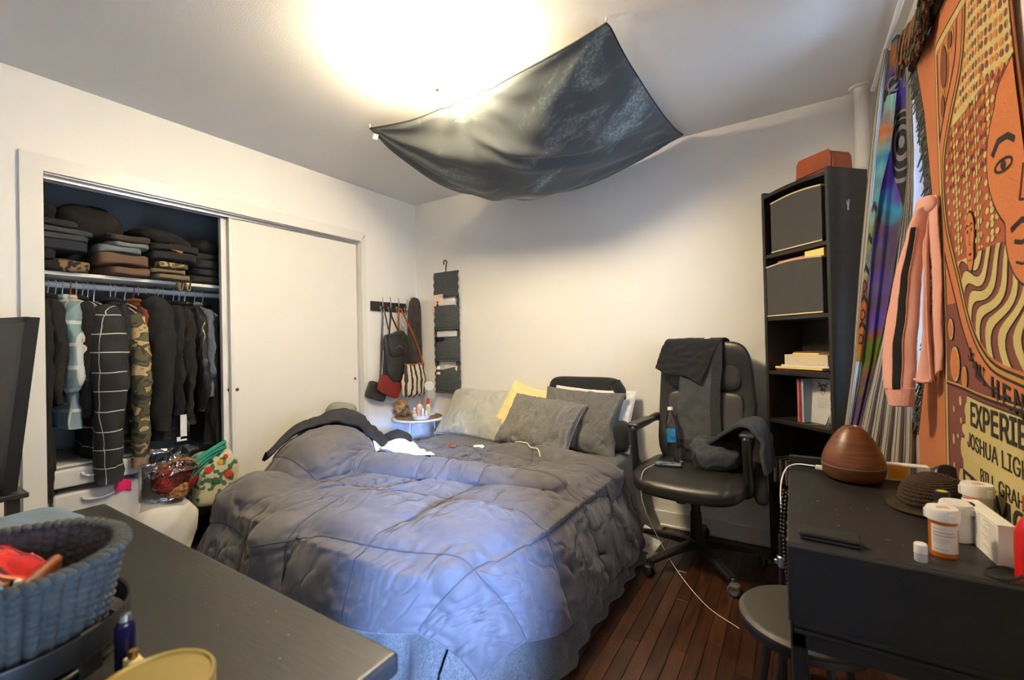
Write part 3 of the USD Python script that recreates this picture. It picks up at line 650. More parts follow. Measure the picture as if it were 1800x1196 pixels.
part(sk, 'sock_leg', tube(bez([chp(.325, -.07, .60), chp(.325, -.085, .52), chp(.33, -.09, .45), chp(.345, -.085, .40)], 8), np.interp(np.linspace(0, 1, 25), [0, .6, .9, 1], [.030, .034, .030, .012]), 12, flat=.7), 'sock_dark', True, world=True)
# phone cable down to the floor, papers on the floor
single('phone_cable', tube(bez([(-.665, 2.49, .527), (-.70, 2.36, .50), (-.69, 2.33, .35), (-.62, 2.40, .13), (-.52, 2.36, .012), (-.36, 2.15, .006), (-.22, 2.05, .006)], 14), .0018, 6), 'white_plastic', 'thin white charging cable running from the chair down to the floor', 'cable', True)
def sheet(pts, seed, amp=.006, lift=0.0):
    p = np.asarray(pts, float); a, b = np.meshgrid(np.linspace(0, 1, 14), np.linspace(0, 1, 14), indexing='ij'); a, b = a[..., None], b[..., None]
    G = (1-a)*(1-b)*p[0]+a*(1-b)*p[1]+a*b*p[2]+(1-a)*b*p[3]
    G[..., 2] += np.abs(noise3(G, 14, seed))*amp+.002; return shell(G, .0006)
pf = thing('floor_papers', 'crumpled white papers on the floor under the right side of the bed', 'paper', (-.75, 2.62, 0))
part(pf, 'paper_sheet', sheet([(-.86, 2.52, 0), (-.70, 2.50, 0), (-.66, 2.66, .05), (-.84, 2.72, .10)], 3, .05), 'paper_white', True, world=True)
part(pf, 'paper_sheet', sheet([(-.80, 2.44, 0), (-.66, 2.46, 0), (-.68, 2.56, 0), (-.80, 2.56, .0)], 4, .02), 'paper_white', True, world=True)
# ---------------------------------------------------------------- bookcase standing across the corner
mat('black_brown', (.0135, .0115, .0105), .42, col2=(.020, .017, .015), scale=6, stretch=(1, 1, 8), bump=.05, bscale=60)
mat('bin_fabric', (.062, .062, .064), .9, bump=.35, bscale=420)
mat('cream_piping', lin(214, 196, 160), .8)
mat('tan_leather', lin(160, 78, 36), .5, col2=lin(140, 64, 28), scale=9, bump=.1, bscale=120)
BW, BD, BH = .3925, .235, 2.0
bc = thing('bookcase', 'tall narrow black brown bookcase standing across the corner', 'bookcase', (-.135, 2.779, 0), math.degrees(math.atan2(-.272, .283)))
part(bc, 'side_panel', box((0, 0, 0), (.018, BD, BH), .0015), 'black_brown', False)
part(bc, 'side_panel', box((BW-.018, 0, 0), (BW, BD, BH), .0015), 'black_brown', False)
part(bc, 'back_panel', box((.018, BD-.006, .05), (BW-.018, BD-.002, BH-.01)), 'black_brown', False)
ar = [(x, BH-.018+.010*math.sin(PI*(x-.018)/(BW-.036))) for x in np.linspace(.018, BW-.018, 12)]
part(bc, 'top_panel', prism(ar+[(x, z-.018) for x, z in ar[::-1]], BD-.008, 'y', 0.0), 'black_brown', 20)
SZ = [1.66, 1.322, 1.035, .777, .43, .085]
for z in SZ: part(bc, 'shelf', box((.018, .004, z-.02), (BW-.018, BD-.008, z), .0015), 'black_brown', False)
part(bc, 'plinth', box((.018, .02, 0), (BW-.018, .035, .065)), 'black_brown', False)
mat('sticker', (.35, .36, .37), .5)
part(bc, 'sticker_remnant', prism(Polygon([(.108, 1.80), (.118, 1.80), (.121, 1.835), (.124, 1.852), (.118, 1.853), (.114, 1.84), (.105, 1.85), (.104, 1.83), (.108, 1.82)]), .0006, 'x', BW), 'sticker', False, label='pale torn sticker remnant')
hx = lambda x, y, z: bc.M[:3, :3] @ np.array([x, y, z])+bc.M[:3, 3]
def binbox(z, h, x0, x1, label, rz, y0):
    b = thing('storage_bin', label, 'storage bin', tuple(hx((x0+x1)/2, BD/2-.004, z+.001)), -43.9+rz, 'fabric bins in the bookcase' if False else None)
    w, d = (x1-x0)/2, .108
    part(b, 'bin_body', cat(box((-w, -d, 0), (w, -d+.006, h), .002), box((-w, d-.006, 0), (w, d, h), .002), box((-w, -d, 0), (-w+.006, d, h), .002), box((w-.006, -d, 0), (w, d, h), .002), box((-w, -d, 0), (w, d, .005))), 'bin_fabric', False)
    bow = lambda s: [(x, -d-.002, h+.012*math.cos(x/w*PI/2)*s) for x in np.linspace(-w, w, 9)]
    part(b, 'bin_front', prism([(-w, .004), (w, .004)]+[(x, h+.012*math.cos(x/w*PI/2)) for x in np.linspace(w, -w, 9)], .006, 'y', -d-.004), 'bin_fabric', False)
    part(b, 'top_piping', cat(tube(bow(1), .005, 6), tube([(-w, -d, h), (-w, d, h), (w, d, h), (w, -d, h)], .004, 6)), 'cream_piping', True, label='cream piping along the rim')
    part(b, 'bottom_piping', tube([(-w, -d-.003, .005), (w, -d-.003, .005)], .0045, 6), 'cream_piping', True)
    return b
binbox(1.66, .265, .06, .355, 'charcoal fabric storage bin with cream piping on the top shelf', 0, 0)
binbox(1.322, .268, .022, .35, 'charcoal fabric storage bin with magazines on it on the second shelf', 0, 0)
# tan bag on top
hb = thing('leather_bag', 'tan brown leather bag standing on top of the bookcase', 'bag', tuple(hx(.27, .11, BH+.0)), -43.9)
part(hb, 'bag_body', prism(Polygon([(-.105, 0), (.10, 0), (.095, .07), (.085, .088), (.06, .095), (-.06, .10), (-.082, .09), (-.09, .07)]).buffer(.004), .11, 'y', -.05), 'tan_leather', 30)
part(hb, 'bag_flap', prism(Polygon([(-.09, .02), (.09, .02), (.093, .07), (.08, .098), (-.075, .103), (-.09, .08)]).buffer(.003), .006, 'y', -.058), 'tan_leather', 30)
# magazines and yellow box on the lower bin
zb = 1.322+.27
mat('yellow_card', lin(248, 190, 40), .5); mat('yellow_pale', lin(250, 225, 140), .6); mat('pink_card', lin(205, 110, 110), .6); mat('cream_paper', lin(240, 225, 195), .75, col2=lin(215, 195, 160), scale=60, stretch=(1, 1, 12))
mat('brown_card', lin(120, 80, 55), .7); mat('red_card', lin(150, 40, 45), .5); mat('light_blue_card', lin(160, 180, 200), .6); mat('dark_card', lin(60, 48, 45), .6)
def book(name, label, catg, c, s, mcover, mpage='cream_paper', rz=0, group=None, upright=False, spine=True):
    """a closed book lying flat: two covers, a spine and a block of pages (s: along the spine, across, thick)"""
    b = thing(name, label, catg, tuple(c), rz, group, rx=90 if upright else 0)
    L, Wd, t = s; k = min(.0025, t*.2)
    part(b, 'pages', box((-L/2+.002, -Wd/2+.003, k), (L/2-.002, Wd/2-.002, t-k)), mpage, False)
    part(b, 'cover', cat(box((-L/2, -Wd/2, 0), (L/2, Wd/2, k)), box((-L/2, -Wd/2, t-k), (L/2, Wd/2, t)), box((-L/2, -Wd/2-.001, 0), (L/2, -Wd/2+.002, t)) if spine else box((-L/2, -Wd/2, 0), (L/2, Wd/2, k))), mcover, False)
    return b
z = zb+.001
book('magazine', 'cream magazine lowest on the lower charcoal bin', 'magazine', hx(.15, .12, z), (.23, .17, .008), 'yellow_pale', rz=-44); z += .0085
book('magazine', 'brown covered magazine in the middle of the pile on the lower charcoal bin', 'magazine', hx(.165, .12, z), (.22, .16, .012), 'brown_card', rz=-41); z += .0125
book('magazine', 'pink covered magazine on top of the pile on the lower charcoal bin', 'magazine', hx(.155, .115, z), (.19, .15, .006), 'pink_card', rz=-46)
yb = thing('yellow_box', 'bright yellow cardboard box on the lower charcoal bin', 'box', tuple(hx(.30, .10, zb+.0005)), -43.9)
part(yb, 'box_body', box((-.052, -.085, 0), (.05, .085, .040), .001), 'yellow_card', False)
part(yb, 'box_end', box((-.052, -.0862, .002), (.05, -.085, .038)), 'yellow_pale', False)
# stack of books, third shelf
z = 1.036
for lab, c, s, mc, rz in (('dark magazine lowest in the stack on the third bookcase shelf', (.20, .12), (.30, .19, .006), 'dark_card', -44), ('red edged booklet second from the bottom on the third bookcase shelf', (.17, .12), (.26, .18, .006), 'red_card', -42), ('yellow envelope third from the bottom on the third bookcase shelf', (.185, .115), (.28, .19, .010), 'yellow_pale', -45), ('white paper folder under the thick paperback on the third bookcase shelf', (.21, .12), (.27, .18, .010), 'paper_white', -43)):
    book('booklet', lab, 'booklet', hx(*c, z), s, mc, rz=rz); z += s[2]+.0006
book('paperback_book', 'thick cream paperback on the third bookcase shelf', 'book', hx(.215, .115, z), (.245, .16, .052), 'cream_paper', rz=-43.9); z += .0526
for lab, s, mc, o in (('thin tan booklet lying on the thick paperback', (.15, .11, .007), 'yellow_pale', .19), ('thin dark notebook topmost on the thick paperback', (.14, .10, .006), 'brown_card', .185)):
    book('notebook', lab, 'notebook', hx(o, .12, z), s, mc, rz=-44); z += s[2]+.0006
# fourth shelf: upright books, card, bell, candle
for i, (mc, lab, x, t) in enumerate((('pink_card', 'pink upright book on the fourth shelf', .155, .011), ('red_card', 'red upright book between the pink and the pale blue one', .168, .010), ('light_blue_card', 'pale blue upright book behind the flowered card', .181, .012))):
    b = thing('upright_book', lab, 'book', tuple(hx(x, .13, .778)), -43.9)
    part(b, 'cover', cat(box((-t/2, -.08, 0), (-t/2+.0015, .08, .22)), box((t/2-.0015, -.08, 0), (t/2, .08, .22)), box((-t/2, -.081, 0), (t/2, -.0785, .22))), mc, False)
    part(b, 'pages', box((-t/2+.0016, -.078, .003), (t/2-.0016, .078, .217)), 'cream_paper', False)
mat('card_print', lin(196, 196, 200), .6, col2=lin(220, 218, 216), scale=16)
cd = thing('greeting_card', 'large pale card printed with a flower sprig leaning on the fourth shelf', 'card', tuple(hx(.245, .09, .778)), -43.9, rx=-5)
part(cd, 'card_sheet', box((-.068, -.001, 0), (.068, .001, .222)), 'card_print', False)
mat('print_brown', lin(110, 80, 70), .7); mat('print_grey', lin(150, 148, 150), .7)
fl = [sbox(-.048, .020, .044, .0206)]
bun = unary_union([affinity.rotate(affinity.scale(Point(x, y).buffer(1, 6), a, b), r, origin=(x, y)) for x, y, a, b, r in ((-.012, .188, .014, .007, 25), (.012, .19, .015, .007, -25), (-.004, .172, .008, .011, 0), (.008, .170, .007, .010, 30), (.022, .20, .008, .004, 40), (-.02, .20, .008, .004, -40))])
ring = Point(.002, .155).buffer(.011).difference(Point(.002, .155).buffer(.009))
stem = LineString([(-.05, .155), (-.03, .160), (-.012, .165)]).buffer(.0012)
part(cd, 'flower_print', prism_multi := cat(*[prism(p, .0004, 'y', -.0015) for p in getattr(unary_union([bun, ring, stem]), 'geoms', [unary_union([bun, ring, stem])])]), 'print_brown', False)
part(cd, 'line_print', cat(*[prism(sbox(-.03+.003*k, .125-.014*k, .034-.004*k, .1258-.014*k), .0004, 'y', -.0015) for k in range(4)]), 'print_grey', False)
bl = thing('glass_bell', 'clear cut glass bell standing in front of the flowered card', 'bell', tuple(hx(.318, .075, .778)))
part(bl, 'bell_body', lathe([(0, .055), (.010, .053), (.016, .045), (.022, .025), (.030, .003), (.032, 0), (.030, .0), (.020, .024), (.013, .042), (0, .048)], 24), 'clear_glass', 40)
part(bl, 'bell_handle', lathe([(0, .055), (.006, .055), (.005, .07), (.007, .085), (.004, .10), (.006, .125), (.009, .14), (.005, .15), (0, .152)], 16), 'clear_glass', 40)
part(bl, 'brass_rim', lathe([(.031, 0), (.0335, 0), (.0335, .004), (.031, .004)], 24), 'brushed_brass', 40)
cn = thing('candle', 'short white candle in a glass on the fourth shelf of the bookcase', 'candle', tuple(hx(.358, .05, .778)))
part(cn, 'wax', cyl((0, 0, 0), .014, .035, 18, .002), 'cream_paper', 40)
part(cn, 'wick', cyl((0, 0, .035), .0009, .008, 6), 'black_plastic', False)
single('gold_leaf', sq(hx(.27, .035, .781), (.10, .02, .006), .8, .8, 8, 18), 'brushed_brass', 'small gold trinket lying in front of the flowered card', 'trinket', True)
# fifth shelf: row of thin cases, dark box in front of the plinth
for k in range(9):
    g_ = k % 3
    cs = thing('disc_case', f'thin disc case in the row on the low bookcase shelf', 'disc case', tuple(hx(.026+.0125*k, .09, .431)), -43.9, 'disc cases on the low bookcase shelf')
    part(cs, 'case', box((-.0055, -.075, 0), (.0055, .075, .135-.002*g_), .001), ['print_grey', 'dark_card', 'black_plastic'][g_], False)
    part(cs, 'spine_paper', box((-.004, -.0757, .004), (.004, -.075, .130-.002*g_)), ['paper_white', 'print_grey', 'print_brown'][k % 3], False)
# ---------------------------------------------------------------- desk on the right, stool and the things on them
mat('desk_black', (.013, .0135, .015), .45, col2=(.022, .022, .022), scale=14, bump=.12, bscale=260, lo=.5, hi=.8)
mat('desk_front', (.0075, .008, .0095), .85, bump=.3, bscale=500)
mat('chip', lin(170, 130, 90), .8)
DX0, DX1, DY0, DY1, DZ = -.025, .398, 1.164, 1.90, .75
dk = thing('desk', 'small worn black desk against the right wall below the tapestry', 'desk', (.19, 1.53, 0))
part(dk, 'desktop', box((DX0, DY0+.012, DZ-.022), (DX1, DY1, DZ), .004, 2), 'desk_black', 30, world=True)
part(dk, 'back_lip', box((DX0, DY1-.018, DZ), (DX1, DY1, DZ+.036), .003), 'desk_black', False, world=True)
part(dk, 'front_panel', box((DX0, DY0, .575), (DX1, DY0+.02, DZ-.003), .003), 'desk_front', False, world=True)
part(dk, 'moulding', cat(*[tube([(DX0+.01, DY0+.002, z), (DX1, DY0+.002, z)], .006, 8) for z in (.574, .560)]), 'desk_front', True, world=True)
part(dk, 'apron', box((DX0+.004, DY0+.004, .520), (DX1, DY0+.022, .570), .003), 'desk_front', False, world=True)
part(dk, 'side_panel', box((DX0, DY0+.02, .575), (DX0+.018, DY1, DZ-.022), .002), 'desk_black', False, world=True)
part(dk, 'side_panel', box((DX1-.018, DY0+.02, .575), (DX1, DY1, DZ-.022), .002), 'desk_black', False, world=True)
part(dk, 'drawer_bottom', box((DX0+.018, DY0+.02, .575), (DX1-.018, DY1, .585)), 'desk_black', False, world=True)
for sx in (DX0+.003, DX1-.043):
    for sy in (DY0+.004, DY1-.044): part(dk, 'leg', box((sx, sy, 0), (sx+.032, sy+.04, .575), .004), 'desk_front', False, world=True)
cr = random.Random(5)
for k in range(26):
    x, y = cr.uniform(DX0+.02, .25), cr.uniform(DY0+.05, 1.6); r = cr.uniform(.0006, .0016)
    part(dk, 'paint_chip', sq((x, y, DZ+.0002), (r*cr.uniform(2, 7), r*2, .0006), .9, .9, 5, 8, rot=(0, 0, cr.uniform(0, 180))), 'chip' if k % 2 else 'print_grey', False, world=True)
for k in range(12):
    part(dk, 'edge_wear', sq((DX0-.0003, DY0+.03+.055*k+cr.uniform(-.02, .02), DZ-.002), (.002, cr.uniform(.006, .022), .004), .9, .9, 5, 8), 'chip', False, world=True)
# diffuser
mat('walnut', lin(118, 66, 34), .38, col2=lin(70, 36, 18), scale=5, stretch=(2, 2, 26), bump=.04, bscale=80, lo=.3, hi=.75)
DS = .92
df = thing('aroma_diffuser', 'walnut coloured teardrop aroma diffuser on the desk', 'aroma diffuser', (.150, 1.785, DZ))
part(df, 'base_shell', move(lathe([(0, .002), (.062, .002), (.080, .008), (.090, .022), (.0935, .040), (.0938, .0475)], 64), s=(.90, .90, 1.04)), 'walnut', 40)
part(df, 'seam_ring', move(lathe([(.0930, .0470), (.0940, .0472), (.0940, .0486), (.0930, .0488)], 64), s=(.90, .90, 1.04)), 'print_grey', 40)
part(df, 'upper_shell', move(lathe([(.0938, .0480), (.092, .062), (.086, .082), (.074, .106), (.060, .128), (.044, .148), (.030, .160), (.024, .1645), (.021, .1655), (.018, .162), (0, .160)], 64), s=(.90, .90, 1.04)), 'walnut', 40)
pl = part(df, 'cable_plug', move(box((-.010, -.008, -.007), (.014, .008, .007), .003, 2), (-.090, .015, .023), rz=-10), 'white_plastic', 30)
single('diffuser_cable', tube(bez([(.048, 1.805, .775), (-.005, 1.83, .768), (-.035, 1.78, .758), (-.048, 1.70, .72), (-.046, 1.62, .66)], 14), .0024, 8), 'white_plastic', 'white cable looping from the diffuser over the left edge of the desk', 'cable', True)
# carton with an orange panel
mat('carton_orange', lin(245, 165, 40), .55)
wb = thing('medicine_carton', 'long white carton with an orange panel lying behind the brown hat', 'carton', (.282, 1.85, DZ), 3)
part(wb, 'carton_body', prism(Polygon([(-.085, 0), (.070, 0), (.082, .012), (.060, .050), (-.085, .050)]), .035, 'y', -.0175), 'paper_white', False)
def plate(x0, z0, x1, z1, d=.0004): return box((x0, -.0175-d, z0), (x1, -.0175, z1))
part(wb, 'orange_panel', plate(-.040, .004, .010, .047), 'carton_orange', False)
part(wb, 'panel_print', cat(*[plate(-.034, .012+.007*k, .002-.006*(k % 2), .0128+.007*k, .0007) for k in range(4)]), 'red_card', False)
part(wb, 'barcode', cat(*[plate(.014+.0022*k, .005, .0152+.0022*k, .046) for k in range(7)]), 'black_plastic', False)
part(wb, 'logo_patch', plate(-.074, .015, -.059, .036), 'carton_orange', False)
part(wb, 'logo_letters', move(meshkit.text_mesh('LMT', .006, .0004, True), (-.0735, -.0180, .022), rx=90), 'print_brown', False)
part(wb, 'flower_mark', move(cyl((0, 0, 0), .005, .0005, 5), (-.050, -.0178, .038), rx=90), 'red_card', False)
jr = thing('black_jar', 'ribbed black jar lid lying tilted behind the carton', 'jar', (.372, 1.80, DZ+.034), 10, rx=62, ry=10)
part(jr, 'jar_body', cyl((0, 0, -.022), .034, .042, 36, .003), 'black_plastic', 40)
for k in range(3): part(jr, 'rib', lathe([(.034, -.012+.011*k), (.0355, -.010+.011*k), (.034, -.008+.011*k)], 36), 'black_plastic', 40)
# crocheted hat
mat('crochet_brown', (.036, .018, .010), .95, bump=.3, bscale=300)
def crochet(P, N, nu, nv, h):
    u = np.arange(P.shape[0])[:, None]/P.shape[0]*nu; v = np.arange(P.shape[1])[None]/P.shape[1]*nv
    return P+N*(h*(np.abs(np.sin(PI*u))*(.6+.4*np.abs(np.sin(PI*(v+.5*np.floor(u)))))))[..., None]
t, u = np.meshgrid(np.linspace(.0, 1, 150), np.linspace(0, 2*PI, 330), indexing='ij')
ang = t*PI*.5; r = np.where(t < .72, np.sin(t/.72*PI/2)*.064, .064+(t-.72)/.28*.026); z = np.where(t < .72, .074*np.cos(t/.72*PI/2)**.7+.018, .018+.006*np.sin(u*3)-(t-.72)/.28*.012)
P = np.stack([r*np.cos(u)*1.12, r*np.sin(u)*.98, z], -1); P += noise3(P, 9, 61)[..., None]*np.array([.025, .025, .025])
P[..., 2] = np.maximum(P[..., 2], .007)
N = normals(P); N[0] = (0, 0, 1); N = np.where((N*(P-np.array([0, 0, -.05]))).sum(-1, keepdims=True) < 0, -N, N)
ht = thing('crochet_hat', 'dark brown crocheted hat with a soft brim on the desk', 'hat', (.305, 1.575, DZ), 20, rx=0, ry=-3)
part(ht, 'crown_and_brim', shell(crochet(P, N, 20, 64, .0042), .004), 'crochet_brown', True)
# bottles
mat('pill_amber', (.75, .20, .02), .2, transmission_weight=.45)
mat('pill_label', lin(222, 216, 210), .6); mat('red_print', lin(200, 50, 45), .6)
mat('white_cap', (.78, .77, .75), .4)
def wrap(r, z0, z1, a0, a1, n=18):
    th = np.linspace(a0, a1, n); A, Z = np.meshgrid(th, np.linspace(z0, z1, 3), indexing='ij'); return shell(np.stack([r*np.cos(A), r*np.sin(A), Z], -1), .0004)
def lines(r, rows, a0, a1):
    return cat(*[wrap(r, z, z+h, a0, a0+(a1-a0)*w, 10) for z, h, w in rows])
def pillbottle(name, label, c, R, h, body, a, bands=True):
    b = thing(name, label, 'pill bottle', (*c, DZ), a)
    part(b, 'bottle_body', lathe([(0, 0), (R-.002, 0), (R, .002), (R, h*.76), (R-.001, h*.78), (0, h*.78)], 36), body, 40)
    cp = part(b, 'cap', lathe([(0, h*.76), (R+.004, h*.76), (R+.0045, h*.80), (R+.0045, h*.95), (R+.002, h), (0, h)], 36), 'white_cap', 35)
    for k in range(3): part(cp, 'cap_tab', move(box((R+.003, -.005, h*.76), (R+.0065, .005, h*.93), .001), rz=40+120*k), 'white_cap', False)
    if bands:
        part(b, 'label', wrap(R+.0004, h*.12, h*.68, math.radians(-160), math.radians(-20), 24), 'pill_label', True)
        part(b, 'label_print', lines(R+.0008, [(h*.60, .0012, .45), (h*.52, .002, .8), (h*.46, .002, .85), (h*.40, .0009, .6), (h*.36, .0009, .65), (h*.32, .0009, .5), (h*.18, .0012, .55)], math.radians(-150), math.radians(-45)), 'print_grey', True)
        part(b, 'red_stripe', wrap(R+.0008, h*.14, h*.60, math.radians(-40), math.radians(-28), 5), 'red_print', True)
        part(b, 'cap_print', cat(*[box((-.012+.002*k, -.008+.006*k, h), (.010, -.0065+.006*k, h+.0004)) for k in range(3)]), 'red_print', False)
    return b
pillbottle('pill_bottle', 'orange prescription bottle with a white cap near the front of the desk', (.252, 1.258), .0225, .100, 'pill_amber', 10)
pillbottle('pill_bottle', 'plain white pill bottle right behind the orange one', (.300, 1.372), .0265, .083, 'white_cap', 30, False)
pillbottle('pill_bottle', 'tall white capped bottle with a red mark behind the medicine box', (.350, 1.445), .0245, .112, 'pill_label', 20)
sv = thing('dropper_bottle', 'tiny white bottle with printed label at the front edge of the desk', 'bottle', (.2075, 1.205, DZ))
part(sv, 'bottle_body', lathe([(0, 0), (.0095, 0), (.0105, .001), (.0105, .016), (0, .016)], 24), 'pill_label', 40)
part(sv, 'cap', lathe([(0, .016), (.0110, .016), (.0108, .034), (.009, .036), (0, .036)], 24), 'white_cap', 40)
part(sv, 'red_ring', lathe([(.0108, .0145), (.0112, .015), (.0112, .016), (.0108, .0165)], 24), 'red_print', 40)
part(sv, 'label_print', cat(*[wrap(.0107, .002, .013, a, a+.1, 3) for a in np.linspace(-2.8, -.6, 10)]), 'light_blue_card', True)
mat('lime', lin(190, 190, 50), .5)
vj = thing('vial', 'small black bottle with a lime dot on its cap in front of the hat', 'bottle', (.292, 1.455, DZ))
part(vj, 'bottle_body', lathe([(0, 0), (.017, 0), (.018, .002), (.018, .05), (.013, .058), (0, .058)], 28), 'black_plastic', 40)
part(vj, 'cap', lathe([(0, .058), (.0145, .058), (.0145, .080), (.013, .082), (0, .082)], 28), 'black_plastic', 40)
part(vj, 'cap_dot', cyl((0, 0, .082), .010, .0006, 20), 'lime', False)
mb = thing('medicine_box', 'white printed medicine box standing on its long edge by the tapestry', 'box', (.336, 1.335, DZ), 94)
part(mb, 'box_body', box((-.088, -.013, 0), (.085, .013, .083), .0006), 'paper_white', False)
pr = []
for col in (-.083, -.002):
    for k in range(13): pr.append(box((col, .013, .008+.0053*k), (col+.03+.042*((k*37+int(col*1000)) % 7)/7, .0134, .0092+.0053*k)))
part(mb, 'leaflet_print', cat(*pr, box((-.087, .013, .004), (.083, .0133, .0044)), box((-.087, .013, .079), (.083, .0133, .0794)), box((-.0065, .013, .004), (-.006, .0133, .079))), 'print_grey', False)
part(mb, 'red_corner', cat(box((.075, -.012, .083), (.084, .012, .0834)), box((-.088, -.0134, .0), (-.080, -.013, .083))), 'red_print', False)
mat('red_gloss', lin(200, 22, 24), .3)
rb = thing('spray_bottle', 'bright red bottle at the right end of the desk', 'bottle', (.368, 1.205, DZ))
part(rb, 'bottle_body', lathe([(0, 0), (.026, 0), (.0285, .003), (.0285, .085), (.024, .100), (.015, .118), (.013, .130), (0, .130)], 32), 'red_gloss', 40)
part(rb, 'cap', lathe([(0, .13), (.015, .13), (.015, .155), (.012, .158), (0, .158)], 24), 'red_gloss', 40)
part(rb, 'label', wrap(.0288, .02, .075, math.radians(110), math.radians(165), 8), 'pill_label', True)
single('hair_tie', tube([(.322+.024*math.cos(a), 1.198+.020*math.sin(a), DZ+.004+.006*math.sin(a*1+1)+.004) for a in np.linspace(0, 2*PI, 30, endpoint=False)], .0026, 8, True), 'black_cotton', 'black hair tie lying beside the red bottle', 'hair tie', True)
gc = thing('glasses_case', 'flat black glasses case at the front left of the desk', 'glasses case', (.056, 1.228, DZ), -2)
part(gc, 'case_lower', box((-.055, -.026, 0), (.055, .026, .008), .004, 2), 'black_plastic', 30)
part(gc, 'case_lid', box((-.057, -.028, .008), (.057, .028, .018), .008, 3), 'desk_front', 30)
part(gc, 'strap', tube(bez([(.055, 0, .006), (.066, -.004, .003), (.072, -.012, .002)], 6), .002, 6), 'black_plastic', True)
# pole, beads and clamp at the left side of the desk
po = thing('metal_pole', 'thin black metal pole with a chrome clamp beside the desk', 'pole', (-.048, 1.60, 0))
part(po, 'pole_tube', cyl((0, 0, 0), .008, .60, 14), 'black_plastic', 40)
part(po, 'clamp', cat(cyl((0, 0, .50), .013, .035, 16, .003), box((-.02, -.005, .508), (.004, .005, .522), .002)), 'steel', 40)
part(po, 'pole_foot', cyl((0, 0, 0), .03, .008, 20, .002), 'black_plastic', 40)
bd = thing('bead_necklace', 'black bead necklace hanging from the left edge of the desk', 'necklace', (-.04, 1.60, .40))
bb = [(-.034-.010*math.sin(t_*PI)-.004*s, 1.60+s*.012*(1+.6*math.sin(t_*PI)), .735-.30*t_) for s in (-1, 1) for t_ in np.linspace(0, 1, 26)]
part(bd, 'beads', cat(*[move(trimesh.creation.icosphere(1, .0055), b) for b in bb]), 'black_plastic', True, world=True, kind='stuff')
part(bd, 'bead_cord', tube([(b[0], b[1], b[2]) for b in bb[:26]], .001, 5), 'black_cotton', True, world=True)
# stool
so = thing('stool', 'round black topped stool with splayed tube legs beside the desk', 'stool', (.008, 1.405, 0))
mat('stool_top', (.05, .046, .042), .5, bump=.08, bscale=500)
part(so, 'seat_top', lathe([(0, .452), (.145, .452), (.155, .456), (.157, .464), (.150, .471), (.14, .473), (0, .473)], 56), 'stool_top', 35)
part(so, 'seat_rim', lathe([(.146, .436), (.157, .438), (.157, .456), (.146, .456)], 56), 'black_plastic', 35)
for k in range(4):
    a = math.radians(30+90*k); ca, sa = math.cos(a), math.sin(a)
    lg = part(so, 'leg', tube([(.09*ca, .09*sa, .445), (.165*ca, .165*sa, .01)], .010, 12), 'black_plastic', True)
    part(lg, 'leg_cap', cyl((.165*ca, .165*sa, 0), .012, .016, 12, .002), 'black_plastic', 40)
part(so, 'leg_ring', tube([(.135*math.cos(a), .135*math.sin(a), .18) for a in np.linspace(0, 2*PI, 36, endpoint=False)], .006, 8, True), 'black_plastic', True)
single('paper_bundle', cat(box((-.09, 1.40, .0), (.03, 1.56, .012), .001), move(box((-.06, -.08, 0), (.06, .08, .008)), (-.03, 1.48, .0125), rz=12)), 'paper_white', 'bundle of white papers on the floor under the stool', 'paper')
single('floor_cable', tube(bez([(.09, 1.50, .012), (.16, 1.46, .012), (.20, 1.40, .010), (.175, 1.33, .008), (.15, 1.25, .006)], 12), .006, 8), 'cream_paper', 'thick cream cable on the floor under the desk', 'cable', True)
single('power_strip_cable', tube(bez([(.22, 1.40, .012), (.30, 1.36, .012), (.36, 1.33, .012)], 12), .004, 8), 'black_plastic', 'thin black cable on the floor under the desk', 'cable', True)
# upholstered corner nearest the camera at the right edge
mat('rust_fabric', lin(130, 66, 42), .95, col2=lin(105, 50, 32), scale=300, detail=2, bump=.6, bscale=700)
rc = thing('rust_chair', 'rust brown upholstered chair of which only one top corner shows at the lower right', 'chair', (.42-.02, .80, 0))
part(rc, 'chair_back', move(box((-.15, -.03, .40), (.15, .03, .715), .03, 3), (.02, .06, 0), rz=70), 'rust_fabric', 30)
# ---------------------------------------------------------------- dresser in the foreground
mat('dresser_black', (.015, .0145, .014), .42, col2=(.021, .020, .0185), scale=5, stretch=(1, 6, 6), bump=.10, bscale=26, lo=.3, hi=.8)
ZT = .80; RX0, RX1, RY0, RY1 = -1.60, -.457, -.05, .42
dr = thing('dresser', 'low black painted dresser in the left foreground', 'dresser', (-1.03, .18, 0))
part(dr, 'dresser_top', box((RX0, RY0, ZT-.032), (RX1, RY1, ZT), .009, 3), 'dresser_black', 30, world=True)
part(dr, 'carcass', cat(box((RX0+.015, RY0+.02, .05), (RX0+.035, RY1-.012, ZT-.032)), box((RX1-.035, RY0+.02, .05), (RX1-.015, RY1-.012, ZT-.032)), box((RX0+.015, RY1-.02, .05), (RX1-.015, RY1-.012, ZT-.032)), box((RX0+.015, RY0+.02, .05), (RX1-.015, RY1-.012, .07))), 'dresser_black', False, world=True)
for r in range(3):
    d_ = part(dr, 'drawer', box((RX0+.04, RY0+.005, .08+.225*r), (RX1-.04, RY0+.40, .295+.225*r), .003), 'dresser_black', False, world=True)
    for s in (-.3, .3): part(d_, 'knob', move(lathe([(0, 0), (.006, 0), (.006, .012), (.015, .018), (.015, .024), (0, .027)], 18), (-1.03+s, RY0+.005, .19+.225*r), rx=90), 'black_plastic', 40, world=True)
for x in (RX0+.05, RX1-.05):
    for y in (RY0+.06, RY1-.05): part(dr, 'foot', cyl((x, y, 0), .022, .05, 14), 'dresser_black', 40, world=True)
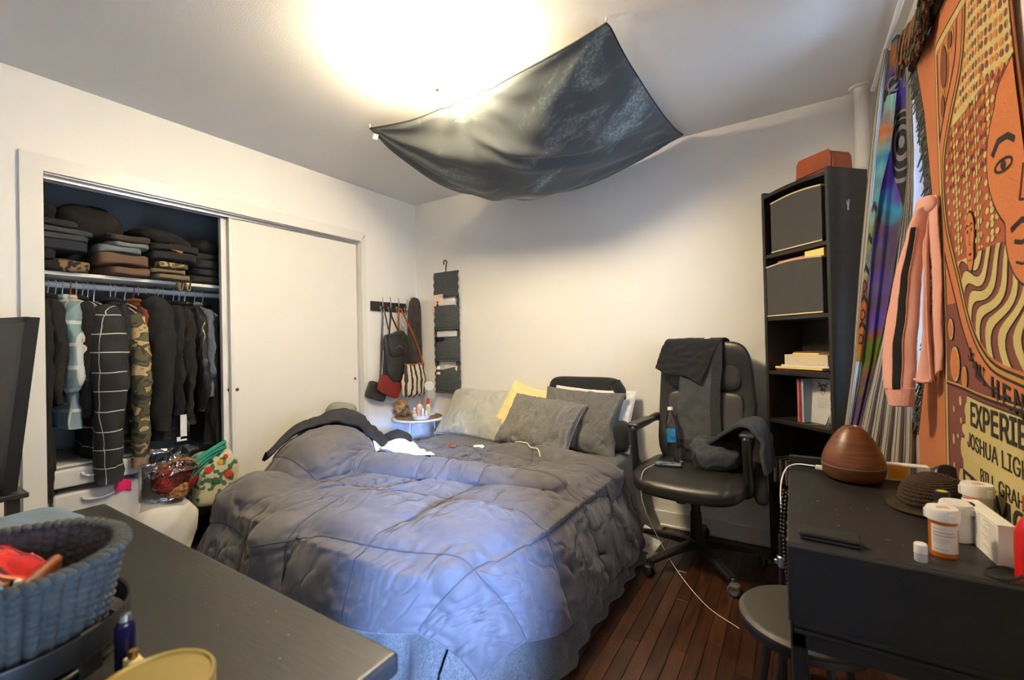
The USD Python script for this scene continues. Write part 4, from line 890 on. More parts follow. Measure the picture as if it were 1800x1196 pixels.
for k in range(12):
    part(dr, 'paint_chip', sq((cr.uniform(-1.1, -.55), cr.uniform(.25, .41), ZT+.0002), (.003*cr.uniform(.5, 1.3), .0012, .0005), .9, .9, 5, 8, rot=(0, 0, cr.uniform(0, 180))), 'print_grey', False, world=True)
# knitted basket
mat('knit_blue', (.050, .058, .066), .95, col2=(.075, .083, .090), scale=45, bump=.4, bscale=420)
BC0 = np.array([-.885, .125, 0])
t, u = np.meshgrid(np.linspace(0, 1, 120), np.linspace(0, 2*PI, 361), indexing='ij')
zz = .005+.122*t; rb_ = np.interp(t, [0, .06, .3, .7, 1], [.085, .098, .108, .118, .128])
P = np.stack([rb_*np.cos(u)*1.05, rb_*np.sin(u)*.95, zz], -1)
P += noise3(P, 7, 71)[..., None]*np.array([.016, .016, .012])*t[..., None]
N = np.stack([np.cos(u), np.sin(u), 0*u], -1)
bk_ = thing('knit_basket', 'chunky slate blue knitted basket standing on the dresser', 'basket', (*BC0[:2], ZT+.012))
row = t*12; col = u/(2*PI)*44
stitch = (np.abs(np.sin(PI*col))**.6)*(.50+.50*np.abs(np.sin(PI*(row+.5*np.floor(col))))**.7)*.0095
P1 = P+N*stitch[..., None]; P2_ = P-N*.007-N*(stitch*.6)[..., None]
k = P[..., 0].size; f = quads(*P.shape[:2])
part(bk_, 'knit_wall', (np.vstack([P1.reshape(-1, 3), P2_.reshape(-1, 3)]), np.vstack([f[:, ::-1], f+k])), 'knit_blue', True)
rim = []
for i in range(64):
    a = i/64*2*PI; c = P[-1, int(i/64*360)]
    rim.append(sq(c+np.array([0, 0, .002]), (.026, .015, .014), .9, .9, 8, 12, rot=(20*math.sin(i*2.1), 0, math.degrees(a)+25)))
part(bk_, 'knit_rim', cat(*rim), 'knit_blue', True)
part(bk_, 'basket_floor', cyl((0, 0, .0), .09, .012, 32), 'knit_blue', 40)
# what is in it
mat('red_stripe_cloth', lin(190, 34, 34), .9, bump=.4, bscale=500)
custom('striped_textile', {'tc': ('texture_coordinate', {}), 'mp': ('mapping', {'rotation': (0, 0, .55)}), 'sx': ('separate_xyz', {}), 'm': ('math', {'math_type': 'multiply', 'value2': 11.}), 'fr': ('math', {'math_type': 'fraction'}),
    'r': ('rgb_ramp', {'interpolate': False, 'ramp': [(0, lin(196, 32, 34)), (.30, lin(66, 34, 58)), (.38, lin(205, 60, 50)), (.50, lin(225, 150, 110)), (.56, lin(70, 40, 44)), (.62, lin(225, 150, 110)), (.67, lin(196, 32, 34)), (.86, lin(90, 40, 70)), (.92, lin(196, 32, 34))]}), 'bn': ('noise_texture', {'scale': 500.}), 'b': ('bump', {'strength': .4, 'distance': .003}), 'p': ('principled_bsdf', {'roughness': .9})},
    [('tc.object', 'mp.vector'), ('mp.vector', 'sx.vector'), ('sx.x', 'm.value1'), ('m.value', 'fr.value1'), ('fr.value', 'r.fac'), ('r.color', 'p.base_color'), ('bn.fac', 'b.height'), ('b.normal', 'p.normal')])
z0 = ZT+.012
a, b = np.meshgrid(np.linspace(-1, 1, 40), np.linspace(-1, 1, 40), indexing='ij')
G = np.stack([-.940+a*.084, .100+b*.070, .903+.036*np.cos(a*1.3)*np.cos(b*1.5)+noise3(np.stack([a, b, 0*a], -1), 2.4, 72)*.05], -1)
single('striped_cloth', shell(G, .010), 'striped_textile', 'red striped woven cloth in the knitted basket', 'cloth', True)
mat('wallet_brown', lin(130, 66, 34), .5)
single('wallet', move(box((-.045, -.007, -.045), (.045, .007, .03), .007, 3), (-.838, .150, .903), rz=-32, rx=-12), 'wallet_brown', 'brown leather wallet edge upright in the knitted basket', 'wallet', 30)
mat('bright_blue', lin(60, 140, 200), .4)
single('blue_packet', sq((-.818, .108, .918), (.030, .022, .03), .6, .6, 12, 20, .004, 40, 3), 'bright_blue', 'bright blue packet in the knitted basket', 'packet', True)
tt = thing('blue_tube', 'small blue tube with a white tip in the knitted basket', 'tube', (-.797, .126, .908), 0, ry=15)
part(tt, 'tube_body', lathe([(0, 0), (.007, 0), (.007, .018), (.005, .022), (0, .022)], 16), 'bright_blue', 40)
part(tt, 'white_tip', lathe([(0, .022), (.005, .022), (.003, .034), (0, .035)], 16), 'white_plastic', 40)
single('dark_pouch', sq((-.86, .09, .860), (.12, .09, .07), .6, .6, 16, 26, .01, 20, 5), 'black_cotton', 'black pouch under the striped cloth in the knitted basket', 'pouch', True)
single('gold_button', move(trimesh.creation.icosphere(2, .004), (-.865, .075, .897)), 'brushed_brass', 'tiny gold button on the black pouch in the basket', 'button', True)
# black band the basket stands in
st_ = thing('basket_stand', 'black metal band with uprights holding the knitted basket', 'stand', (*BC0[:2], ZT))
th = np.linspace(0, 2*PI, 73)[:-1]
v = []
for r, z in ((.1285, .055), (.1305, .057), (.1325, .057), (.1335, .055), (.1335, .026), (.1325, .024), (.1305, .024), (.1285, .026)):
    v.append(np.stack([r*np.cos(th)*1.03, r*np.sin(th)*.98, np.full_like(th, z)], -1))
v = np.array(v); part(st_, 'band', (v.reshape(-1, 3), quads(8, 72, True, True)), 'black_plastic', 40)
for k in range(4):
    a = math.radians(-62+90*k); part(st_, 'upright', move(box((.127, -.014, 0), (.1315, .014, .057), .001), rz=math.degrees(a)), 'black_plastic', False)
part(st_, 'base_ring', tube([(.120*math.cos(a), .120*math.sin(a), .005) for a in np.linspace(0, 2*PI, 40, endpoint=False)], .005, 8, True), 'black_plastic', True)
# gold tin, blue bottle, pale jar
gt = thing('gold_tin', 'round gold lidded tin at the front of the dresser', 'tin', (-.5785, .185, ZT))
mat('gold_lid', lin(205, 180, 110), .28, metal=.9)
part(gt, 'tin_body', cyl((0, 0, 0), .0555, .045, 48, .002), 'gold_lid', 40)
part(gt, 'lid', lathe([(.057, .036), (.058, .038), (.058, .058), (.0565, .0605), (.054, .0605), (.0525, .058), (0, .058)], 56), 'gold_lid', 30)
mat('cobalt', (.006, .007, .045), .15)
bl_ = thing('blue_bottle', 'slim cobalt blue bottle beside the basket stand', 'bottle', (-.742, .212, ZT))
part(bl_, 'bottle_body', lathe([(0, 0), (.0105, 0), (.011, .002), (.011, .055), (.007, .062), (0, .062)], 24), 'cobalt', 40)
part(bl_, 'bottle_cap', lathe([(0, .062), (.007, .062), (.006, .070), (0, .071)], 18), 'steel', 40)
pj = thing('perfume_bottle', 'pale yellow glass bottle between the basket stand and the gold tin', 'bottle', (-.695, .207, ZT))
mat('pale_yellow', lin(225, 215, 160), .2)
part(pj, 'bottle_body', box((-.014, -.008, 0), (.014, .008, .032), .003, 2), 'pale_yellow', 30)
part(pj, 'bottle_cap', cyl((-.004, 0, .032), .005, .010, 16, .001), 'brushed_brass', 40)
mat('denim_blue', lin(98, 118, 140), .9, bump=.3, bscale=400)
single('folded_cloth', sq((-1.34, .245, ZT+.028), (.30, .14, .055), .5, .5, 18, 36, .012, 12, 9), 'denim_blue', 'pale blue folded cloth on the dresser behind the knitted basket', 'cloth', True)
# side table with the monitor
tb = thing('black_table', 'small black side table in front of the closet casing', 'side table', (-2.65, .18, 0))
part(tb, 'table_top', box((-2.90, -.10, .682), (-2.40, .415, .70), .002), 'black_brown', False, world=True)
for x in (-2.88, -2.45):
    for y in (-.08, .36): part(tb, 'table_leg', box((x, y, 0), (x+.035, y+.035, .682), .002), 'black_brown', False, world=True)
single('steel_knob', sq((-2.60, .40, .712), (.03, .024, .022), 1, 1, 12, 18), 'steel', 'small steel knob lying on the black side table', 'knob', True)
mat('screen_black', (.008, .008, .009), .25)
tv = thing('monitor', 'thin black monitor seen at a slant at the left edge', 'monitor', (-2.42, .35, .70))
Tt, Tb = np.array([-2.33, .405, 1.346]), np.array([-2.421, .357, .706]); wv = np.array([-.952, -.311, 0])
nv = np.cross(wv, Tt-Tb); nv /= np.linalg.norm(nv); nv = nv if nv[1] < 0 else -nv
def slab(i0, i1, j0, j1, d0, d1):
    return hull([Tb+(Tt-Tb)*j+wv*i+nv*d for i in (i0, i1) for j in (j0, j1) for d in (d0, d1)])
part(tv, 'casing', slab(0, .52, 0, 1, -.035, 0), 'black_plastic', False, world=True)
part(tv, 'bezel', cat(slab(0, .022, 0, 1, 0, .006), slab(0, .52, .97, 1, 0, .006), slab(0, .52, 0, .04, 0, .006), slab(.50, .52, 0, 1, 0, .006)), 'black_plastic', False, world=True)
part(tv, 'screen', slab(.022, .50, .04, .97, 0, .002), 'screen_black', False, world=True)
part(tv, 'stand_foot', cat(box((-2.80, .12, .70), (-2.50, .30, .712), .003), box((-2.67, .19, .71), (-2.63, .23, .80))), 'black_plastic', False, world=True)
# ---------------------------------------------------------------- closet: shelf, rod, garments, folded clothes, things on the floor
RX, RZ = -3.25, 1.572
struct('closet_shelf', box((CB, CY0-.25, 1.603), (-3.085, CY1+.15, 1.622), .002), 'white_gloss', 'white closet shelf over the hanging rod', 'shelf')
rod = thing('closet_rod', 'white painted rod under the closet shelf', 'closet rod', (RX, 1.4, RZ))
part(rod, 'rod_bar', tube([(RX, CY0-.25, RZ), (RX, CY1+.15, RZ)], .016, 16), 'white_gloss', 40, world=True)
for y in (CY0-.24, 1.47, CY1+.13): part(rod, 'rod_socket', cat(box((RX-.03, y-.008, RZ-.03), (RX+.03, y+.008, RZ+.031), .004)), 'white_gloss', 30, world=True)
def check(name, base, line, kz, ky, w=.06, line2=None, rough=.9):
    nodes = {'tc': ('texture_coordinate', {}), 'nz': ('noise_texture', {'scale': 3.}), 'mx': ('mix', {'mix_type': 'add', 'fac': .06}), 's': ('separate_xyz', {}), 'a': ('math', {'math_type': 'multiply', 'value2': kz}), 'fa': ('math', {'math_type': 'fraction'}), 'la': ('math', {'math_type': 'less_than', 'value2': w}),
             'xy': ('math', {'math_type': 'add'}), 'b': ('math', {'math_type': 'multiply', 'value2': ky}), 'fb': ('math', {'math_type': 'fraction'}), 'lb': ('math', {'math_type': 'less_than', 'value2': w*ky/kz}), 'm': ('math', {'math_type': 'maximum'}), 'c': ('mix', {'color1': base, 'color2': line}), 'p': ('principled_bsdf', {'roughness': rough})}
    custom(name, nodes, [('tc.object', 'nz.vector'), ('tc.object', 'mx.color1'), ('nz.color', 'mx.color2'), ('mx.color', 's.vector'), ('s.z', 'a.value1'), ('a.value', 'fa.value1'), ('fa.value', 'la.value1'), ('s.x', 'xy.value1'), ('s.y', 'xy.value2'), ('xy.value', 'b.value1'), ('b.value', 'fb.value1'), ('fb.value', 'lb.value1'), ('la.value', 'm.value1'), ('lb.value', 'm.value2'), ('m.value', 'c.fac'), ('c.color', 'p.base_color')])
check('windowpane_check', (.016, .016, .018), (.50, .50, .50), 10.2, 6.5, .055)
check('blue_plaid', (.20, .30, .33), (.55, .60, .60), 9., 9., .16)
mat('cloth_black', (.0075, .0075, .0085), .95, bump=.3, bscale=300)
mat('cloth_black_warm', (.011, .010, .0095), .95, bump=.3, bscale=200)
mat('cloth_charcoal', (.016, .017, .020), .95, bump=.3, bscale=300)
mat('cloth_blush', lin(206, 180, 170), .9); mat('cloth_rust', lin(120, 66, 44), .9); mat('cloth_grey', lin(92, 98, 112), .9, bump=.3, bscale=300); mat('cloth_tan', lin(150, 124, 96), .9, bump=.3, bscale=300)
mat('quilt_leather', (.010, .010, .011), .32, bump=.25, bscale=70)
custom('camouflage', {'tc': ('texture_coordinate', {}), 'mp': ('mapping', {'scale': (1, 1, 1.6)}), 'n': ('noise_texture', {'scale': 10., 'detail': 1.5, 'distortion': .4}), 'r': ('rgb_ramp', {'interpolate': False, 'ramp': [(0, lin(52, 50, 44)), (.40, lin(84, 84, 62)), (.50, lin(70, 58, 44)), (.54, lin(170, 150, 112)), (.62, lin(96, 92, 68)), (.70, lin(60, 56, 46))]}), 'p': ('principled_bsdf', {'roughness': .9})},
       [('tc.object', 'mp.vector'), ('mp.vector', 'n.vector'), ('n.fac', 'r.fac'), ('r.color', 'p.base_color')])
custom('thin_film', {'t': ('transparent_bsdf', {'color': (.93, .94, .95)}), 'g': ('glossy_bsdf', {'roughness': .12, 'color': (.8, .82, .85)}), 'm': ('mix_closure', {'fac': .12})}, [('t.BSDF', 'm.closure1'), ('g.BSDF', 'm.closure2')], 'm.closure')
def hanger(y, col, label, dz=0, group='white plastic hangers on the closet rod', tilt=0):
    h_ = thing('clothes_hanger', label, 'clothes hanger', (RX, y, RZ), tilt, group)
    hook = [(.021*math.cos(a), 0, .021*math.sin(a)) for a in np.linspace(math.radians(200), math.radians(-60), 14)]
    hook += [(.006, 0, -.035), (0, 0, -.050), (0, 0, -.085)]
    part(h_, 'hook', tube(hook, .0028, 8), col, True)
    part(h_, 'shoulder_bar', tube(bez([(-.20, 0, -.145), (-.10, 0, -.105), (0, 0, -.082), (.10, 0, -.105), (.20, 0, -.145)], 6), .0045, 8), col, True)
    part(h_, 'trouser_bar', tube([(-.20, 0, -.146), (.20, 0, -.146)], .004, 8), col, True)
    return h_
gs = 0
def garment(name, label, catg, y, mt, L, seed, sleeve=.55, hw=.215, thick=.035, mt2=None, top=1.472, sl_r=.055, lean=0., sleeve_out=.02, cuff=None, collar=True, fl=.62):
    """a garment hanging edge-on: body with folds, sleeve at the room side, collar"""
    G = thing(name, label, catg, (RX, y, top-L))
    s, u = np.meshgrid(np.linspace(0, 1, 46), np.linspace(0, 2*PI, 64, endpoint=False), indexing='ij')
    z = top+.03-(L+.03)*s
    wx = hw*np.interp(s, [0, .03, .07, .12, .5, 1], [.18, .45, .80, .93, .92, 1.0]); wy = thick*np.interp(s, [0, .05, .2, .7, 1], [.7, .9, 1.0, 1.15, 1.35])
    zz = z-.07*np.clip(np.abs(np.cos(u))*np.interp(s, [0, .12, .2], [0, 1, 0]), 0, 1)*0
    x = RX+wx*np.sign(np.cos(u))*np.abs(np.cos(u))**.75; yy = y+wy*np.sign(np.sin(u))*np.abs(np.sin(u))**.8+lean*(1-s)*0
    P = np.stack([x, yy, zz], -1)
    fold_ = noise3(np.stack([x*1.6, yy*3, zz*.35], -1), 13, seed)*.05*np.clip(s*3, 0, 1)
    P[..., 1] += fold_; P[..., 0] += noise3(np.stack([x, yy*5, zz*.5], -1), 11, seed+1)*.03*np.clip(s*2, 0, 1)
    P[..., 2] += noise3(P, 5, seed+2)*.03*(s > .95)
    v = P.reshape(-1, 3); f = quads(46, 64, False, True)
    k = len(v); v = np.vstack([v, P[-1].mean(0), P[0].mean(0)]); j = np.arange(64)
    f = np.vstack([f, np.stack([np.full(64, k), 45*64+(j+1) % 64, 45*64+j], 1)[:, ::-1], np.stack([np.full(64, k+1), (j+1) % 64, j], 1)])
    part(G, 'body', (v, f), mt, True, world=True)
    if sleeve:
        fx = RX+hw*.93
        p = bez([(fx-.06, y, top-.035), (fx-.005, y-.004, top-.07), (fx+sleeve_out, y-.01, top-.22), (fx+sleeve_out+.012, y-.012, top-.40), (fx+sleeve_out*.6, y-.012, top-.07-sleeve)], 10)
        sl = tube(p, np.interp(np.linspace(0, 1, len(p)), [0, .12, .5, .92, 1], [sl_r*.75, sl_r, sl_r*.95, sl_r*.75, sl_r*.6]), 22, flat=1)
        v, f = sl; v = v.copy(); d = noise3(v*np.array([1, 1, .7]), 15, seed+5); v[:, 0] += d*.035; e_ = np.abs(noise3(v*np.array([3, 3, .5]), 12, seed+6)); v[:, 1] = y-.01+(v[:, 1]-y+.01)*fl+d*.04; v[:, 0] -= np.exp(-(e_/.05)**2)*.012
        part(G, 'sleeve', (v, f), mt2 or mt, True, world=True)
        if cuff: part(G, 'cuff', tube([p[-1]+np.array([0, 0, .012]), p[-1]+np.array([0, 0, -.045])], sl_r*.62, 16), cuff, 40, world=True)
    if collar:
        c = [(RX+.05*math.cos(a), y+.03*math.sin(a), top+.025+.01*math.cos(a)) for a in np.linspace(0, 2*PI, 24, endpoint=False)]
        part(G, 'collar', tube(c, .014, 8, True, flat=1.5), mt2 or mt, True, world=True)
    return G
GAR = [('coat', 'long black coat hanging at the far left of the closet, snaps at its hem', 'coat', .590, 'cloth_black', .98, .74, {}),
       ('jacket', 'black jacket second from the left on the closet rod', 'jacket', .636, 'cloth_black_warm', .52, .43, {}),
       ('plaid_shirt', 'pale blue plaid shirt on the closet rod', 'shirt', .690, 'blue_plaid', .64, .36, dict(sl_r=.062)),
       ('blouse', 'blush cream blouse beside the plaid shirt', 'shirt', .722, 'cloth_blush', .30, .12, dict(sl_r=.035)),
       ('dark_shirt', 'plain black shirt between the blue plaid shirt and the checked coat', 'shirt', .744, 'cloth_black', .60, .5, {}),
       ('checked_coat', 'black overcoat with large white windowpane checks in the closet', 'coat', .815, 'windowpane_check', .88, .82, dict(thick=.05, sl_r=.088, sleeve_out=.06, top=1.43, fl=.9)),
       ('dark_jacket', 'black jacket behind the camouflage one', 'jacket', .885, 'cloth_charcoal', .70, .4, {}),
       ('camouflage_jacket', 'green and tan camouflage jacket on the closet rod', 'jacket', .948, 'camouflage', .74, .72, dict(sl_r=.060, sleeve_out=.06, cuff='cloth_tan', top=1.42, fl=.8)),
       ('rust_shirt', 'rust brown shirt just right of the camouflage jacket', 'shirt', .985, 'cloth_rust', .68, .30, dict(sl_r=.04)),
       ('wool_coat', 'plain black wool coat in the middle of the closet rod', 'coat', 1.045, 'cloth_black', .80, .66, dict(thick=.055, sl_r=.078, sleeve_out=.05, top=1.50, fl=.85)),
       ('suit_jacket', 'black suit jacket beside the wool coat, partly in clear film', 'jacket', 1.130, 'cloth_black', .72, .56, dict(thick=.045, sl_r=.06)),
       ('fitted_jacket', 'black fitted jacket left of the quilted leather one', 'jacket', 1.185, 'cloth_black_warm', .70, .58, dict(sl_r=.055, sleeve_out=.03)),
       ('leather_jacket', 'black quilted leather jacket near the sliding door', 'jacket', 1.245, 'quilt_leather', .62, .55, dict(thick=.05, sl_r=.062, sleeve_out=.05)),
       ('grey_shirt', 'slate grey shirt just left of the sliding door', 'shirt', 1.300, 'cloth_grey', .55, .25, dict(sl_r=.045)),
       ('black_dress', 'long black garment nearest the sliding door', 'garment', 1.345, 'cloth_black', .85, 0, {})]
HL = {.590: 'hanger of the long coat at the far left of the rod', .636: 'hanger of the second jacket from the left', .690: 'hanger in the blue plaid shirt', .722: 'hanger in the blush blouse', .744: 'hanger in the plain black shirt', .815: 'hanger in the windowpane checked coat', .885: 'hanger in the jacket behind the camouflage one', .948: 'hanger in the camouflage jacket', .985: 'hanger in the rust brown shirt', 1.045: 'hanger in the black wool coat', 1.130: 'hanger in the suit jacket with clear film', 1.185: 'hanger in the black fitted jacket', 1.245: 'hanger in the quilted leather jacket', 1.300: 'hanger in the slate grey shirt', 1.345: 'hanger of the garment nearest the sliding door'}
mat('orange_plastic', lin(225, 140, 40), .4); mat('pink_plastic', lin(215, 60, 90), .4)
for i, (nm, lb, ct, y, mt, L, sl, kw) in enumerate(GAR):
    hc = {'blouse': 'orange_plastic', 'rust_shirt': 'pink_plastic'}.get(nm, 'white_plastic')
    hanger(y, hc, ('white ' if hc == 'white_plastic' else hc.split('_')[0]+' ')+'plastic '+HL[y], tilt=RNG.uniform(-8, 8), group=None)
    g_ = garment(nm, lb, ct, y, mt, L, 80+5*i, sl, **kw)
    if nm == 'coat':
        for k in range(3): part(g_, 'snap', move(cyl((0, 0, 0), .007, .003, 12, .001), (RX+.20-.02*k, y-.036-.004*k, .56-.03*(k % 2)), rx=90), 'steel', 40, world=True)
for y in (.612, .664, .768, .79, .905, 1.01, 1.088, 1.105, 1.215):
    hanger(y, 'white_plastic', 'empty white plastic hanger between garments on the closet rod', tilt=RNG.uniform(-10, 10), group='empty white hangers on the closet rod')
# clear garment film with a paper label
a, b = np.meshgrid(np.linspace(0, 1, 30), np.linspace(0, 1, 50), indexing='ij')
G = np.stack([-3.26+.27*a, 1.158+.02*np.sin(a*9+b*4), 1.44-.76*b], -1); G += noise3(G, 11, 91)[..., None]*np.array([.03, .05, .02])
single('garment_film', shell(G, .0008), 'thin_film', 'clear plastic dry cleaning film over the black suit jacket', 'plastic film', True)
single('film_label', cat(box((-3.0, 1.118, .70), (-2.995, 1.150, .84)), box((-3.0, 1.10, .69), (-2.995, 1.150, .715))), 'paper_white', 'white paper cuff hanging below the black suit jacket', 'paper')
# folded clothes on the shelf
def folded(name, label, catg, y0, y1, z0, h, mt, seed, layers=2, x0=-3.52, x1=-3.05, kw=None):
    n_ = thing(name, label, catg, ((x0+x1)/2, (y0+y1)/2, z0))
    t_ = h/layers
    for k in range(layers):
        r = random.Random(seed*10+k)
        part(n_, 'folded_layer', sq(((x0+x1)/2+r.uniform(-.01, .01), (y0+y1)/2+r.uniform(-.008, .008), z0+t_*(k+.5)), ((x1-x0), (y1-y0)+r.uniform(-.02, .015), t_*1.08), .35, .28, 18, 60, min(.020, t_*.5), 11, seed+k, rot=(0, 0, r.uniform(-8, 8))), mt, True, world=True)
    return n_
mat('fold_navy', (.020, .023, .032), .95, bump=.3, bscale=300); mat('fold_slate', (.034, .040, .048), .95, bump=.3, bscale=300, col2=(.05, .056, .064), scale=12); mat('fold_brown', lin(104, 80, 66), .95, bump=.3, bscale=300); mat('fold_denim_grey', lin(92, 102, 108), .95, col2=lin(120, 128, 130), scale=9, bump=.3, bscale=300); mat('fold_dark_brown', lin(62, 52, 48), .95, bump=.3, bscale=300); mat('fold_khaki', lin(112, 98, 78), .95, bump=.3, bscale=300)
mat('leopard', lin(124, 100, 74), .9, col2=lin(30, 26, 24), scale=42, detail=1, lo=.48, hi=.54)
FZ = 1.6235
folded('folded_knitwear', 'leopard patterned knitwear lowest at the left of the closet shelf', 'folded clothes', .64, .785, FZ, .060, 'leopard', 1, 1)
folded('folded_black_trousers', 'black folded trousers lowest at the far left of the closet shelf', 'folded clothes', .47, .632, FZ, .105, 'cloth_black', 2)
folded('folded_navy_shirt', 'navy folded shirt above the leopard knitwear', 'folded clothes', .50, .76, FZ+.106, .050, 'fold_navy', 3, 1)
folded('folded_slate_sweater', 'slate blue folded sweater in the left stack on the closet shelf', 'folded clothes', .49, .775, FZ+.157, .062, 'fold_slate', 4)
folded('folded_dark_fleece', 'charcoal folded fleece on top of the left stack on the closet shelf', 'folded clothes', .50, .74, FZ+.22, .038, 'cloth_charcoal', 5, 1)
def lump(name, label, catg, c, s, mt, seed, amp=.03, ns=9, rot=(0, 0, 0), e=(.75, .8)):
    return single(name, sq(c, s, e[0], e[1], 30, 52, amp, ns, seed, rot), mt, label, catg, True)
lump('black_parka', 'black rumpled jacket heaped on the far left stack in the closet', 'jacket', (-3.26, .56, FZ+.305), (.36, .22, .13), 'cloth_black', 101)
lump('black_bag', 'black bulging bag on top of the closet shelf pile', 'bag', (-3.26, .80, FZ+.302), (.36, .26, .175), 'cloth_black_warm', 102, .035, 8, (0, 14, 0))
folded('folded_brown_trousers', 'brown folded trousers hanging over the closet shelf edge', 'folded trousers', .795, 1.005, FZ-.002, .120, 'fold_brown', 6, 2, -3.50, -3.02)
folded('folded_grey_jeans', 'washed grey blue jeans folded on the brown trousers', 'folded jeans', .80, .995, FZ+.122, .068, 'fold_denim_grey', 7, 2, -3.5, -3.03)
folded('folded_cord_trousers', 'dark brown corduroy trousers on the washed grey jeans', 'folded trousers', .81, 1.00, FZ+.190, .044, 'fold_dark_brown', 8, 1, -3.5, -3.05)
folded('folded_khaki_trousers', 'khaki trousers lowest of the right stack on the closet shelf', 'folded trousers', 1.02, 1.20, FZ, .062, 'fold_khaki', 9, 2, -3.5, -3.0)
folded('folded_camouflage_trousers', 'camouflage trousers folded on the khaki ones', 'folded trousers', 1.03, 1.19, FZ+.063, .048, 'camouflage', 10, 1, -3.5, -3.03)
folded('folded_black_jeans', 'black jeans with a tan leather patch in the right stack on the closet shelf', 'folded jeans', 1.02, 1.25, FZ+.112, .10, 'cloth_charcoal', 11, 2, -3.5, -3.03)
single('jeans_patch', move(box((-.002, -.035, -.016), (.002, .035, .016), .001), (-3.032, 1.125, FZ+.185), rx=-16), 'wallet_brown', 'tan leather patch on the folded black jeans', 'leather patch')
lump('black_coat_heap', 'black coat heaped over the right stack on the closet shelf', 'coat', (-3.26, 1.10, FZ+.245), (.42, .32, .10), 'cloth_black', 103, .025, 9, (-10, 0, 0))
folded('folded_dark_pile', 'dark folded clothes behind the sliding door edge on the closet shelf', 'folded clothes', 1.22, 1.45, FZ, .20, 'cloth_charcoal', 12, 4, -3.5, -3.08)
lump('black_knit_heap', 'black knitted heap at the right end of the closet shelf', 'folded clothes', (-3.28, 1.34, FZ+.245), (.36, .20, .09), 'cloth_black', 104)
gl_ = thing('work_glove', 'tan strap dangling from the closet shelf over the rod', 'strap', (-3.06, 1.17, FZ))
for k, y in enumerate((1.145, 1.185)): part(gl_, 'strap_loop', tube(bez([(-3.09, y-.02, FZ+.004), (-3.055, y-.014, FZ+.006), (-3.05, y, FZ-.05), (-3.052, y+.012, FZ-.052), (-3.056, y+.02, FZ+.0)], 8), .011, 8, flat=.3), 'carton_orange' if False else 'cloth_tan', True, world=True)
# drawer unit and bags on the closet floor
struct('closet_floor', box((CB, CY0-.25, -.05), (XL-.0, CY1+.15, -.001)), 'plank_1', 'dark wood floor inside the closet', 'floor')
mat('bin_white', lin(206, 206, 206), .45, bump=.05, bscale=20)
du_ = thing('drawer_unit', 'white plastic drawer unit under the hanging clothes', 'drawer unit', (-3.3, .77, 0))
part(du_, 'unit_frame', cat(box((-3.58, .585, 0), (-3.07, .600, .655), .004), box((-3.58, .945, 0), (-3.07, .960, .655), .004), box((-3.58, .585, .64), (-3.07, .96, .655), .004), box((-3.58, .585, 0), (-3.56, .96, .655))), 'bin_white', 30, world=True)
for k, (z0, z1) in enumerate(((.545, .636), (.285, .515), (.02, .265))):
    d_ = part(du_, 'drawer', box((-3.50, .604, z0), (-3.045, .941, z1), .012, 3), 'bin_white', 30, world=True)
    part(d_, 'handle', move(tube(bez([(0, -.06, 0), (.014, -.05, -.012), (.018, 0, -.018), (.014, .05, -.012), (0, .06, 0)], 6), .007, 8), (-3.045, .77, z1-.03)), 'bin_white', True, world=True)
mat('hot_pink', lin(225, 40, 110), .8)
single('pink_garment', shell(np.stack(np.meshgrid(np.linspace(.835, .90, 10), np.linspace(0, 1, 10), indexing='ij'), -1)[..., [1, 0, 1]]*np.array([0, 1, -.062])+np.array([-3.035, 0, .532])+np.stack([.008*np.sin(np.linspace(0, 7, 10))[:, None]*np.ones(10), 0*np.ones((10, 10)), .006*np.sin(np.linspace(0, 5, 10))[:, None]*np.ones(10)], -1), .003), 'hot_pink', 'hot pink garment caught in the white plastic drawer', 'garment', True)
lump('white_laundry_bag', 'stuffed white fabric bag on the closet floor', 'laundry bag', (-3.03, 1.03, .20), (.30, .30, .40), 'paper_white', 105, .03, 7)
mat('red_brocade', lin(150, 34, 26), .85, col2=lin(60, 14, 12), scale=60, detail=2, bump=.4, bscale=200)
mat('gold_brocade', lin(170, 125, 70), .7, col2=lin(80, 48, 28), scale=80, detail=2, bump=.4, bscale=200)
rg = thing('brocade_bag', 'red embroidered bag with a gold strap on the closet floor pile', 'bag', (-2.97, 1.09, .43))
part(rg, 'bag_body', sq((-2.97, 1.08, .50), (.12, .22, .17), .55, .6, 24, 40, .012, 14, 6, (0, 0, 10)), 'red_brocade', True, world=True)
part(rg, 'gold_trim', sq((-2.925, 1.075, .425), (.04, .10, .10), .7, .7, 14, 24, .012, 20, 7), 'gold_brocade', True, world=True)
part(rg, 'bag_strap', tube(bez([(-2.93, 1.0, .55), (-2.905, 1.04, .60), (-2.90, 1.12, .60), (-2.91, 1.17, .55), (-2.905, 1.12, .535), (-2.905, 1.05, .54)], 8), .009, 8, flat=.4), 'gold_brocade', True, world=True)
mat('floral', lin(70, 110, 84), .8, col2=lin(205, 200, 170), scale=24, detail=1, lo=.45, hi=.5)
fb = thing('floral_bag', 'floral tote bag with teal straps beside the sliding door', 'bag', (-3.02, 1.29, .28))
part(fb, 'bag_body', sq((-3.03, 1.31, .43), (.18, .26, .32), .45, .5, 24, 40, .014, 9, 8), 'floral', True, world=True)
mat('poppy', lin(210, 60, 40), .8); mat('marigold', lin(225, 165, 50), .8); mat('leaf_green', lin(50, 96, 60), .8)
for k, (y, z, c, r) in enumerate(((1.235, .50, 'poppy', .022), (1.30, .53, 'marigold', .018), (1.345, .45, 'poppy', .024), (1.27, .43, 'leaf_green', .02), (1.33, .56, 'poppy', .014), (1.25, .55, 'leaf_green', .014))):
    part(fb, 'printed_flower', sq((-2.94, y, z), (.012, r*2, r*2), .9, .9, 8, 14), c, True, world=True)
mat('teal_strap', lin(36, 140, 120), .7)
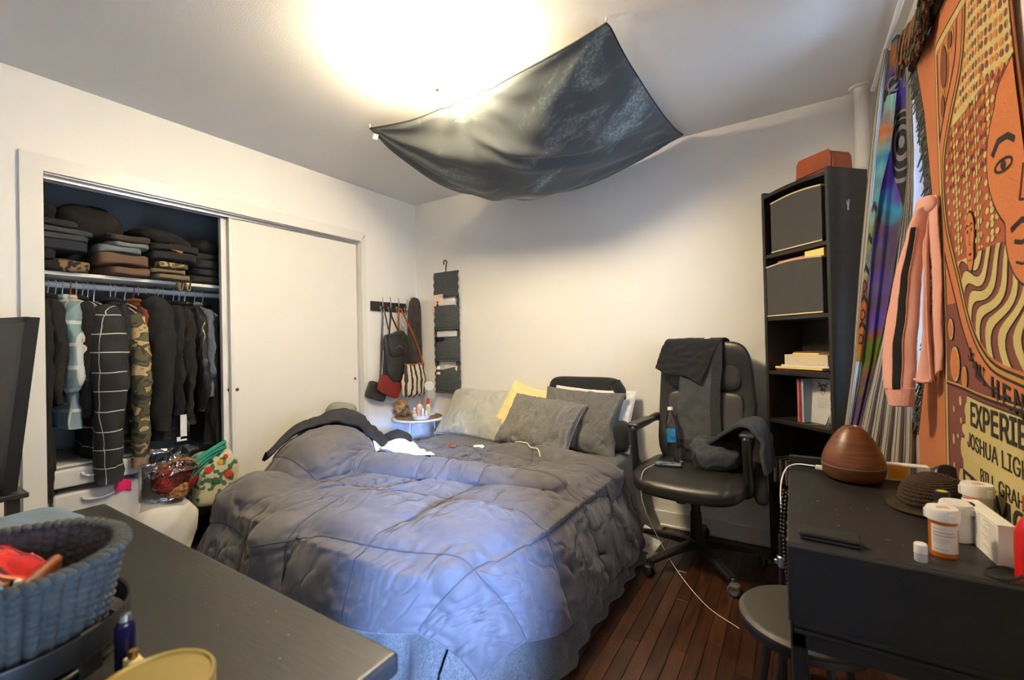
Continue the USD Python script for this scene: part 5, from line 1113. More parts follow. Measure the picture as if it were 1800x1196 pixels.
for k, o in enumerate((0, .03)):
    part(fb, 'strap', tube(bez([(-2.945, 1.12, .52+o), (-2.925, 1.16, .545+o), (-2.93, 1.24, .60+o*.5), (-2.94, 1.33, .62+o), (-2.95, 1.30, .60), (-2.93, 1.20, .56-o), (-2.93, 1.13, .50-o)], 8), .012, 8, flat=.25), 'teal_strap', True, world=True)
a, b = np.meshgrid(np.linspace(-1, 1, 40), np.linspace(-1, 1, 40), indexing='ij')
G = np.stack([-2.905-.05*a*a-.04*b*b, 1.06+a*.14, .47+b*.20], -1); G += noise3(G, 13, 93)[..., None]*np.array([.06, .04, .04])
single('clear_bag', shell(G, .0008), 'thin_film', 'crumpled clear plastic bag over the red embroidered bag', 'plastic bag', True)
# ---------------------------------------------------------------- hook rail and bags on the left wall
WX = XL
mat('iron', (.03, .03, .032), .35, metal=.7)
hr = thing('hook_rail', 'black wall rail with double hooks beside the closet', 'hook rail', (WX, 2.615, 1.545))
part(hr, 'rail_board', box((WX, 2.425, 1.505), (WX+.016, 2.81, 1.585), .003), 'black_brown', False, world=True)
HY = [2.515, 2.60, 2.69, 2.785]
for y in HY:
    for s in (0, 1):
        p = [(WX+.016, y, 1.548), (WX+.045, y, 1.54), (WX+.052, y, 1.575), (WX+.048, y, 1.625)] if s == 0 else [(WX+.016, y, 1.54), (WX+.032, y, 1.505), (WX+.05, y, 1.505), (WX+.056, y, 1.525)]
        part(hr, 'hook', tube(bez(p, 6), .0042, 8), 'steel', True, world=True)
def strap(pts, r, mt, flat=.35, n=10): return tube(bez(pts, n), r, 8, flat=flat)
def pouch(name, label, c, s, rot, mt, seed, strapmt=None, spts=None, r=.004, catg='bag', zip_=True):
    p = thing(name, label, catg, tuple(c), 0)
    M = rotm(*np.radians(rot))[:3, :3]
    b = sq((0, 0, 0), s, .35, .22, 22, 48, .006, 14, seed); part(p, 'pouch_body', (b[0] @ M.T+np.asarray(c), b[1]), mt, True, world=True)
    if zip_:
        z = tube([M @ np.array([s[0]*.42, yy, s[2]*.36])+c for yy in np.linspace(-s[1]*.42, s[1]*.42, 8)], .003, 6); part(p, 'zip', z, 'brushed_brass', True, world=True)
    if spts: part(p, 'strap', strap(spts, r, strapmt), strapmt, True, world=True)
    return p
mat('oxblood', lin(126, 34, 28), .45, bump=.1, bscale=200); mat('tan_strap', lin(168, 92, 46), .5)
pouch('black_wristlet', 'small black zip wristlet hanging behind the red pouch', np.array([-2.875, 2.44, .845]), (.03, .20, .14), (-22, 0, 0), 'black_leather', 7, 'dark_card', [(-2.868, 2.515, 1.515), (-2.872, 2.50, 1.25), (-2.872, 2.485, 1.05), (-2.872, 2.47, .93)], .006)
pouch('red_pouch', 'oxblood red zip pouch on a chain from the rail', np.array([-2.84, 2.545, .875]), (.028, .235, .15), (-24, 0, 0), 'oxblood', 8, 'steel', [(-2.862, 2.525, 1.515), (-2.85, 2.50, 1.3), (-2.845, 2.485, 1.1), (-2.84, 2.465, .96)], .004)
single('wrist_chain', tube(bez([(-2.866, 2.53, 1.50), (-2.86, 2.58, 1.30), (-2.855, 2.62, 1.12), (-2.85, 2.64, .95)], 14), .005, 6), 'dark_card', 'dark braided wrist strap hanging from the rail beside the red pouch', 'strap', True)
bb_ = thing('black_shoulder_bag', 'slouchy black leather shoulder bag on the wall rail', 'bag', (-2.85, 2.63, 1.07))
part(bb_, 'bag_body', sq((-2.855, 2.64, 1.12), (.09, .29, .42), .55, .5, 30, 50, .022, 8, 11, (8, 0, 0)), 'black_leather', True, world=True)
part(bb_, 'bag_flap', sq((-2.825, 2.62, 1.22), (.06, .20, .20), .5, .5, 22, 40, .012, 12, 12, (8, 0, 0)), 'black_leather', True, world=True)
part(bb_, 'strap', strap([(-2.85, 2.56, 1.30), (-2.862, 2.59, 1.45), (-2.868, 2.60, 1.53), (-2.862, 2.61, 1.45), (-2.85, 2.70, 1.28)], .010, 0), 'black_leather', True, world=True)
part(bb_, 'buckle', tube([(-2.795, 2.62+.028*math.cos(a), 1.19+.022*math.sin(a)) for a in np.linspace(0, 2*PI, 24, endpoint=False)], .004, 6, True), 'steel', True, world=True)
custom('zebra_canvas', {'tc': ('texture_coordinate', {}), 'n': ('noise_texture', {'scale': 9., 'detail': 2}), 's': ('separate_xyz', {}), 'm': ('math', {'math_type': 'multiply', 'value2': 19.}), 'a': ('math', {'math_type': 'multiply_add', 'value2': 1.1}), 'fr': ('math', {'math_type': 'fraction'}), 'r': ('rgb_ramp', {'interpolate': False, 'ramp': [(0, lin(62, 52, 46)), (.42, lin(222, 212, 188))]}), 'p': ('principled_bsdf', {'roughness': .9})},
       [('tc.object', 'n.vector'), ('tc.object', 's.vector'), ('s.y', 'm.value1'), ('n.fac', 'a.value1'), ('m.value', 'a.value3'), ('a.value', 'fr.value1'), ('fr.value', 'r.fac'), ('r.color', 'p.base_color')])
zb_ = thing('striped_bag', 'cream and dark brown striped bag with a tan strap on the wall rail', 'bag', (-2.80, 2.80, .76))
Gt, u = np.meshgrid(np.linspace(0, 1, 26), np.linspace(0, 2*PI, 56, endpoint=False), indexing='ij')
wz = np.interp(Gt, [0, .06, .5, .94, 1], [.02, .9, 1.0, .82, .76])
P = np.stack([-2.80+.042*wz*np.sin(u)*np.interp(Gt, [0, .1, .5, 1], [.4, 1, 1, .5]), 2.79+.145*wz*np.sign(np.cos(u))*np.abs(np.cos(u))**.8, .765+.285*Gt+.004*np.sin(u*6)], -1); P += noise3(P, 10, 13)[..., None]*np.array([.02, .012, .01])
part(zb_, 'bag_body', (P.reshape(-1, 3), quads(26, 56, False, True)), 'zebra_canvas', True, world=True)
part(zb_, 'top_trim', tube(P[-1], .006, 8, True), 'tan_strap', True, world=True)
part(zb_, 'strap', strap([(-2.80, 2.90, 1.04), (-2.82, 2.86, 1.20), (-2.845, 2.76, 1.42), (-2.86, 2.695, 1.535), (-2.852, 2.67, 1.46), (-2.84, 2.665, 1.3), (-2.84, 2.66, 1.20)], .013, 0, .22), 'tan_strap', True, world=True)
part(zb_, 'strap_ring', tube([(-2.80, 2.90+.013*math.cos(a), 1.045+.013*math.sin(a)) for a in np.linspace(0, 2*PI, 16, endpoint=False)], .003, 6, True), 'brushed_brass', True, world=True)
nk = thing('necklaces', 'tangle of gold and silver necklaces on the wall rail', 'necklaces', (-2.86, 2.71, 1.3))
for k in range(5):
    w, d = .022+.006*k, .10+.05*k
    part(nk, 'chain', tube(bez([(-2.862, 2.69, 1.51), (-2.855, 2.70-w*.4, 1.46), (-2.85, 2.70-w*.6+.01, 1.50-d), (-2.848, 2.71, 1.47-d), (-2.85, 2.715+w*.6, 1.50-d), (-2.856, 2.70+w*.4, 1.47)], 8), .0028, 6), 'brushed_brass' if k % 2 else 'steel', True, world=True)
    part(nk, 'pendant', sq((-2.845, 2.71, 1.462-d), (.006, .016, .022), .8, .8, 8, 12), 'brushed_brass' if k % 2 else 'steel', True, world=True)
# fur stole with real hair
mat('fur_skin', (.030, .024, .020), .95, col2=(.06, .05, .042), scale=14)
custom('fur_hair', {'h': ('principled_hair_bsdf', {'model': 'Chiang', 'parametrization': 'Direct coloring', 'color': (.075, .058, .046), 'roughness': .35, 'radial_roughness': .4})}, [], 'h.BSDF')
mat('fur_strands', (.045, .036, .030), .6, col2=(.17, .14, .115), scale=26, detail=2)
fu = thing('fur_stole', 'long grey brown fur stole hanging at the right end of the wall rail', 'fur stole', (-2.85, 2.88, .84))
fp = bez([(-2.86, 2.86, 1.64), (-2.86, 2.885, 1.55), (-2.865, 2.885, 1.35), (-2.87, 2.90, 1.1), (-2.872, 2.915, .92), (-2.874, 2.915, .86)], 12)
fr_ = np.interp(np.linspace(0, 1, len(fp)), [0, .06, .25, .6, .9, 1], [.02, .055, .085, .095, .075, .03])
v, f = tube(fp, fr_, 28); v[:, 0] = -2.872+(v[:, 0]+2.872)*.42
v = np.column_stack([v[:, 0], np.minimum(v[:, 1], YB-.03), v[:, 2]]); part(fu, 'pelt', (v, f), 'fur_skin', True, world=True)
tm = trimesh.Trimesh(v, f, process=False); pts, fi = trimesh.sample.sample_surface(tm, 5200, seed=4); nr = tm.face_normals[fi]
keep = nr[:, 0] > -.35; pts, nr = pts[keep], nr[keep]
dirs = nr*.5+np.array([0, 0, -1.])+RNG.normal(0, .22, pts.shape); dirs /= np.linalg.norm(dirs, axis=1, keepdims=True); ln = RNG.uniform(.018, .034, (len(pts), 1))
side = np.cross(dirs, nr+.01); side /= np.linalg.norm(side, axis=1, keepdims=True); w_ = .0017
Vh = np.concatenate([pts-side*w_, pts+side*w_, pts+dirs*ln*.55+nr*.006+side*w_*.6, pts+dirs*ln+nr*.004]); Vh[:, 1] = np.minimum(Vh[:, 1], YB-.004); K = len(pts); i = np.arange(K)
part(fu, 'fur_hair', (Vh, np.vstack([np.stack([i, i+K, i+2*K], 1), np.stack([i, i+2*K, i+3*K], 1), np.stack([i+K, i+3*K, i+2*K], 1)])), 'fur_strands', False, world=True, kind='stuff')
# ---------------------------------------------------------------- crocheted organiser on the back wall
mat('crochet_slate', (.062, .073, .078), .95, col2=(.085, .096, .10), scale=90, bump=.5, bscale=300)
og = thing('wall_organizer', 'slate crocheted hanging organizer with pockets on the back wall', 'wall organizer', (-2.55, YB, .79))
part(og, 'hanger_hook', tube(bez([(-2.575, YB-.012, 1.915), (-2.572, YB-.014, 1.945), (-2.552, YB-.014, 1.952), (-2.538, YB-.014, 1.935), (-2.548, YB-.013, 1.905), (-2.552, YB-.012, 1.87), (-2.552, YB-.012, 1.845)], 8), .0045, 8), 'dark_card', True, world=True)
part(og, 'top_bar', tube([(-2.69, YB-.012, 1.842), (-2.41, YB-.012, 1.842)], .006, 8), 'dark_card', True, world=True)
def crochet_panel(x0, x1, z0, z1, bulge, seed, dip=0, nx=44, nz=None):
    nz = nz or int((z1-z0)/.0055)
    a, b = np.meshgrid(np.linspace(0, 1, nx*3), np.linspace(0, 1, nz*2), indexing='ij')
    x = x0+(x1-x0)*a; top = z1-dip*(1-a)*1.0; z = z0+(top-z0)*b
    row = (z-z0)/.0115; st = np.abs(np.sin(PI*row))*(.55+.45*np.abs(np.sin(PI*(a*24+.5*np.floor(row)))))
    y = YB-.016-bulge*np.sin(PI*np.clip(a, 0, 1))**.6*np.interp(b, [0, .12, .7, 1], [.15, .8, 1, .75])-.0045*st+noise3(np.stack([x, 0*x, z], -1), 9, seed)*.012
    x = x+.005*np.sin(b*20+seed)
    return shell(np.stack([x, y, z], -1), .005)
part(og, 'top_panel', crochet_panel(-2.688, -2.412, 1.632, 1.848, .006, 1), 'crochet_slate', True, world=True)
part(og, 'back_strip', box((-2.685, YB-.010, .80), (-2.660, YB-.006, 1.64)), 'crochet_slate', False, world=True)
part(og, 'back_strip', box((-2.440, YB-.010, .80), (-2.415, YB-.006, 1.64)), 'crochet_slate', False, world=True)
for k, (z0, z1, dp) in enumerate(((1.343, 1.555, .0), (1.070, 1.283, .0), (.795, 1.030, .055))):
    part(og, 'pocket', crochet_panel(-2.690, -2.408, z0, z1, .030, 3+k, dp), 'crochet_slate', True, world=True)
    part(og, 'pocket_bottom', sq((-2.55, YB-.028, z0+.006), (.27, .045, .016), .7, .4, 10, 30), 'crochet_slate', True, world=True)
for z in (1.595, 1.315, 1.052):
    for x in (-2.672, -2.428): part(og, 'side_ring', tube([(x+.020*math.cos(a), YB-.016, z+.032*math.sin(a)) for a in np.linspace(0, 2*PI, 20, endpoint=False)], .0045, 6, True), 'dark_card', True, world=True)
part(og, 'pocket_button', sq((-2.555, YB-.056, 1.47), (.022, .008, .022), .9, .9, 8, 14), 'dark_card', True, world=True)
mat('blush_paper', lin(238, 214, 200), .7)
pc = thing('photo_card', 'blush card printed with a figure in a dark jacket in the top pocket', 'card', (-2.635, YB-.03, 1.50))
part(pc, 'card_sheet', move(box((-.068, -.0008, 0), (.068, .0008, .165)), (-2.635, YB-.030, 1.49), ry=-4), 'blush_paper', False, world=True)
fig = cat(prism(Polygon([(-2.655, 1.505), (-2.62, 1.505), (-2.622, 1.555), (-2.632, 1.575), (-2.646, 1.575), (-2.655, 1.553)]), .0006, 'y', YB-.0322))
part(pc, 'printed_jacket', fig, 'cloth_charcoal', False, world=True)
part(pc, 'printed_head', move(cyl((0, 0, 0), .011, .0006, 16), (-2.639, YB-.0318, 1.587), rx=90), 'print_brown', False, world=True)
part(pc, 'print_line', cat(*[box((-2.62, YB-.0322, 1.63+.007*k), (-2.578-.006*k, YB-.0318, 1.632+.007*k)) for k in range(2)]), 'red_print', False, world=True)
single('folded_letter', move(box((-.075, -.001, 0), (.075, .001, .12)), (-2.51, YB-.024, 1.485), rx=3), 'paper_white', 'white folded letter in the top pocket of the organizer', 'letter')
single('blush_envelope', move(box((-.03, -.001, 0), (.03, .001, .12)), (-2.585, YB-.036, 1.46), ry=-3), 'blush_paper', 'narrow blush envelope beside the figure card in the top pocket', 'envelope')
single('white_envelope', box((-2.66, YB-.022, 1.18), (-2.435, YB-.020, 1.335)), 'paper_white', 'white envelope in the middle pocket of the organizer', 'envelope')
sg = thing('sunglasses', 'dark sunglasses folded over the middle pocket of the organizer', 'sunglasses', (-2.60, YB-.055, 1.27))
for s in (-1, 1): part(sg, 'lens', move(sq((0, 0, 0), (.050, .006, .034), .7, .7, 10, 20), (-2.60+s*.029, YB-.056, 1.262), rx=-10), 'cobalt', True, world=True)
part(sg, 'frame', tube(bez([(-2.66, YB-.053, 1.275), (-2.63, YB-.058, 1.280), (-2.60, YB-.060, 1.274), (-2.57, YB-.058, 1.280), (-2.54, YB-.053, 1.275)], 6), .003, 6), 'black_plastic', True, world=True)
single('small_flask', lathe([(0, 0), (.022, 0), (.023, .003), (.023, .05), (.014, .062), (.014, .075), (0, .075)], 20, (-2.635, YB-.036, .955)), 'paper_white', 'small white bottle with a dark cap band in the lowest pocket', 'bottle', 40)
single('flask_band', lathe([(.0235, .022), (.0245, .023), (.0245, .042), (.0235, .043)], 20, (-2.635, YB-.036, .955)), 'dark_card', 'dark label band around the small bottle in the lowest pocket', 'label', 40)
single('cream_packet', move(box((-.07, -.004, 0), (.07, .004, .10), .002), (-2.51, YB-.03, .935), ry=6), 'blush_paper', 'cream packet sticking out of the lowest pocket of the organizer', 'packet')
# ---------------------------------------------------------------- round side table in the corner
mat('straw_mat', lin(150, 124, 84), .9, col2=lin(110, 88, 58), scale=90, bump=.4, bscale=300)
TC = (-2.665, 2.70); TZ = .615
stb = thing('round_side_table', 'small round white side table in the corner behind the bed', 'side table', (*TC, 0))
part(stb, 'table_top', lathe([(0, TZ-.022), (.206, TZ-.022), (.217, TZ-.016), (.219, TZ-.006), (.215, TZ), (0, TZ)], 56), 'white_gloss', 35)
for k in range(3):
    a = math.radians(40+120*k); part(stb, 'table_leg', tube([(.12*math.cos(a), .12*math.sin(a), TZ-.022), (.19*math.cos(a), .19*math.sin(a), .005)], .008, 10), 'white_gloss', True)
single('woven_mat', lathe([(0, 0), (.192, 0), (.197, .002), (.192, .004), (0, .004)], 48, (*TC, TZ+.0004)), 'straw_mat', 'round tan woven mat on the white side table', 'mat', 30)
mat('geode', lin(170, 140, 100), .5, col2=lin(60, 46, 36), scale=30, bump=.6, bscale=60)
TT = TZ+.005
gd = sq((-2.78, 2.62, TT+.062), (.13, .12, .15), .9, .9, 22, 34, .028, 16, 17); gd = (np.column_stack([gd[0][:, :2], np.maximum(gd[0][:, 2], TT)]), gd[1])
single('geode', gd, 'geode', 'rough tan and brown stone on the left of the white side table', 'stone', 20)
mat('skin_pink', lin(222, 160, 150), .45); mat('caramel', lin(190, 130, 90), .4)
def phial(name, label, c, r, h, mt, cap, caph):
    b = thing(name, label, 'bottle', (*c, TT))
    part(b, 'bottle_body', lathe([(0, 0), (r*.95, 0), (r, .004), (r, h*.8), (r*.5, h*.92), (r*.45, h), (0, h)], 22), mt, 40)
    part(b, 'bottle_cap', cyl((0, 0, h), r*.6, caph, 18, .003), cap, 40); return b
phial('lotion_bottle', 'cream bottle with a caramel cap at the back of the side table', (-2.665, 2.71), .024, .105, 'blush_paper', 'caramel', .035)
phial('serum_bottle', 'pale glass bottle with a red cap in the middle of the side table', (-2.61, 2.755), .022, .10, 'pale_yellow', 'red_print', .045)
phial('toner_bottle', 'short beige bottle in front of the cream one on the side table', (-2.66, 2.645), .022, .06, 'cloth_blush', 'white_cap', .02)
mb_ = thing('makeup_tray', 'round white tray with tubes on the side table', 'tray', (-2.555, 2.615, TT))
part(mb_, 'tray', lathe([(0, 0), (.062, 0), (.070, .030), (.066, .030), (.059, .004), (0, .004)], 36), 'white_plastic', 35)
for k, (dx, dy, h, mt) in enumerate(((-.03, .0, .075, 'skin_pink'), (-.005, .015, .07, 'skin_pink'), (.022, -.005, .085, 'white_cap'), (.035, .02, .065, 'white_cap'))):
    tb_ = thing('cosmetic_tube', ['pink cosmetic tube at the left in the white tray', 'pink cosmetic tube at the back of the white tray', 'taller white cosmetic tube in the white tray', 'shorter white cosmetic tube in the white tray'][k], 'cosmetic tube', (-2.555+dx, 2.615+dy, TT+.0045))
    part(tb_, 'tube_body', lathe([(0, .018), (.010, .018), (.011, .022), (.009, h*.85), (.003, h), (0, h)], 16), mt, 40)
    part(tb_, 'tube_cap', cyl((0, 0, 0), .0085, .018, 16, .002), 'white_plastic', 40)
mm = thing('makeup_mirror', 'small round white make-up mirror seen from behind on a thin stem', 'mirror', (-2.635, 2.80, TT))
part(mm, 'mirror_foot', cyl((0, 0, 0), .045, .008, 28, .003), 'white_plastic', 40)
part(mm, 'mirror_stem', cyl((0, 0, .008), .004, .20, 10), 'white_plastic', 40)
part(mm, 'mirror_frame', move(lathe([(0, -.006), (.040, -.006), (.043, 0), (.040, .006), (.036, .006), (.036, .002), (0, .002)], 32), (0, 0, .245), rx=90, rz=30), 'white_plastic', 40)
custom('mirror_glass', {'g': ('glossy_bsdf', {'roughness': .02, 'color': (.85, .86, .87)})}, [], 'g.BSDF')
part(mm, 'mirror_back', move(cyl((0, 0, .002), .035, .002, 32), (0, 0, .245), rx=90, rz=30), 'white_plastic', False)
# ---------------------------------------------------------------- pillows and things on the bed
mat('sage_cotton', (.46, .47, .43), .9, bump=.15, bscale=300); mat('yellow_cotton', lin(244, 222, 160), .9, bump=.15, bscale=300); mat('white_cotton', (.72, .70, .68), .9, bump=.15, bscale=300)
mat('pillow_grey', (.21, .205, .19), .9, col2=(.13, .128, .12), scale=170, detail=2, bump=.35, bscale=450); mat('pillow_dark', (.165, .163, .153), .9, col2=(.10, .10, .096), scale=170, detail=2, bump=.35, bscale=450)
mat('plush_black', (.010, .010, .011), .9, bump=.3, bscale=300, sheen_weight=.15)
def pillow(name, label, c, w, h, t, rot, mt, seed, crease=.02, sharp=.42):
    """cushion with pinched corners and creases; w across, h up, t thick; rot = euler xyz in degrees"""
    n = 70; a, b = np.meshgrid(np.linspace(-1, 1, n), np.linspace(-1, 1, n), indexing='ij')
    pin = 1-.07*(1-np.abs(b)**2)*np.abs(a)**3; pin2 = 1-.07*(1-np.abs(a)**2)*np.abs(b)**3
    x = a*w/2*pin; z = b*h/2*pin2; e = (np.clip(1-a**2, 0, 1)*np.clip(1-b**2, 0, 1))**sharp
    Q = np.stack([a*w, b*h, 0*a], -1)
    ed = np.minimum(1-np.abs(a), 1-np.abs(b)); rad = np.arctan2(b, a)
    cr_ = (np.abs(noise3(Q*np.array([1.5, .5, 1])+noise3(Q, 3, seed+8)[..., None]*.2, 7, seed))-.1)*crease*2.2*np.clip(e*2, 0, 1)+.0025*np.sin(rad*26+seed)*np.exp(-(ed/.16)**2)*np.clip(ed*12, 0, 1)
    big = noise3(Q, 3.2, seed+3)*.05*np.clip(e*1.5, 0, 1)
    F1 = np.stack([x, -(e*t/2+cr_+big)-.002, z], -1); F2 = np.stack([x, e*t/2+.002-big*.3, z], -1)
    M = rotm(*np.radians(rot))[:3, :3]; k = n*n; f = quads(n, n); v = np.vstack([F1.reshape(-1, 3), F2.reshape(-1, 3)]) @ M.T+np.asarray(c)
    v[:, 1] = np.minimum(v[:, 1], YB-.002)
    idx = np.arange(k).reshape(n, n); rim = np.concatenate([idx[:, 0], idx[-1, 1:], idx[-2::-1, -1], idx[0, -2:0:-1]]); r2 = np.roll(rim, -1)
    p = thing(name, label, 'pillow', tuple(c))
    part(p, 'pillow_cover', (v, np.vstack([f, f[:, ::-1]+k, np.stack([rim, rim+k, r2+k], 1), np.stack([rim, r2+k, r2], 1)])), mt, True, world=True)
    part(p, 'piped_seam', tube(v[rim], .0028, 5, True), mt, True, world=True)
    return p
pillow('pillow', 'pale sage green pillow nearest the corner of the room', (-2.12, 2.79, .665), .72, .44, .15, (-38, 0, -6), 'sage_cotton', 201, .022)
pillow('pillow', 'pale yellow pillow half hidden between the sage and the grey ones', (-1.71, 2.79, .705), .36, .44, .10, (-34, 14, 0), 'yellow_cotton', 202)
pillow('pillow', 'crumpled grey pillow lying in front of the other pillows', (-1.43, 2.55, .675), .56, .40, .18, (-40, 5, -4), 'pillow_grey', 203, .045)
pillow('pillow', 'dark grey creased pillow at the back right of the bed', (-1.215, 2.70, .690), .56, .44, .17, (-28, 3, 2), 'pillow_dark', 204, .04)
pillow('pillow', 'white pillow behind the dark grey one', (-1.17, 2.80, .700), .58, .42, .10, (-25, 2, 3), 'white_cotton', 205)
# reading backrest with arms
bkx = thing('backrest_pillow', 'black plush backrest pillow with arms against the wall', 'backrest pillow', (-1.24, 2.88, .5))
part(bkx, 'back_cushion', stand(cushion((0, 0, 0), (.56, .50, .10), .5, .30, 30, 60, None, 31, .002), -6, (-1.26, 2.905, .715)), 'plush_black', True, world=True)
part(bkx, 'arm_cushion', sq((-.965, 2.79, .60), (.13, .26, .20), .55, .5, 24, 40, .01, 9, 33, (0, 0, 12)), 'plush_black', True, world=True)
part(bkx, 'arm_cushion', sq((-1.52, 2.79, .58), (.12, .22, .15), .55, .5, 24, 40, .01, 9, 34, (0, 0, -12)), 'plush_black', True, world=True)
part(bkx, 'cushion_shoulder', tube(bez([(-1.03, 2.895, .93), (-.985, 2.885, .86), (-.955, 2.87, .76), (-.93, 2.83, .68)], 8), .040, 12), 'plush_black', True, world=True)
# clothes on the bed
from scipy.spatial import cKDTree
_kt = cKDTree(np.vstack([COMTOP[:, :2], SHEETTOP[:, :2]])); _kz = np.concatenate([COMTOP[:, 2], SHEETTOP[:, 2]])
def surf_z(x, y, k=14):
    d, i = _kt.query(np.stack([np.ravel(x), np.ravel(y)], -1), k); return _kz[i].max(1).reshape(np.shape(x))
mat('navy_black', (.017, .019, .024), .85, bump=.25, bscale=400)
zj = thing('zip_jacket', 'navy black zip jacket lying on the far left edge of the bed', 'jacket', (-2.3, 1.72, .6))
a, b = np.meshgrid(np.linspace(0, 1, 70), np.linspace(-1, 1, 36), indexing='ij')
pth = bez([(-2.36, 1.26, .66), (-2.37, 1.42, .735), (-2.37, 1.58, .775), (-2.34, 1.74, .80), (-2.30, 1.88, .74), (-2.25, 2.00, .655)], 10)
pp = np.stack([np.interp(a[:, 0], np.linspace(0, 1, len(pth)), pth[:, k]) for k in range(3)], -1)
wd = np.interp(a[:, 0], [0, .3, .7, 1], [.03, .09, .20, .17])
G = pp[:, None]+b[..., None]*wd[:, None, None]*np.array([.75, -.25, -.0]); G[..., 2] = np.maximum(gaussian_filter(surf_z(G[..., 0], G[..., 1], 20), 4)+.014+np.interp(a, [0, .4, .66, .82, 1], [.02, .05, .125, .10, .05])*(1-b**2)**.8, .5); G += noise3(G, 12, 94)[..., None]*np.array([.03, .03, .05])
part(zj, 'jacket_body', shell(G, .016), 'navy_black', True, world=True)
part(zj, 'zip', tube(G[22:58, 24]+np.array([0, 0, .010]), .004, 6), 'black_plastic', True, world=True)
for p in (G[24, 24], G[44, 24]): part(zj, 'zip_pull', sq(p+np.array([0, 0, .014]), (.012, .008, .008), .8, .8, 8, 12), 'steel', True, world=True)
part(zj, 'sleeve', sq((-2.19, 2.02, float(surf_z(np.array(-2.19), np.array(2.02)))+.045), (.20, .17, .12), .8, .8, 22, 36, .025, 13, 95), 'navy_black', True, world=True)
mat('grey_felt', (.20, .20, .18), .95)
single('beanie_hat', sq((-2.46, 1.80, float(G[48, 18, 2])+.015), (.19, .19, .14), .9, .9, 20, 32, .012, 10, 41), 'grey_felt', 'soft grey knitted hat behind the navy jacket on the bed', 'hat', True)
wc = thing('white_towel', 'white cloth with a navy lining lying on the comforter', 'towel', (-2.05, 1.88, .6))
a, b = np.meshgrid(np.linspace(0, 1, 60), np.linspace(0, 1, 50), indexing='ij')
c4 = np.array([(-2.26, 1.86), (-1.93, 1.66), (-1.76, 1.90), (-2.17, 2.12)])
xy = (1-a)[..., None]*(1-b)[..., None]*c4[0]+a[..., None]*(1-b)[..., None]*c4[1]+a[..., None]*b[..., None]*c4[2]+(1-a)[..., None]*b[..., None]*c4[3]
zz = gaussian_filter(surf_z(xy[..., 0], xy[..., 1]), 3)+.012
zz += .05*np.exp(-((a-.25)/.25)**2-((b-.55)/.3)**2)+np.abs(noise3(np.stack([xy[..., 0], xy[..., 1], 0*a], -1), 9, 96))*.05
G = np.concatenate([xy, zz[..., None]], -1)
part(wc, 'towel_face', shell(G+np.array([0, 0, .006]), .010), 'white_cotton', True, world=True)
part(wc, 'towel_lining', shell(G[:, :]-np.array([0, 0, .004])+np.array([-.004, -.016, -.004]), .008), 'navy_black', True, world=True)
for k, (x, y, s) in enumerate(((-1.72, 2.27, (.085, .05, .022)), (-1.56, 2.42, (.05, .06, .035)))):
    z = float(surf_z(np.array(x), np.array(y)))
    single('tissue', sq((x, y, z+s[2]*.35), s, .9, .9, 12, 22, .008, 30, 45+k), 'paper_white', ['small white tissue on the grey sheet left of the crumpled pillow', 'white tissue tucked in front of the crumpled grey pillow'][k], 'tissue', True)
z = float(surf_z(np.array(-1.86), np.array(2.18)))
hc = thing('hair_clip', 'small brown hair clip on the grey sheet', 'hair clip', (-1.86, 2.18, z+.004), 30)
for s in (-1, 1): part(hc, 'clip_jaw', move(sq((0, 0, 0), (.05, .014, .016), .7, .7, 8, 16), (0, s*.008, .004), rx=20*s), 'wallet_brown', True)
# charging cable and earphones in front of the pillow
pts = [(-1.50, 2.36), (-1.44, 2.31), (-1.38, 2.31), (-1.33, 2.26), (-1.27, 2.24), (-1.23, 2.20)]
single('earphone_cable', tube(bez([(x, y, float(surf_z(np.array(x), np.array(y)))+.006) for x, y in pts], 10), .004, 6), 'cream_paper', 'cream cable lying in front of the crumpled grey pillow', 'cable', True)
# ---------------------------------------------------------------- woven tapestry on the right wall
def weave(name, col): mat(name, col, .95, col2=tuple(np.array(col)*.82), scale=260, detail=2, bump=.55, bscale=620)
weave('weave_orange', lin(203, 124, 82)); weave('weave_yellow', lin(208, 190, 128)); weave('weave_maroon', lin(128, 72, 66)); weave('weave_dark', lin(46, 40, 40)); weave('weave_rust', lin(172, 92, 64)); weave('weave_gold', lin(196, 148, 76)); weave('weave_skin', lin(210, 126, 78))
TY0, TY1, TZ0, TZ1 = 1.25, 2.10, .60, 2.20
tp = thing('woven_tapestry', 'orange woven tapestry with dark fringe and lettering hanging on the right wall', 'wall tapestry', (XR-.02, 1.8, TZ0))
def tsurf(y, z, d=0):
    """tapestry surface: a little way off the wall, rippled, swinging out at its left foot"""
    x = .397+.014*np.clip((1.50-y)/.12, 0, 1)*np.clip((z-1.2)/.3, 0, 1)-.012*np.clip((1.5-z)/.9, 0, 1)*np.clip((y-1.7)/.4, 0, 1)+.003*np.sin(y*14+z*2.1)+.002*np.sin(z*5+1)
    return np.stack([x-d, y, z], -1)
def left_edge(z): return np.interp(z, [.55, .75, 1.06, 1.27, 1.52, 1.70, 1.98, 2.24], [2.34, 2.27, 2.13, 2.03, 1.965, 1.985, 2.06, 2.16])
def right_edge(z): return np.interp(z, [.55, 1.30, 1.504, 1.923, 2.3], [1.22, 1.24, 1.319, 1.372, 1.42])
zz, tt_ = np.meshgrid(np.linspace(TZ0, TZ1, 150), np.linspace(0, 1, 90), indexing='ij')
yy = left_edge(zz)*(1-tt_)+right_edge(zz)*tt_
part(tp, 'woven_ground', shell(tsurf(yy, zz), .004), 'weave_orange', True, world=True)
CLIP = Polygon([(float(left_edge(z)), z) for z in np.linspace(TZ0, TZ1, 40)]+[(float(right_edge(z)), z) for z in np.linspace(TZ1, TZ0, 40)])
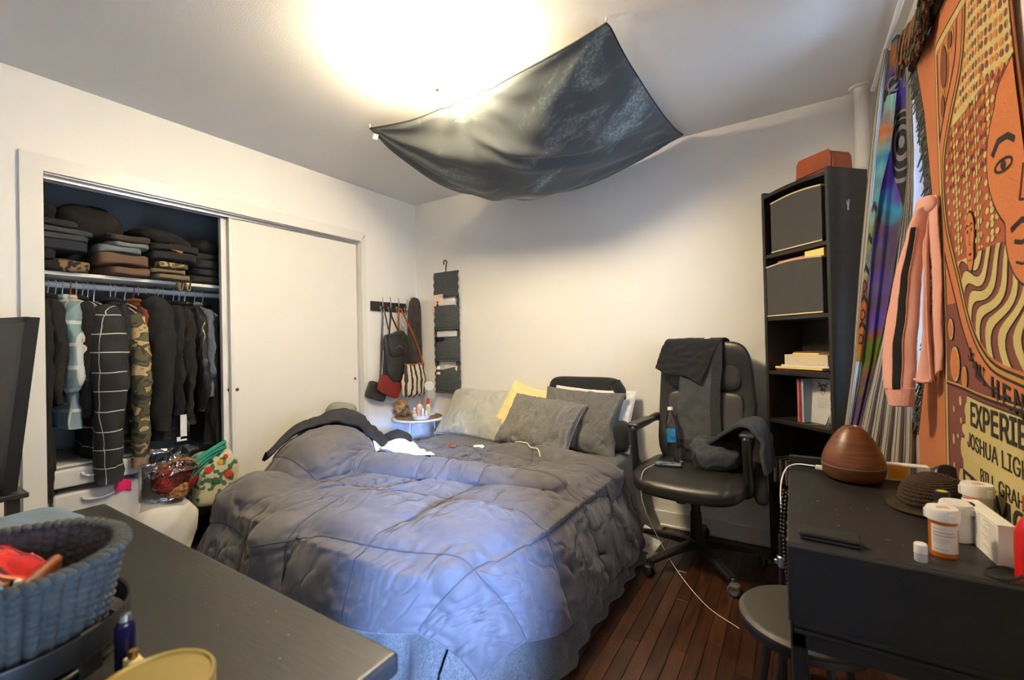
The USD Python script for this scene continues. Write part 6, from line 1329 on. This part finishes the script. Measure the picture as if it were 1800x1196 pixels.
def inlay(name, geom, mt, lvl=1, label=None, kind=None):
    """pattern woven into the cloth: polygons in (y, z), laid on the surface"""
    geom = geom.intersection(CLIP).simplify(.0004); ms = []
    for g in getattr(geom, 'geoms', [geom]):
        if g.is_empty or g.geom_type != 'Polygon' or g.area < 4e-6: continue
        v, f = trimesh.creation.triangulate_polygon(g, engine='earcut')
        v, f = trimesh.remesh.subdivide_to_size(np.column_stack([v, np.zeros(len(v))]), f, .05)
        P = tsurf(v[:, 0], v[:, 1], .0022+.0007*lvl)
        if np.cross(P[f[0, 1]]-P[f[0, 0]], P[f[0, 2]]-P[f[0, 0]])[0] > 0: f = f[:, ::-1]
        ms.append((P, f))
    if ms: part(tp, name, cat(*ms), mt, False, world=True, label=label, kind=kind)
# work in picture coordinates that read from the left: u = YL-y
YL = 1.862
def P_(pts): return Polygon([(YL-u, z) for u, z in pts])
def E_(u, z, a, b, rot=0): return affinity.rotate(affinity.scale(Point(YL-u, z).buffer(1, 10), a, b), -rot, origin=(YL-u, z))
line = lambda pts, w: LineString([(YL-u, z) for u, z in pts]).buffer(w/2, cap_style=2)
inlay('yellow_border', unary_union([line([(0, .55), (0, 2.085), (.70, 2.085)], .016), line([(0, 2.09), (.7, 2.09)], .02)]), 'weave_yellow')
inlay('border_outline', unary_union([line([(-.011, .55), (-.011, 2.1), (.7, 2.1)], .004), line([(.010, .55), (.010, 2.07)], .0035)]), 'weave_dark', 2)
# big arched field and the band round it
lft = [(.275, 2.12), (.232, 1.945), (.135, 1.83), (.070, 1.75), (.046, 1.66), (.058, 1.54), (.124, 1.398), (.215, 1.252), (.36, 1.158), (.50, 1.128), (.62, 1.122)]
arch = bez([(u, z) for u, z in lft]+[(1.24-u, z) for u, z in lft[-2::-1]], 10)
FIELD = P_(arch).buffer(0); TOPB = sbox(YL-.8, .5, YL-.012, 2.068)
inlay('corner_ground', sbox(YL-.7, 1.055, YL-.012, 1.30).difference(FIELD.buffer(.072)), 'weave_maroon')
inlay('oval_band', FIELD.buffer(.072).difference(FIELD).intersection(TOPB).intersection(sbox(YL-.8, 1.02, YL, 2.1)), 'weave_orange', 2)
inlay('oval_lines', unary_union([FIELD.buffer(b+.0035).difference(FIELD.buffer(b-.0035)) for b in (.072, .026, .008)]).intersection(TOPB).intersection(sbox(YL-.8, 1.02, YL, 2.1)), 'weave_dark', 3)
inlay('oval_gold_line', FIELD.buffer(.022).difference(FIELD.buffer(.012)).intersection(TOPB), 'weave_gold', 3)
inside = FIELD.buffer(-.004).intersection(TOPB)
inlay('inner_ground', inside, 'weave_rust', 2)
ZR = 1.415
waves = []
for k in range(17):
    a0 = math.radians(-186+11.5*k); pts = []; pts2 = []
    for r in np.linspace(.10, .9, 44):
        w = .13*math.sin(r*24+k*.35); a = a0+w; b_ = a0+math.radians(5.9)+w
        pts.append((.56+r*math.cos(a), 1.52+r*math.sin(a)*.95)); pts2.append((.56+r*math.cos(b_), 1.52+r*math.sin(b_)*.95))
    waves.append(P_(pts+pts2[::-1]).buffer(0))
low = inside.intersection(sbox(YL-.8, .9, YL, ZR))
inlay('ray_ground', low, 'weave_maroon', 3); inlay('ray_edge', unary_union(waves).buffer(.003).intersection(low), 'weave_dark', 4); inlay('wavy_ray', unary_union(waves).intersection(low), 'weave_yellow', 5)
up = inside.intersection(sbox(YL-.8, ZR, YL, 2.2)); top_band = up.intersection(sbox(YL-.8, 1.80, YL, 2.2))
inlay('upper_ground', top_band, 'weave_yellow', 3)
D_ = {'weave_gold': [], 'weave_maroon': [], 'weave_skin': [], 'weave_yellow': []}
for r in range(24):
    z = 1.80+.0275*r*.5 if False else 1.815+.027*r
    if z > 2.08: break
    for c in range(26):
        u = .05+.0215*c+(r % 2)*.0215; zc = z+.020*math.sin(c*.22)
        D_['weave_maroon' if (c//2+r) % 2 == 0 else 'weave_skin'].append(E_(u, zc, .0082, .0088, 0))
for r in range(24):
    z = 1.425+.0168*r
    for c in range(26):
        u = .05+.0215*c+(r % 2)*.0215; zc = z+.014*math.sin(c*.25+.3)
        if zc > 1.80: continue
        if (c//2+r//2*0+r) % 2 == 0: D_['weave_yellow' if r < 15 or c % 4 < 2 else 'weave_gold'].append(E_(u, zc, .0090, .0072, 25))
        elif r > 10 and (c//2) % 2: D_['weave_maroon'].append(E_(u, zc, .0080, .0062, 25))
for mt_, dd in D_.items(): inlay('woven_dots', unary_union(dd).intersection(up.buffer(-.006)), mt_, 4, kind='stuff')
# two plain orange mask shapes with simple features
m1 = unary_union([E_(.575, 1.60, .190, .190), E_(.570, 1.43, .115, .125), E_(.60, 1.72, .17, .09)]).buffer(.03).buffer(-.03)
m2 = unary_union([E_(.238, 1.475, .040, .052), E_(.238, 1.425, .030, .050)]).buffer(.008).buffer(-.008)
for mk in (m1, m2): inlay('mask_edge', mk.buffer(.006), 'weave_dark', 6); inlay('mask_shape', mk, 'weave_skin', 7)
def brow(u, z, s): return line([(u-s*.5, z-.10*s), (u-.2*s, z+.18*s), (u+.2*s, z+.16*s), (u+.5*s, z-.05*s)], s*.16)
def eye(u, z, a): return unary_union([E_(u, z, a, a*.46).difference(E_(u, z, a*.78, a*.28)), E_(u, z, a*.28, a*.28)])
for ft in (brow(.455, 1.625, .09), brow(.62, 1.625, .09), eye(.452, 1.582, .036), eye(.615, 1.582, .034), line([(.53, 1.56), (.508, 1.49), (.54, 1.482)], .006), line([(.475, 1.432), (.52, 1.445), (.575, 1.432)], .013), line([(.49, 1.405), (.525, 1.397), (.56, 1.405)], .010), line([(.50, 1.36), (.53, 1.352), (.56, 1.36)], .006),
        brow(.222, 1.492, .026), brow(.258, 1.492, .026), eye(.223, 1.480, .010), eye(.258, 1.480, .009), line([(.243, 1.476), (.236, 1.444), (.246, 1.441)], .003), E_(.241, 1.418, .012, .004), line([(.222, 1.403), (.258, 1.403)], .0025)):
    for g in getattr(ft, 'geoms', [ft]): inlay('mask_feature', g, 'weave_dark', 8)
# ovals in the border and corner
for u, z, a, b in [(.078, 1.998, .026, .062), (.135, 2.045, .016, .022), (.058, 1.889, .016, .032)]:
    inlay('oval_ring', E_(u, z, a+.012, b+.010).difference(E_(u, z, a+.006, b+.005)), 'weave_gold', 2); inlay('maroon_oval', E_(u, z, a, b), 'weave_maroon', 3)
for u, z, a, b in [(.052, 1.225, .016, .027), (.082, 1.123, .032, .046), (.160, 1.090, .020, .026)]:
    inlay('oval_outline', E_(u, z, a+.008, b+.007), 'weave_dark', 4); inlay('oval_ring', E_(u, z, a+.005, b+.0045), 'weave_yellow', 5); inlay('orange_oval', E_(u, z, a, b), 'weave_skin', 6)
# lettering panel
inlay('panel_ground', sbox(YL-.72, .55, YL-.012, 1.055), 'weave_maroon', 1)
blob = unary_union([P_([(.175, 1.040), (.72, 1.028), (.72, .55), (.135, .55), (.135, .86)]), E_(.175, 1.0, .022, .022), E_(.155, .945, .028, .016), E_(.135, .89, .022, .03), E_(.125, .80, .03, .03), E_(.11, .70, .03, .05), E_(.12, .62, .02, .03)])
inlay('panel_edge', blob.buffer(.004), 'weave_dark', 2); inlay('lettering_panel', blob, 'weave_yellow', 3)
for d_ in ((.115, 1.02, .010, .014), (.06, .99, .006, .010), (.12, .965, .008, .009), (.055, .90, .008, .016), (.09, .915, .007, .006), (.055, .82, .006, .012)): inlay('panel_drop', E_(*d_), 'weave_yellow', 3)
inlay('panel_line', line([(.012, 1.062), (.25, 1.054), (.72, 1.043)], .006), 'weave_dark', 6)
inlay('panel_gold_line', line([(.012, 1.068), (.25, 1.060), (.72, 1.049)], .005), 'weave_gold', 6)
def letters(text, u, z, h, width, bold=True, rise=0.):
    """one word group, each letter a piece of its own, squeezed to the given width"""
    tot = vf(meshkit.text_mesh(text, h, .0008, bold))[0][:, 0].max()
    for q, chh in enumerate(text):
        if chh == ' ': continue
        pre = 0. if q == 0 else vf(meshkit.text_mesh(text[:q]+'|', h, .0008, bold))[0][:, 0].max()-vf(meshkit.text_mesh('|', h, .0008, bold))[0][:, 0].max()
        v, f = vf(meshkit.text_mesh(chh, h, .0008, bold)); k = width/tot; uu = u+(pre+v[:, 0])*k
        if uu.max() > .60: break
        part(tp, 'letter', (tsurf(YL-uu, z+v[:, 1]+rise*(uu-u), .0022+.0007*4+v[:, 2]), f[:, ::-1]), 'weave_dark', False, world=True)
letters('EXPERIENCE', .208, .968, .060, .50)
letters('JOSHUA LIGHT SHOW', .180, .905, .040, .59, False)
letters('BILL GRAHAM', .290, .838, .034, .30, False)
letters('FILLMORE', .128, .775, .056, .55)
def glyph(chh, u, z, h, w, bold=True):
    v, f = vf(meshkit.text_mesh(chh, h, .0008, bold)); v[:, 0] *= w/max(v[:, 0].max(), h*.3)
    uu = u+v[:, 0]
    if uu.max() > .62: return
    part(tp, 'letter', (tsurf(YL-uu, z+v[:, 1]-.22*(uu-u), .0022+.0007*5+v[:, 2]), f[:, ::-1]), 'weave_dark', False, world=True)
for chh, u, z, h, w in (('J', .200, 1.142, .036, .026), ('I', .240, 1.122, .038, .010), ('M', .262, 1.100, .040, .042), ('I', .322, 1.085, .042, .010), ('H', .372, 1.064, .046, .044), ('E', .432, 1.052, .048, .040), ('N', .486, 1.042, .050, .046), ('D', .545, 1.037, .050, .044)): glyph(chh, u, z, h, w)
# fringe: twisted yarns along the left edge, a thick flopped tuft along the top
mat('yarn_dark', (.030, .030, .034), .95, col2=(.10, .085, .065), scale=60); mat('yarn_olive', lin(96, 88, 66), .95, col2=lin(60, 66, 62), scale=50); mat('yarn_rust', lin(132, 88, 60), .95)
fr2 = random.Random(11); groups_ = {k: [] for k in ('yarn_dark', 'yarn_olive', 'yarn_rust')}
for i in range(230):
    z = TZ0+.02+(TZ1-TZ0-.02)*i/230; y = float(left_edge(z)); b0 = tsurf(np.array(y-.004), np.array(z)); L = fr2.uniform(.035, .06)
    p = [b0, b0+np.array([-.006+fr2.uniform(-.006, .004), L*.5, -.012]), b0+np.array([-.008+fr2.uniform(-.012, .006), L*fr2.uniform(.7, 1.), -.035-fr2.uniform(0, .02)])]
    groups_[fr2.choice(('yarn_dark', 'yarn_dark', 'yarn_olive'))].append(tube(bez(p, 4), np.linspace(.0042, .0022, 9), 5))
for i in range(420):
    t_ = fr2.random(); y = 2.155-t_*.50; z = 2.205+.028*math.sin(t_*9)+fr2.uniform(-.012, .03)
    b0 = np.array([.385+fr2.uniform(-.014, .008), y, z+.02]); L = fr2.uniform(.05, .085)
    p = [b0, b0+np.array([-.022, .012, .012]), b0+np.array([-.030+fr2.uniform(-.008, .008), .018+fr2.uniform(-.01, .015), -L])]
    groups_[fr2.choice(('yarn_dark', 'yarn_olive', 'yarn_olive', 'yarn_rust'))].append(tube(bez(p, 4), np.linspace(.0052, .003, 9), 5))
for k, ms in groups_.items(): part(tp, 'fringe', cat(*ms), k, True, world=True, kind='stuff')
part(tp, 'top_roll', tube(bez([(.392, 2.165, 2.19), (.388, 2.08, 2.20), (.388, 1.95, 2.215), (.39, 1.80, 2.20), (.392, 1.64, 2.205), (.396, 1.44, 2.20)], 8), .016, 10), 'yarn_dark', True, world=True)
# ---------------------------------------------------------------- curtains
custom('ticking', {'uv': ('attribute', {'attribute': 'st'}), 's': ('separate_xyz', {}), 'm': ('math', {'math_type': 'multiply', 'value2': 1.}), 'fr': ('math', {'math_type': 'fraction'}), 'r': ('rgb_ramp', {'interpolate': False, 'ramp': [(0, lin(120, 116, 112)), (.30, lin(214, 206, 194)), (.55, lin(140, 136, 130)), (.66, lin(214, 206, 194))]}), 'p': ('principled_bsdf', {'roughness': .9}), 't': ('translucent_bsdf', {}), 'mx': ('mix_closure', {'fac': .42})},
       [('uv.vector', 's.vector'), ('s.x', 'm.value1'), ('m.value', 'fr.value1'), ('fr.value', 'r.fac'), ('r.color', 'p.base_color'), ('r.color', 't.color'), ('p.BSDF', 'mx.closure1'), ('t.BSDF', 'mx.closure2')], 'mx.closure')
def cloth_part(node, name, P, mt, cols, th=.0014, scale=1.):
    """hanging cloth with a stripe coordinate across it"""
    v, f = shell(P, th); n, m = P.shape[:2]; u = np.repeat(np.linspace(0, scale, m)[None], n, 0).ravel(); w = np.repeat(np.linspace(0, 1, n)[:, None], m, 1).ravel()
    st = np.vstack([np.stack([u, w], -1)]*2); v = v @ node.inv[:3, :3].T+node.inv[:3, 3]
    path = node.path+'/'+uniq(node.path, name); m_ = usdkit.mesh(stage, path, (v, f), MATS[mt], True, uv=st)
    if cols is not None: UsdGeom.PrimvarsAPI(m_).CreatePrimvar('tint', Sdf.ValueTypeNames.Color3fArray, 'vertex').Set([Gf.Vec3f(*map(float, c)) for c in np.vstack([cols.reshape(-1, 3)]*2)])
    return m_
def between(L, Rr, n, m, pleats=0, amp=.02, seed=0, dirn=(0, 1, 0), sagx=0):
    """surface between two space curves, with pleats across"""
    L, Rr = bez(L, 12), bez(Rr, 12); t = np.linspace(0, 1, n)
    f_ = lambda C: np.stack([np.interp(t, np.linspace(0, 1, len(C)), C[:, k]) for k in range(3)], -1)
    a = np.linspace(0, 1, m)[None, :, None]; A, B = f_(L)[:, None], f_(Rr)[:, None]
    P = A*(1-a)+B*a; s = np.linspace(0, 1, m)[None]; tt2 = t[:, None]
    wave = amp*np.sin(pleats*2*PI*s+1.6*np.sin(tt2*3+seed)+seed)+noise3(P, 7, seed)*amp*1.2
    return P+wave[..., None]*np.asarray(dirn)
rodc = thing('curtain_rod', 'white curtain rod above the window', 'curtain rod', (.36, 2.2, 2.44))
part(rodc, 'rod_bar', tube([(.36, 1.80, 2.44), (.36, 2.84, 2.44)], .010, 12), 'white_gloss', 40, world=True)
for y in (1.83, 2.81): part(rodc, 'bracket', box((.352, y-.008, 2.43), (XR, y+.008, 2.45), .002), 'white_gloss', False, world=True)
cu1 = thing('striped_curtain', 'narrow striped cotton curtain strip falling beside the bookcase', 'curtain', (.27, 2.45, .7))
Pc = between([(.352, 2.45, 2.43), (.318, 2.45, 2.20), (.263, 2.46, 1.66), (.231, 2.46, 1.28), (.214, 2.46, 1.07), (.172, 2.46, .74)], [(.385, 2.47, 2.43), (.352, 2.47, 2.20), (.308, 2.47, 1.66), (.266, 2.47, 1.28), (.246, 2.47, 1.07), (.205, 2.47, .74)], 90, 26, 1.2, .010, 3)
cloth_part(cu1, 'curtain_panel', Pc, 'ticking', None, .0014, 5.)
cu2 = thing('striped_curtain', 'wide backlit striped cotton curtain behind the pink jacket', 'curtain', (.34, 2.35, .7))
Pc = between([(.400, 2.33, 2.43), (.398, 2.34, 2.10), (.395, 2.35, 1.85), (.362, 2.35, 1.58), (.316, 2.35, 1.28), (.278, 2.35, 1.09), (.200, 2.34, .72)], [(.412, 2.28, 2.43), (.410, 2.30, 2.10), (.410, 2.30, 1.88), (.402, 2.30, 1.60), (.398, 2.27, 1.28), (.395, 2.25, 1.08), (.385, 2.22, .70)], 120, 80, 5.5, .012, 5)
cloth_part(cu2, 'curtain_panel', Pc, 'ticking', None, .0014, 19.)
# tie-dye scarf between them
custom('tie_dye', {'a': ('attribute', {'attribute': 'tint'}), 'p': ('principled_bsdf', {'roughness': .85}), 't': ('translucent_bsdf', {}), 'm': ('mix_closure', {'fac': .30})}, [('a.color', 'p.base_color'), ('a.color', 't.color'), ('p.BSDF', 'm.closure1'), ('t.BSDF', 'm.closure2')], 'm.closure')
PAL = [lin(96, 70, 170), lin(50, 160, 200), lin(90, 66, 110), lin(130, 80, 60), lin(200, 110, 50), lin(150, 190, 170), lin(90, 110, 40), lin(70, 50, 120)]
def dye(P, seed, stops):
    """blotches of dye that run into one another, by height"""
    n, m = P.shape[:2]; t = np.linspace(0, 1, n)[:, None]+noise3(P, 6, seed)*.34+.03*np.linspace(0, 1, m)[None]
    t = np.clip(t, 0, 1); xs = np.linspace(0, 1, len(stops)); C = np.stack([np.interp(t, xs, [s[k] for s in stops]) for k in range(3)], -1)
    w = np.clip((noise3(P, 14, seed+4)+.05)*3, 0, 1)[..., None]*.5; alt = np.array(PAL[(seed*3) % 8]); return C*(1-w)+alt*w
sc = thing('tie_dye_scarf', 'purple and turquoise tie dyed cloth hanging over the striped curtain', 'scarf', (.32, 2.4, .75))
Pc = between([(.372, 2.40, 2.44), (.352, 2.41, 2.24), (.335, 2.42, 2.02), (.300, 2.42, 1.66), (.268, 2.42, 1.30), (.246, 2.42, 1.08), (.196, 2.42, .80)], [(.412, 2.36, 2.44), (.410, 2.36, 2.24), (.405, 2.36, 1.98), (.378, 2.36, 1.62), (.324, 2.36, 1.30), (.288, 2.36, 1.10), (.222, 2.37, .80)], 170, 60, 1.6, .012, 7)
st_ = [PAL[1], PAL[4], PAL[0], PAL[0], PAL[7], PAL[4], PAL[0], PAL[0], PAL[1], PAL[2], PAL[2], PAL[0], PAL[3], PAL[6], PAL[6], PAL[3], PAL[2], PAL[2]]
cloth_part(sc, 'dyed_cloth', Pc, 'tie_dye', dye(Pc, 2, st_), .0014)
# corner of a second printed cloth: pale green with black line print
Pg = between([(.350, 2.395, 2.20), (.318, 2.40, 2.02), (.30, 2.41, 1.80), (.272, 2.43, 1.55), (.245, 2.43, 1.30), (.228, 2.43, 1.1)], [(.378, 2.372, 2.20), (.358, 2.375, 2.0), (.318, 2.39, 1.80), (.283, 2.42, 1.55), (.268, 2.425, 1.30), (.248, 2.43, 1.1)], 90, 24, .8, .006, 9)
sg2 = thing('printed_scarf', 'pale green and amber printed cloth edge under the tie dyed one', 'scarf', (.28, 2.43, 1.1))
cloth_part(sg2, 'printed_cloth', Pg-np.array([.004, .012, 0]), 'tie_dye', dye(Pg, 5, [PAL[5], PAL[4], PAL[5], PAL[1], PAL[5], lin(150, 150, 60), PAL[5], PAL[4], lin(190, 120, 40), lin(150, 150, 60)]), .0014)
# black medallion print on the scarf: rings and a dark band
mat('print_black', (.012, .012, .016), .8); mat('print_white', (.20, .19, .22), .8)
from scipy.ndimage import map_coordinates
def on(Pg, u, t, d=.004):
    q = np.stack([map_coordinates(Pg[..., k], [np.ravel(t)*(Pg.shape[0]-1), np.ravel(u)*(Pg.shape[1]-1)], order=1, mode='nearest') for k in range(3)], -1)
    N = normals(Pg); nn = np.stack([map_coordinates(N[..., k], [np.ravel(t)*(Pg.shape[0]-1), np.ravel(u)*(Pg.shape[1]-1)], order=1, mode='nearest') for k in range(3)], -1)
    s = np.sign((nn*np.array([-.3, -1, 0])).sum(-1, keepdims=True)); return (q+nn*s*d).reshape(np.shape(u)+(3,))
def patch(node, name, poly, mt, d, Pg=None):
    Pg = Pc if Pg is None else Pg; ms = []
    for g in getattr(poly, 'geoms', [poly]):
        if g.is_empty: continue
        v, f = trimesh.creation.triangulate_polygon(g, engine='earcut'); v, f = trimesh.remesh.subdivide_to_size(np.column_stack([v, 0*v[:, 0]]), f, .06); Q = on(Pg, v[:, 0], v[:, 1], d)
        if np.cross(Q[f[0, 1]]-Q[f[0, 0]], Q[f[0, 2]]-Q[f[0, 0]])[1] > 0: f = f[:, ::-1]
        ms.append((Q, f))
    part(node, name, cat(*ms), mt, False, world=True)
clipu = sbox(.02, .0, .98, 1); AS = .55
ell = lambda u, t, r, k=1.: affinity.scale(Point(u, t).buffer(1, 20), r, r*.155*k)
patch(sc, 'medallion_ground', Polygon([(.18, .285), (.55, .245), (.98, .25), (.98, .46), (.62, .40), (.35, .36), (.2, .34)]).intersection(clipu), 'print_black', .004)
patch(sc, 'medallion_ring', unary_union([ell(.78, .33, r).difference(ell(.78, .33, r-w)) for r, w in ((.52, .05), (.38, .03), (.26, .07))]+[ell(.78, .33, .09)]).intersection(clipu).intersection(Polygon([(.18, .285), (.55, .245), (.98, .25), (.98, .46), (.62, .40), (.35, .36), (.2, .34)])), 'print_white', .0055)
patch(sc, 'dark_flap', Polygon([(.02, .175), (.45, .10), (.62, .11), (.50, .16), (.36, .19), (.03, .21)]), 'print_black', .010)
patch(sc, 'flap_mark', unary_union([ell(.30, .165, .16).difference(ell(.30, .165, .11)), LineString([(.2, .19), (.5, .14)]).buffer(.006)]), 'print_white', .0115)
patch(sg2, 'line_print', unary_union([LineString([(.2, .45+.05*k), (.5, .43+.05*k), (.85, .455+.05*k)]).buffer(.010) for k in range(0, 9, 2)]+[ell(.5, .70+.1*k, .25, .6).difference(ell(.5, .70+.1*k, .17, .6)) for k in range(3)]), 'print_black', .004, Pg-np.array([.004, .012, 0]))
# ---------------------------------------------------------------- pink track jacket
mat('jacket_pink', lin(224, 166, 152), .8, bump=.12, bscale=260); mat('jacket_pink_rib', lin(218, 158, 144), .9, bump=.5, bscale=160)
pj_ = thing('track_jacket', 'pink track jacket with a black sleeve stripe hanging by the window', 'jacket', (.33, 1.93, .97))
def ribbon(Lc, Rc, th, bulge, n=60, m=22, seed=0, wr=.006):
    Lc, Rc = bez(Lc, 10), bez(Rc, 10); t = np.linspace(0, 1, n); f_ = lambda C: np.stack([np.interp(t, np.linspace(0, 1, len(C)), C[:, k]) for k in range(3)], -1)
    a = np.linspace(0, 1, m)[None, :, None]; A, B = f_(Lc)[:, None], f_(Rc)[:, None]; P = A*(1-a)+B*a
    d = np.array([-.82, -.57, 0]); P = P+d*((bulge*np.sin(PI*a[..., 0])**.6)[..., None]+noise3(P, 13, seed)[..., None]*wr*2)
    return P
slL = [(.350, 1.915, 1.600), (.330, 1.940, 1.527), (.297, 1.985, 1.384), (.273, 2.02, 1.21), (.266, 2.03, 1.10), (.272, 2.022, 1.020)]
slR = [(.375, 1.885, 1.620), (.362, 1.90, 1.52), (.350, 1.915, 1.38), (.340, 1.925, 1.21), (.333, 1.934, 1.10), (.330, 1.940, 1.032)]
Sv = ribbon(slL, slR, .004, .030, seed=1); part(pj_, 'sleeve', shell(Sv, .005), 'jacket_pink', True, world=True)
Pst = ribbon(slL, slR, .004, .030, 60, 101, seed=1)
i0, i1 = 60, 80; s_ = Pst[8:, i0:i1]+np.array([-.82, -.57, 0])*.0045
part(pj_, 'sleeve_stripe', shell(s_, .002), 'cloth_black', True, world=True, label='black sleeve stripe')
part(pj_, 'sleeve_seam', cat(*[tube(Pst[8:, i]+np.array([-.82, -.57, 0])*.005, .0016, 5) for i in (i0-2, i1+1)]), 'jacket_pink_rib', True, world=True)
Cf = ribbon([(.272, 2.020, 1.030), (.281, 2.009, .966)], [(.330, 1.938, 1.036), (.326, 1.944, .973)], .004, .030, 16, 22, 2, .002); part(pj_, 'cuff', shell(Cf, .007), 'jacket_pink_rib', True, world=True)
bodyL = [(.352, 1.912, 1.60), (.358, 1.90, 1.45), (.350, 1.905, 1.20), (.335, 1.93, 1.062)]; bodyZ = [(.372, 1.89, 1.615), (.364, 1.893, 1.45), (.362, 1.893, 1.24), (.366, 1.888, 1.063)]
part(pj_, 'front_panel', shell(ribbon(bodyL, bodyZ, .004, .012, seed=3)+np.array([.004, .006, 0]), .005), 'jacket_pink', True, world=True)
part(pj_, 'back_panel', shell(ribbon([(.368, 1.90, 1.63), (.372, 1.893, 1.45), (.374, 1.886, 1.19), (.376, 1.89, 1.08)], [(.384, 1.862, 1.645), (.386, 1.860, 1.50), (.386, 1.862, 1.19), (.384, 1.868, 1.10)], .004, .006, seed=4), .005), 'jacket_pink', True, world=True)
zl = bez(bodyZ, 10); part(pj_, 'zip', tube(zl+np.array([-.82, -.57, 0])*.006, .0032, 6), 'jacket_pink_rib', True, world=True)
part(pj_, 'shoulder', sq((.366, 1.892, 1.622), (.035, .07, .055), .8, .8, 16, 26, .004, 20, 6, (0, 0, 35)), 'jacket_pink', True, world=True)
part(pj_, 'hem_rib', tube(bez([(.335, 1.93, 1.065), (.352, 1.905, 1.06), (.366, 1.888, 1.064)], 8)+np.array([-.82, -.57, 0])*.008, .006, 8), 'jacket_pink_rib', True, world=True)
hk = thing('wall_peg', 'small steel peg carrying the pink jacket', 'peg', (XR-.02, 1.87, 1.66)) if False else None
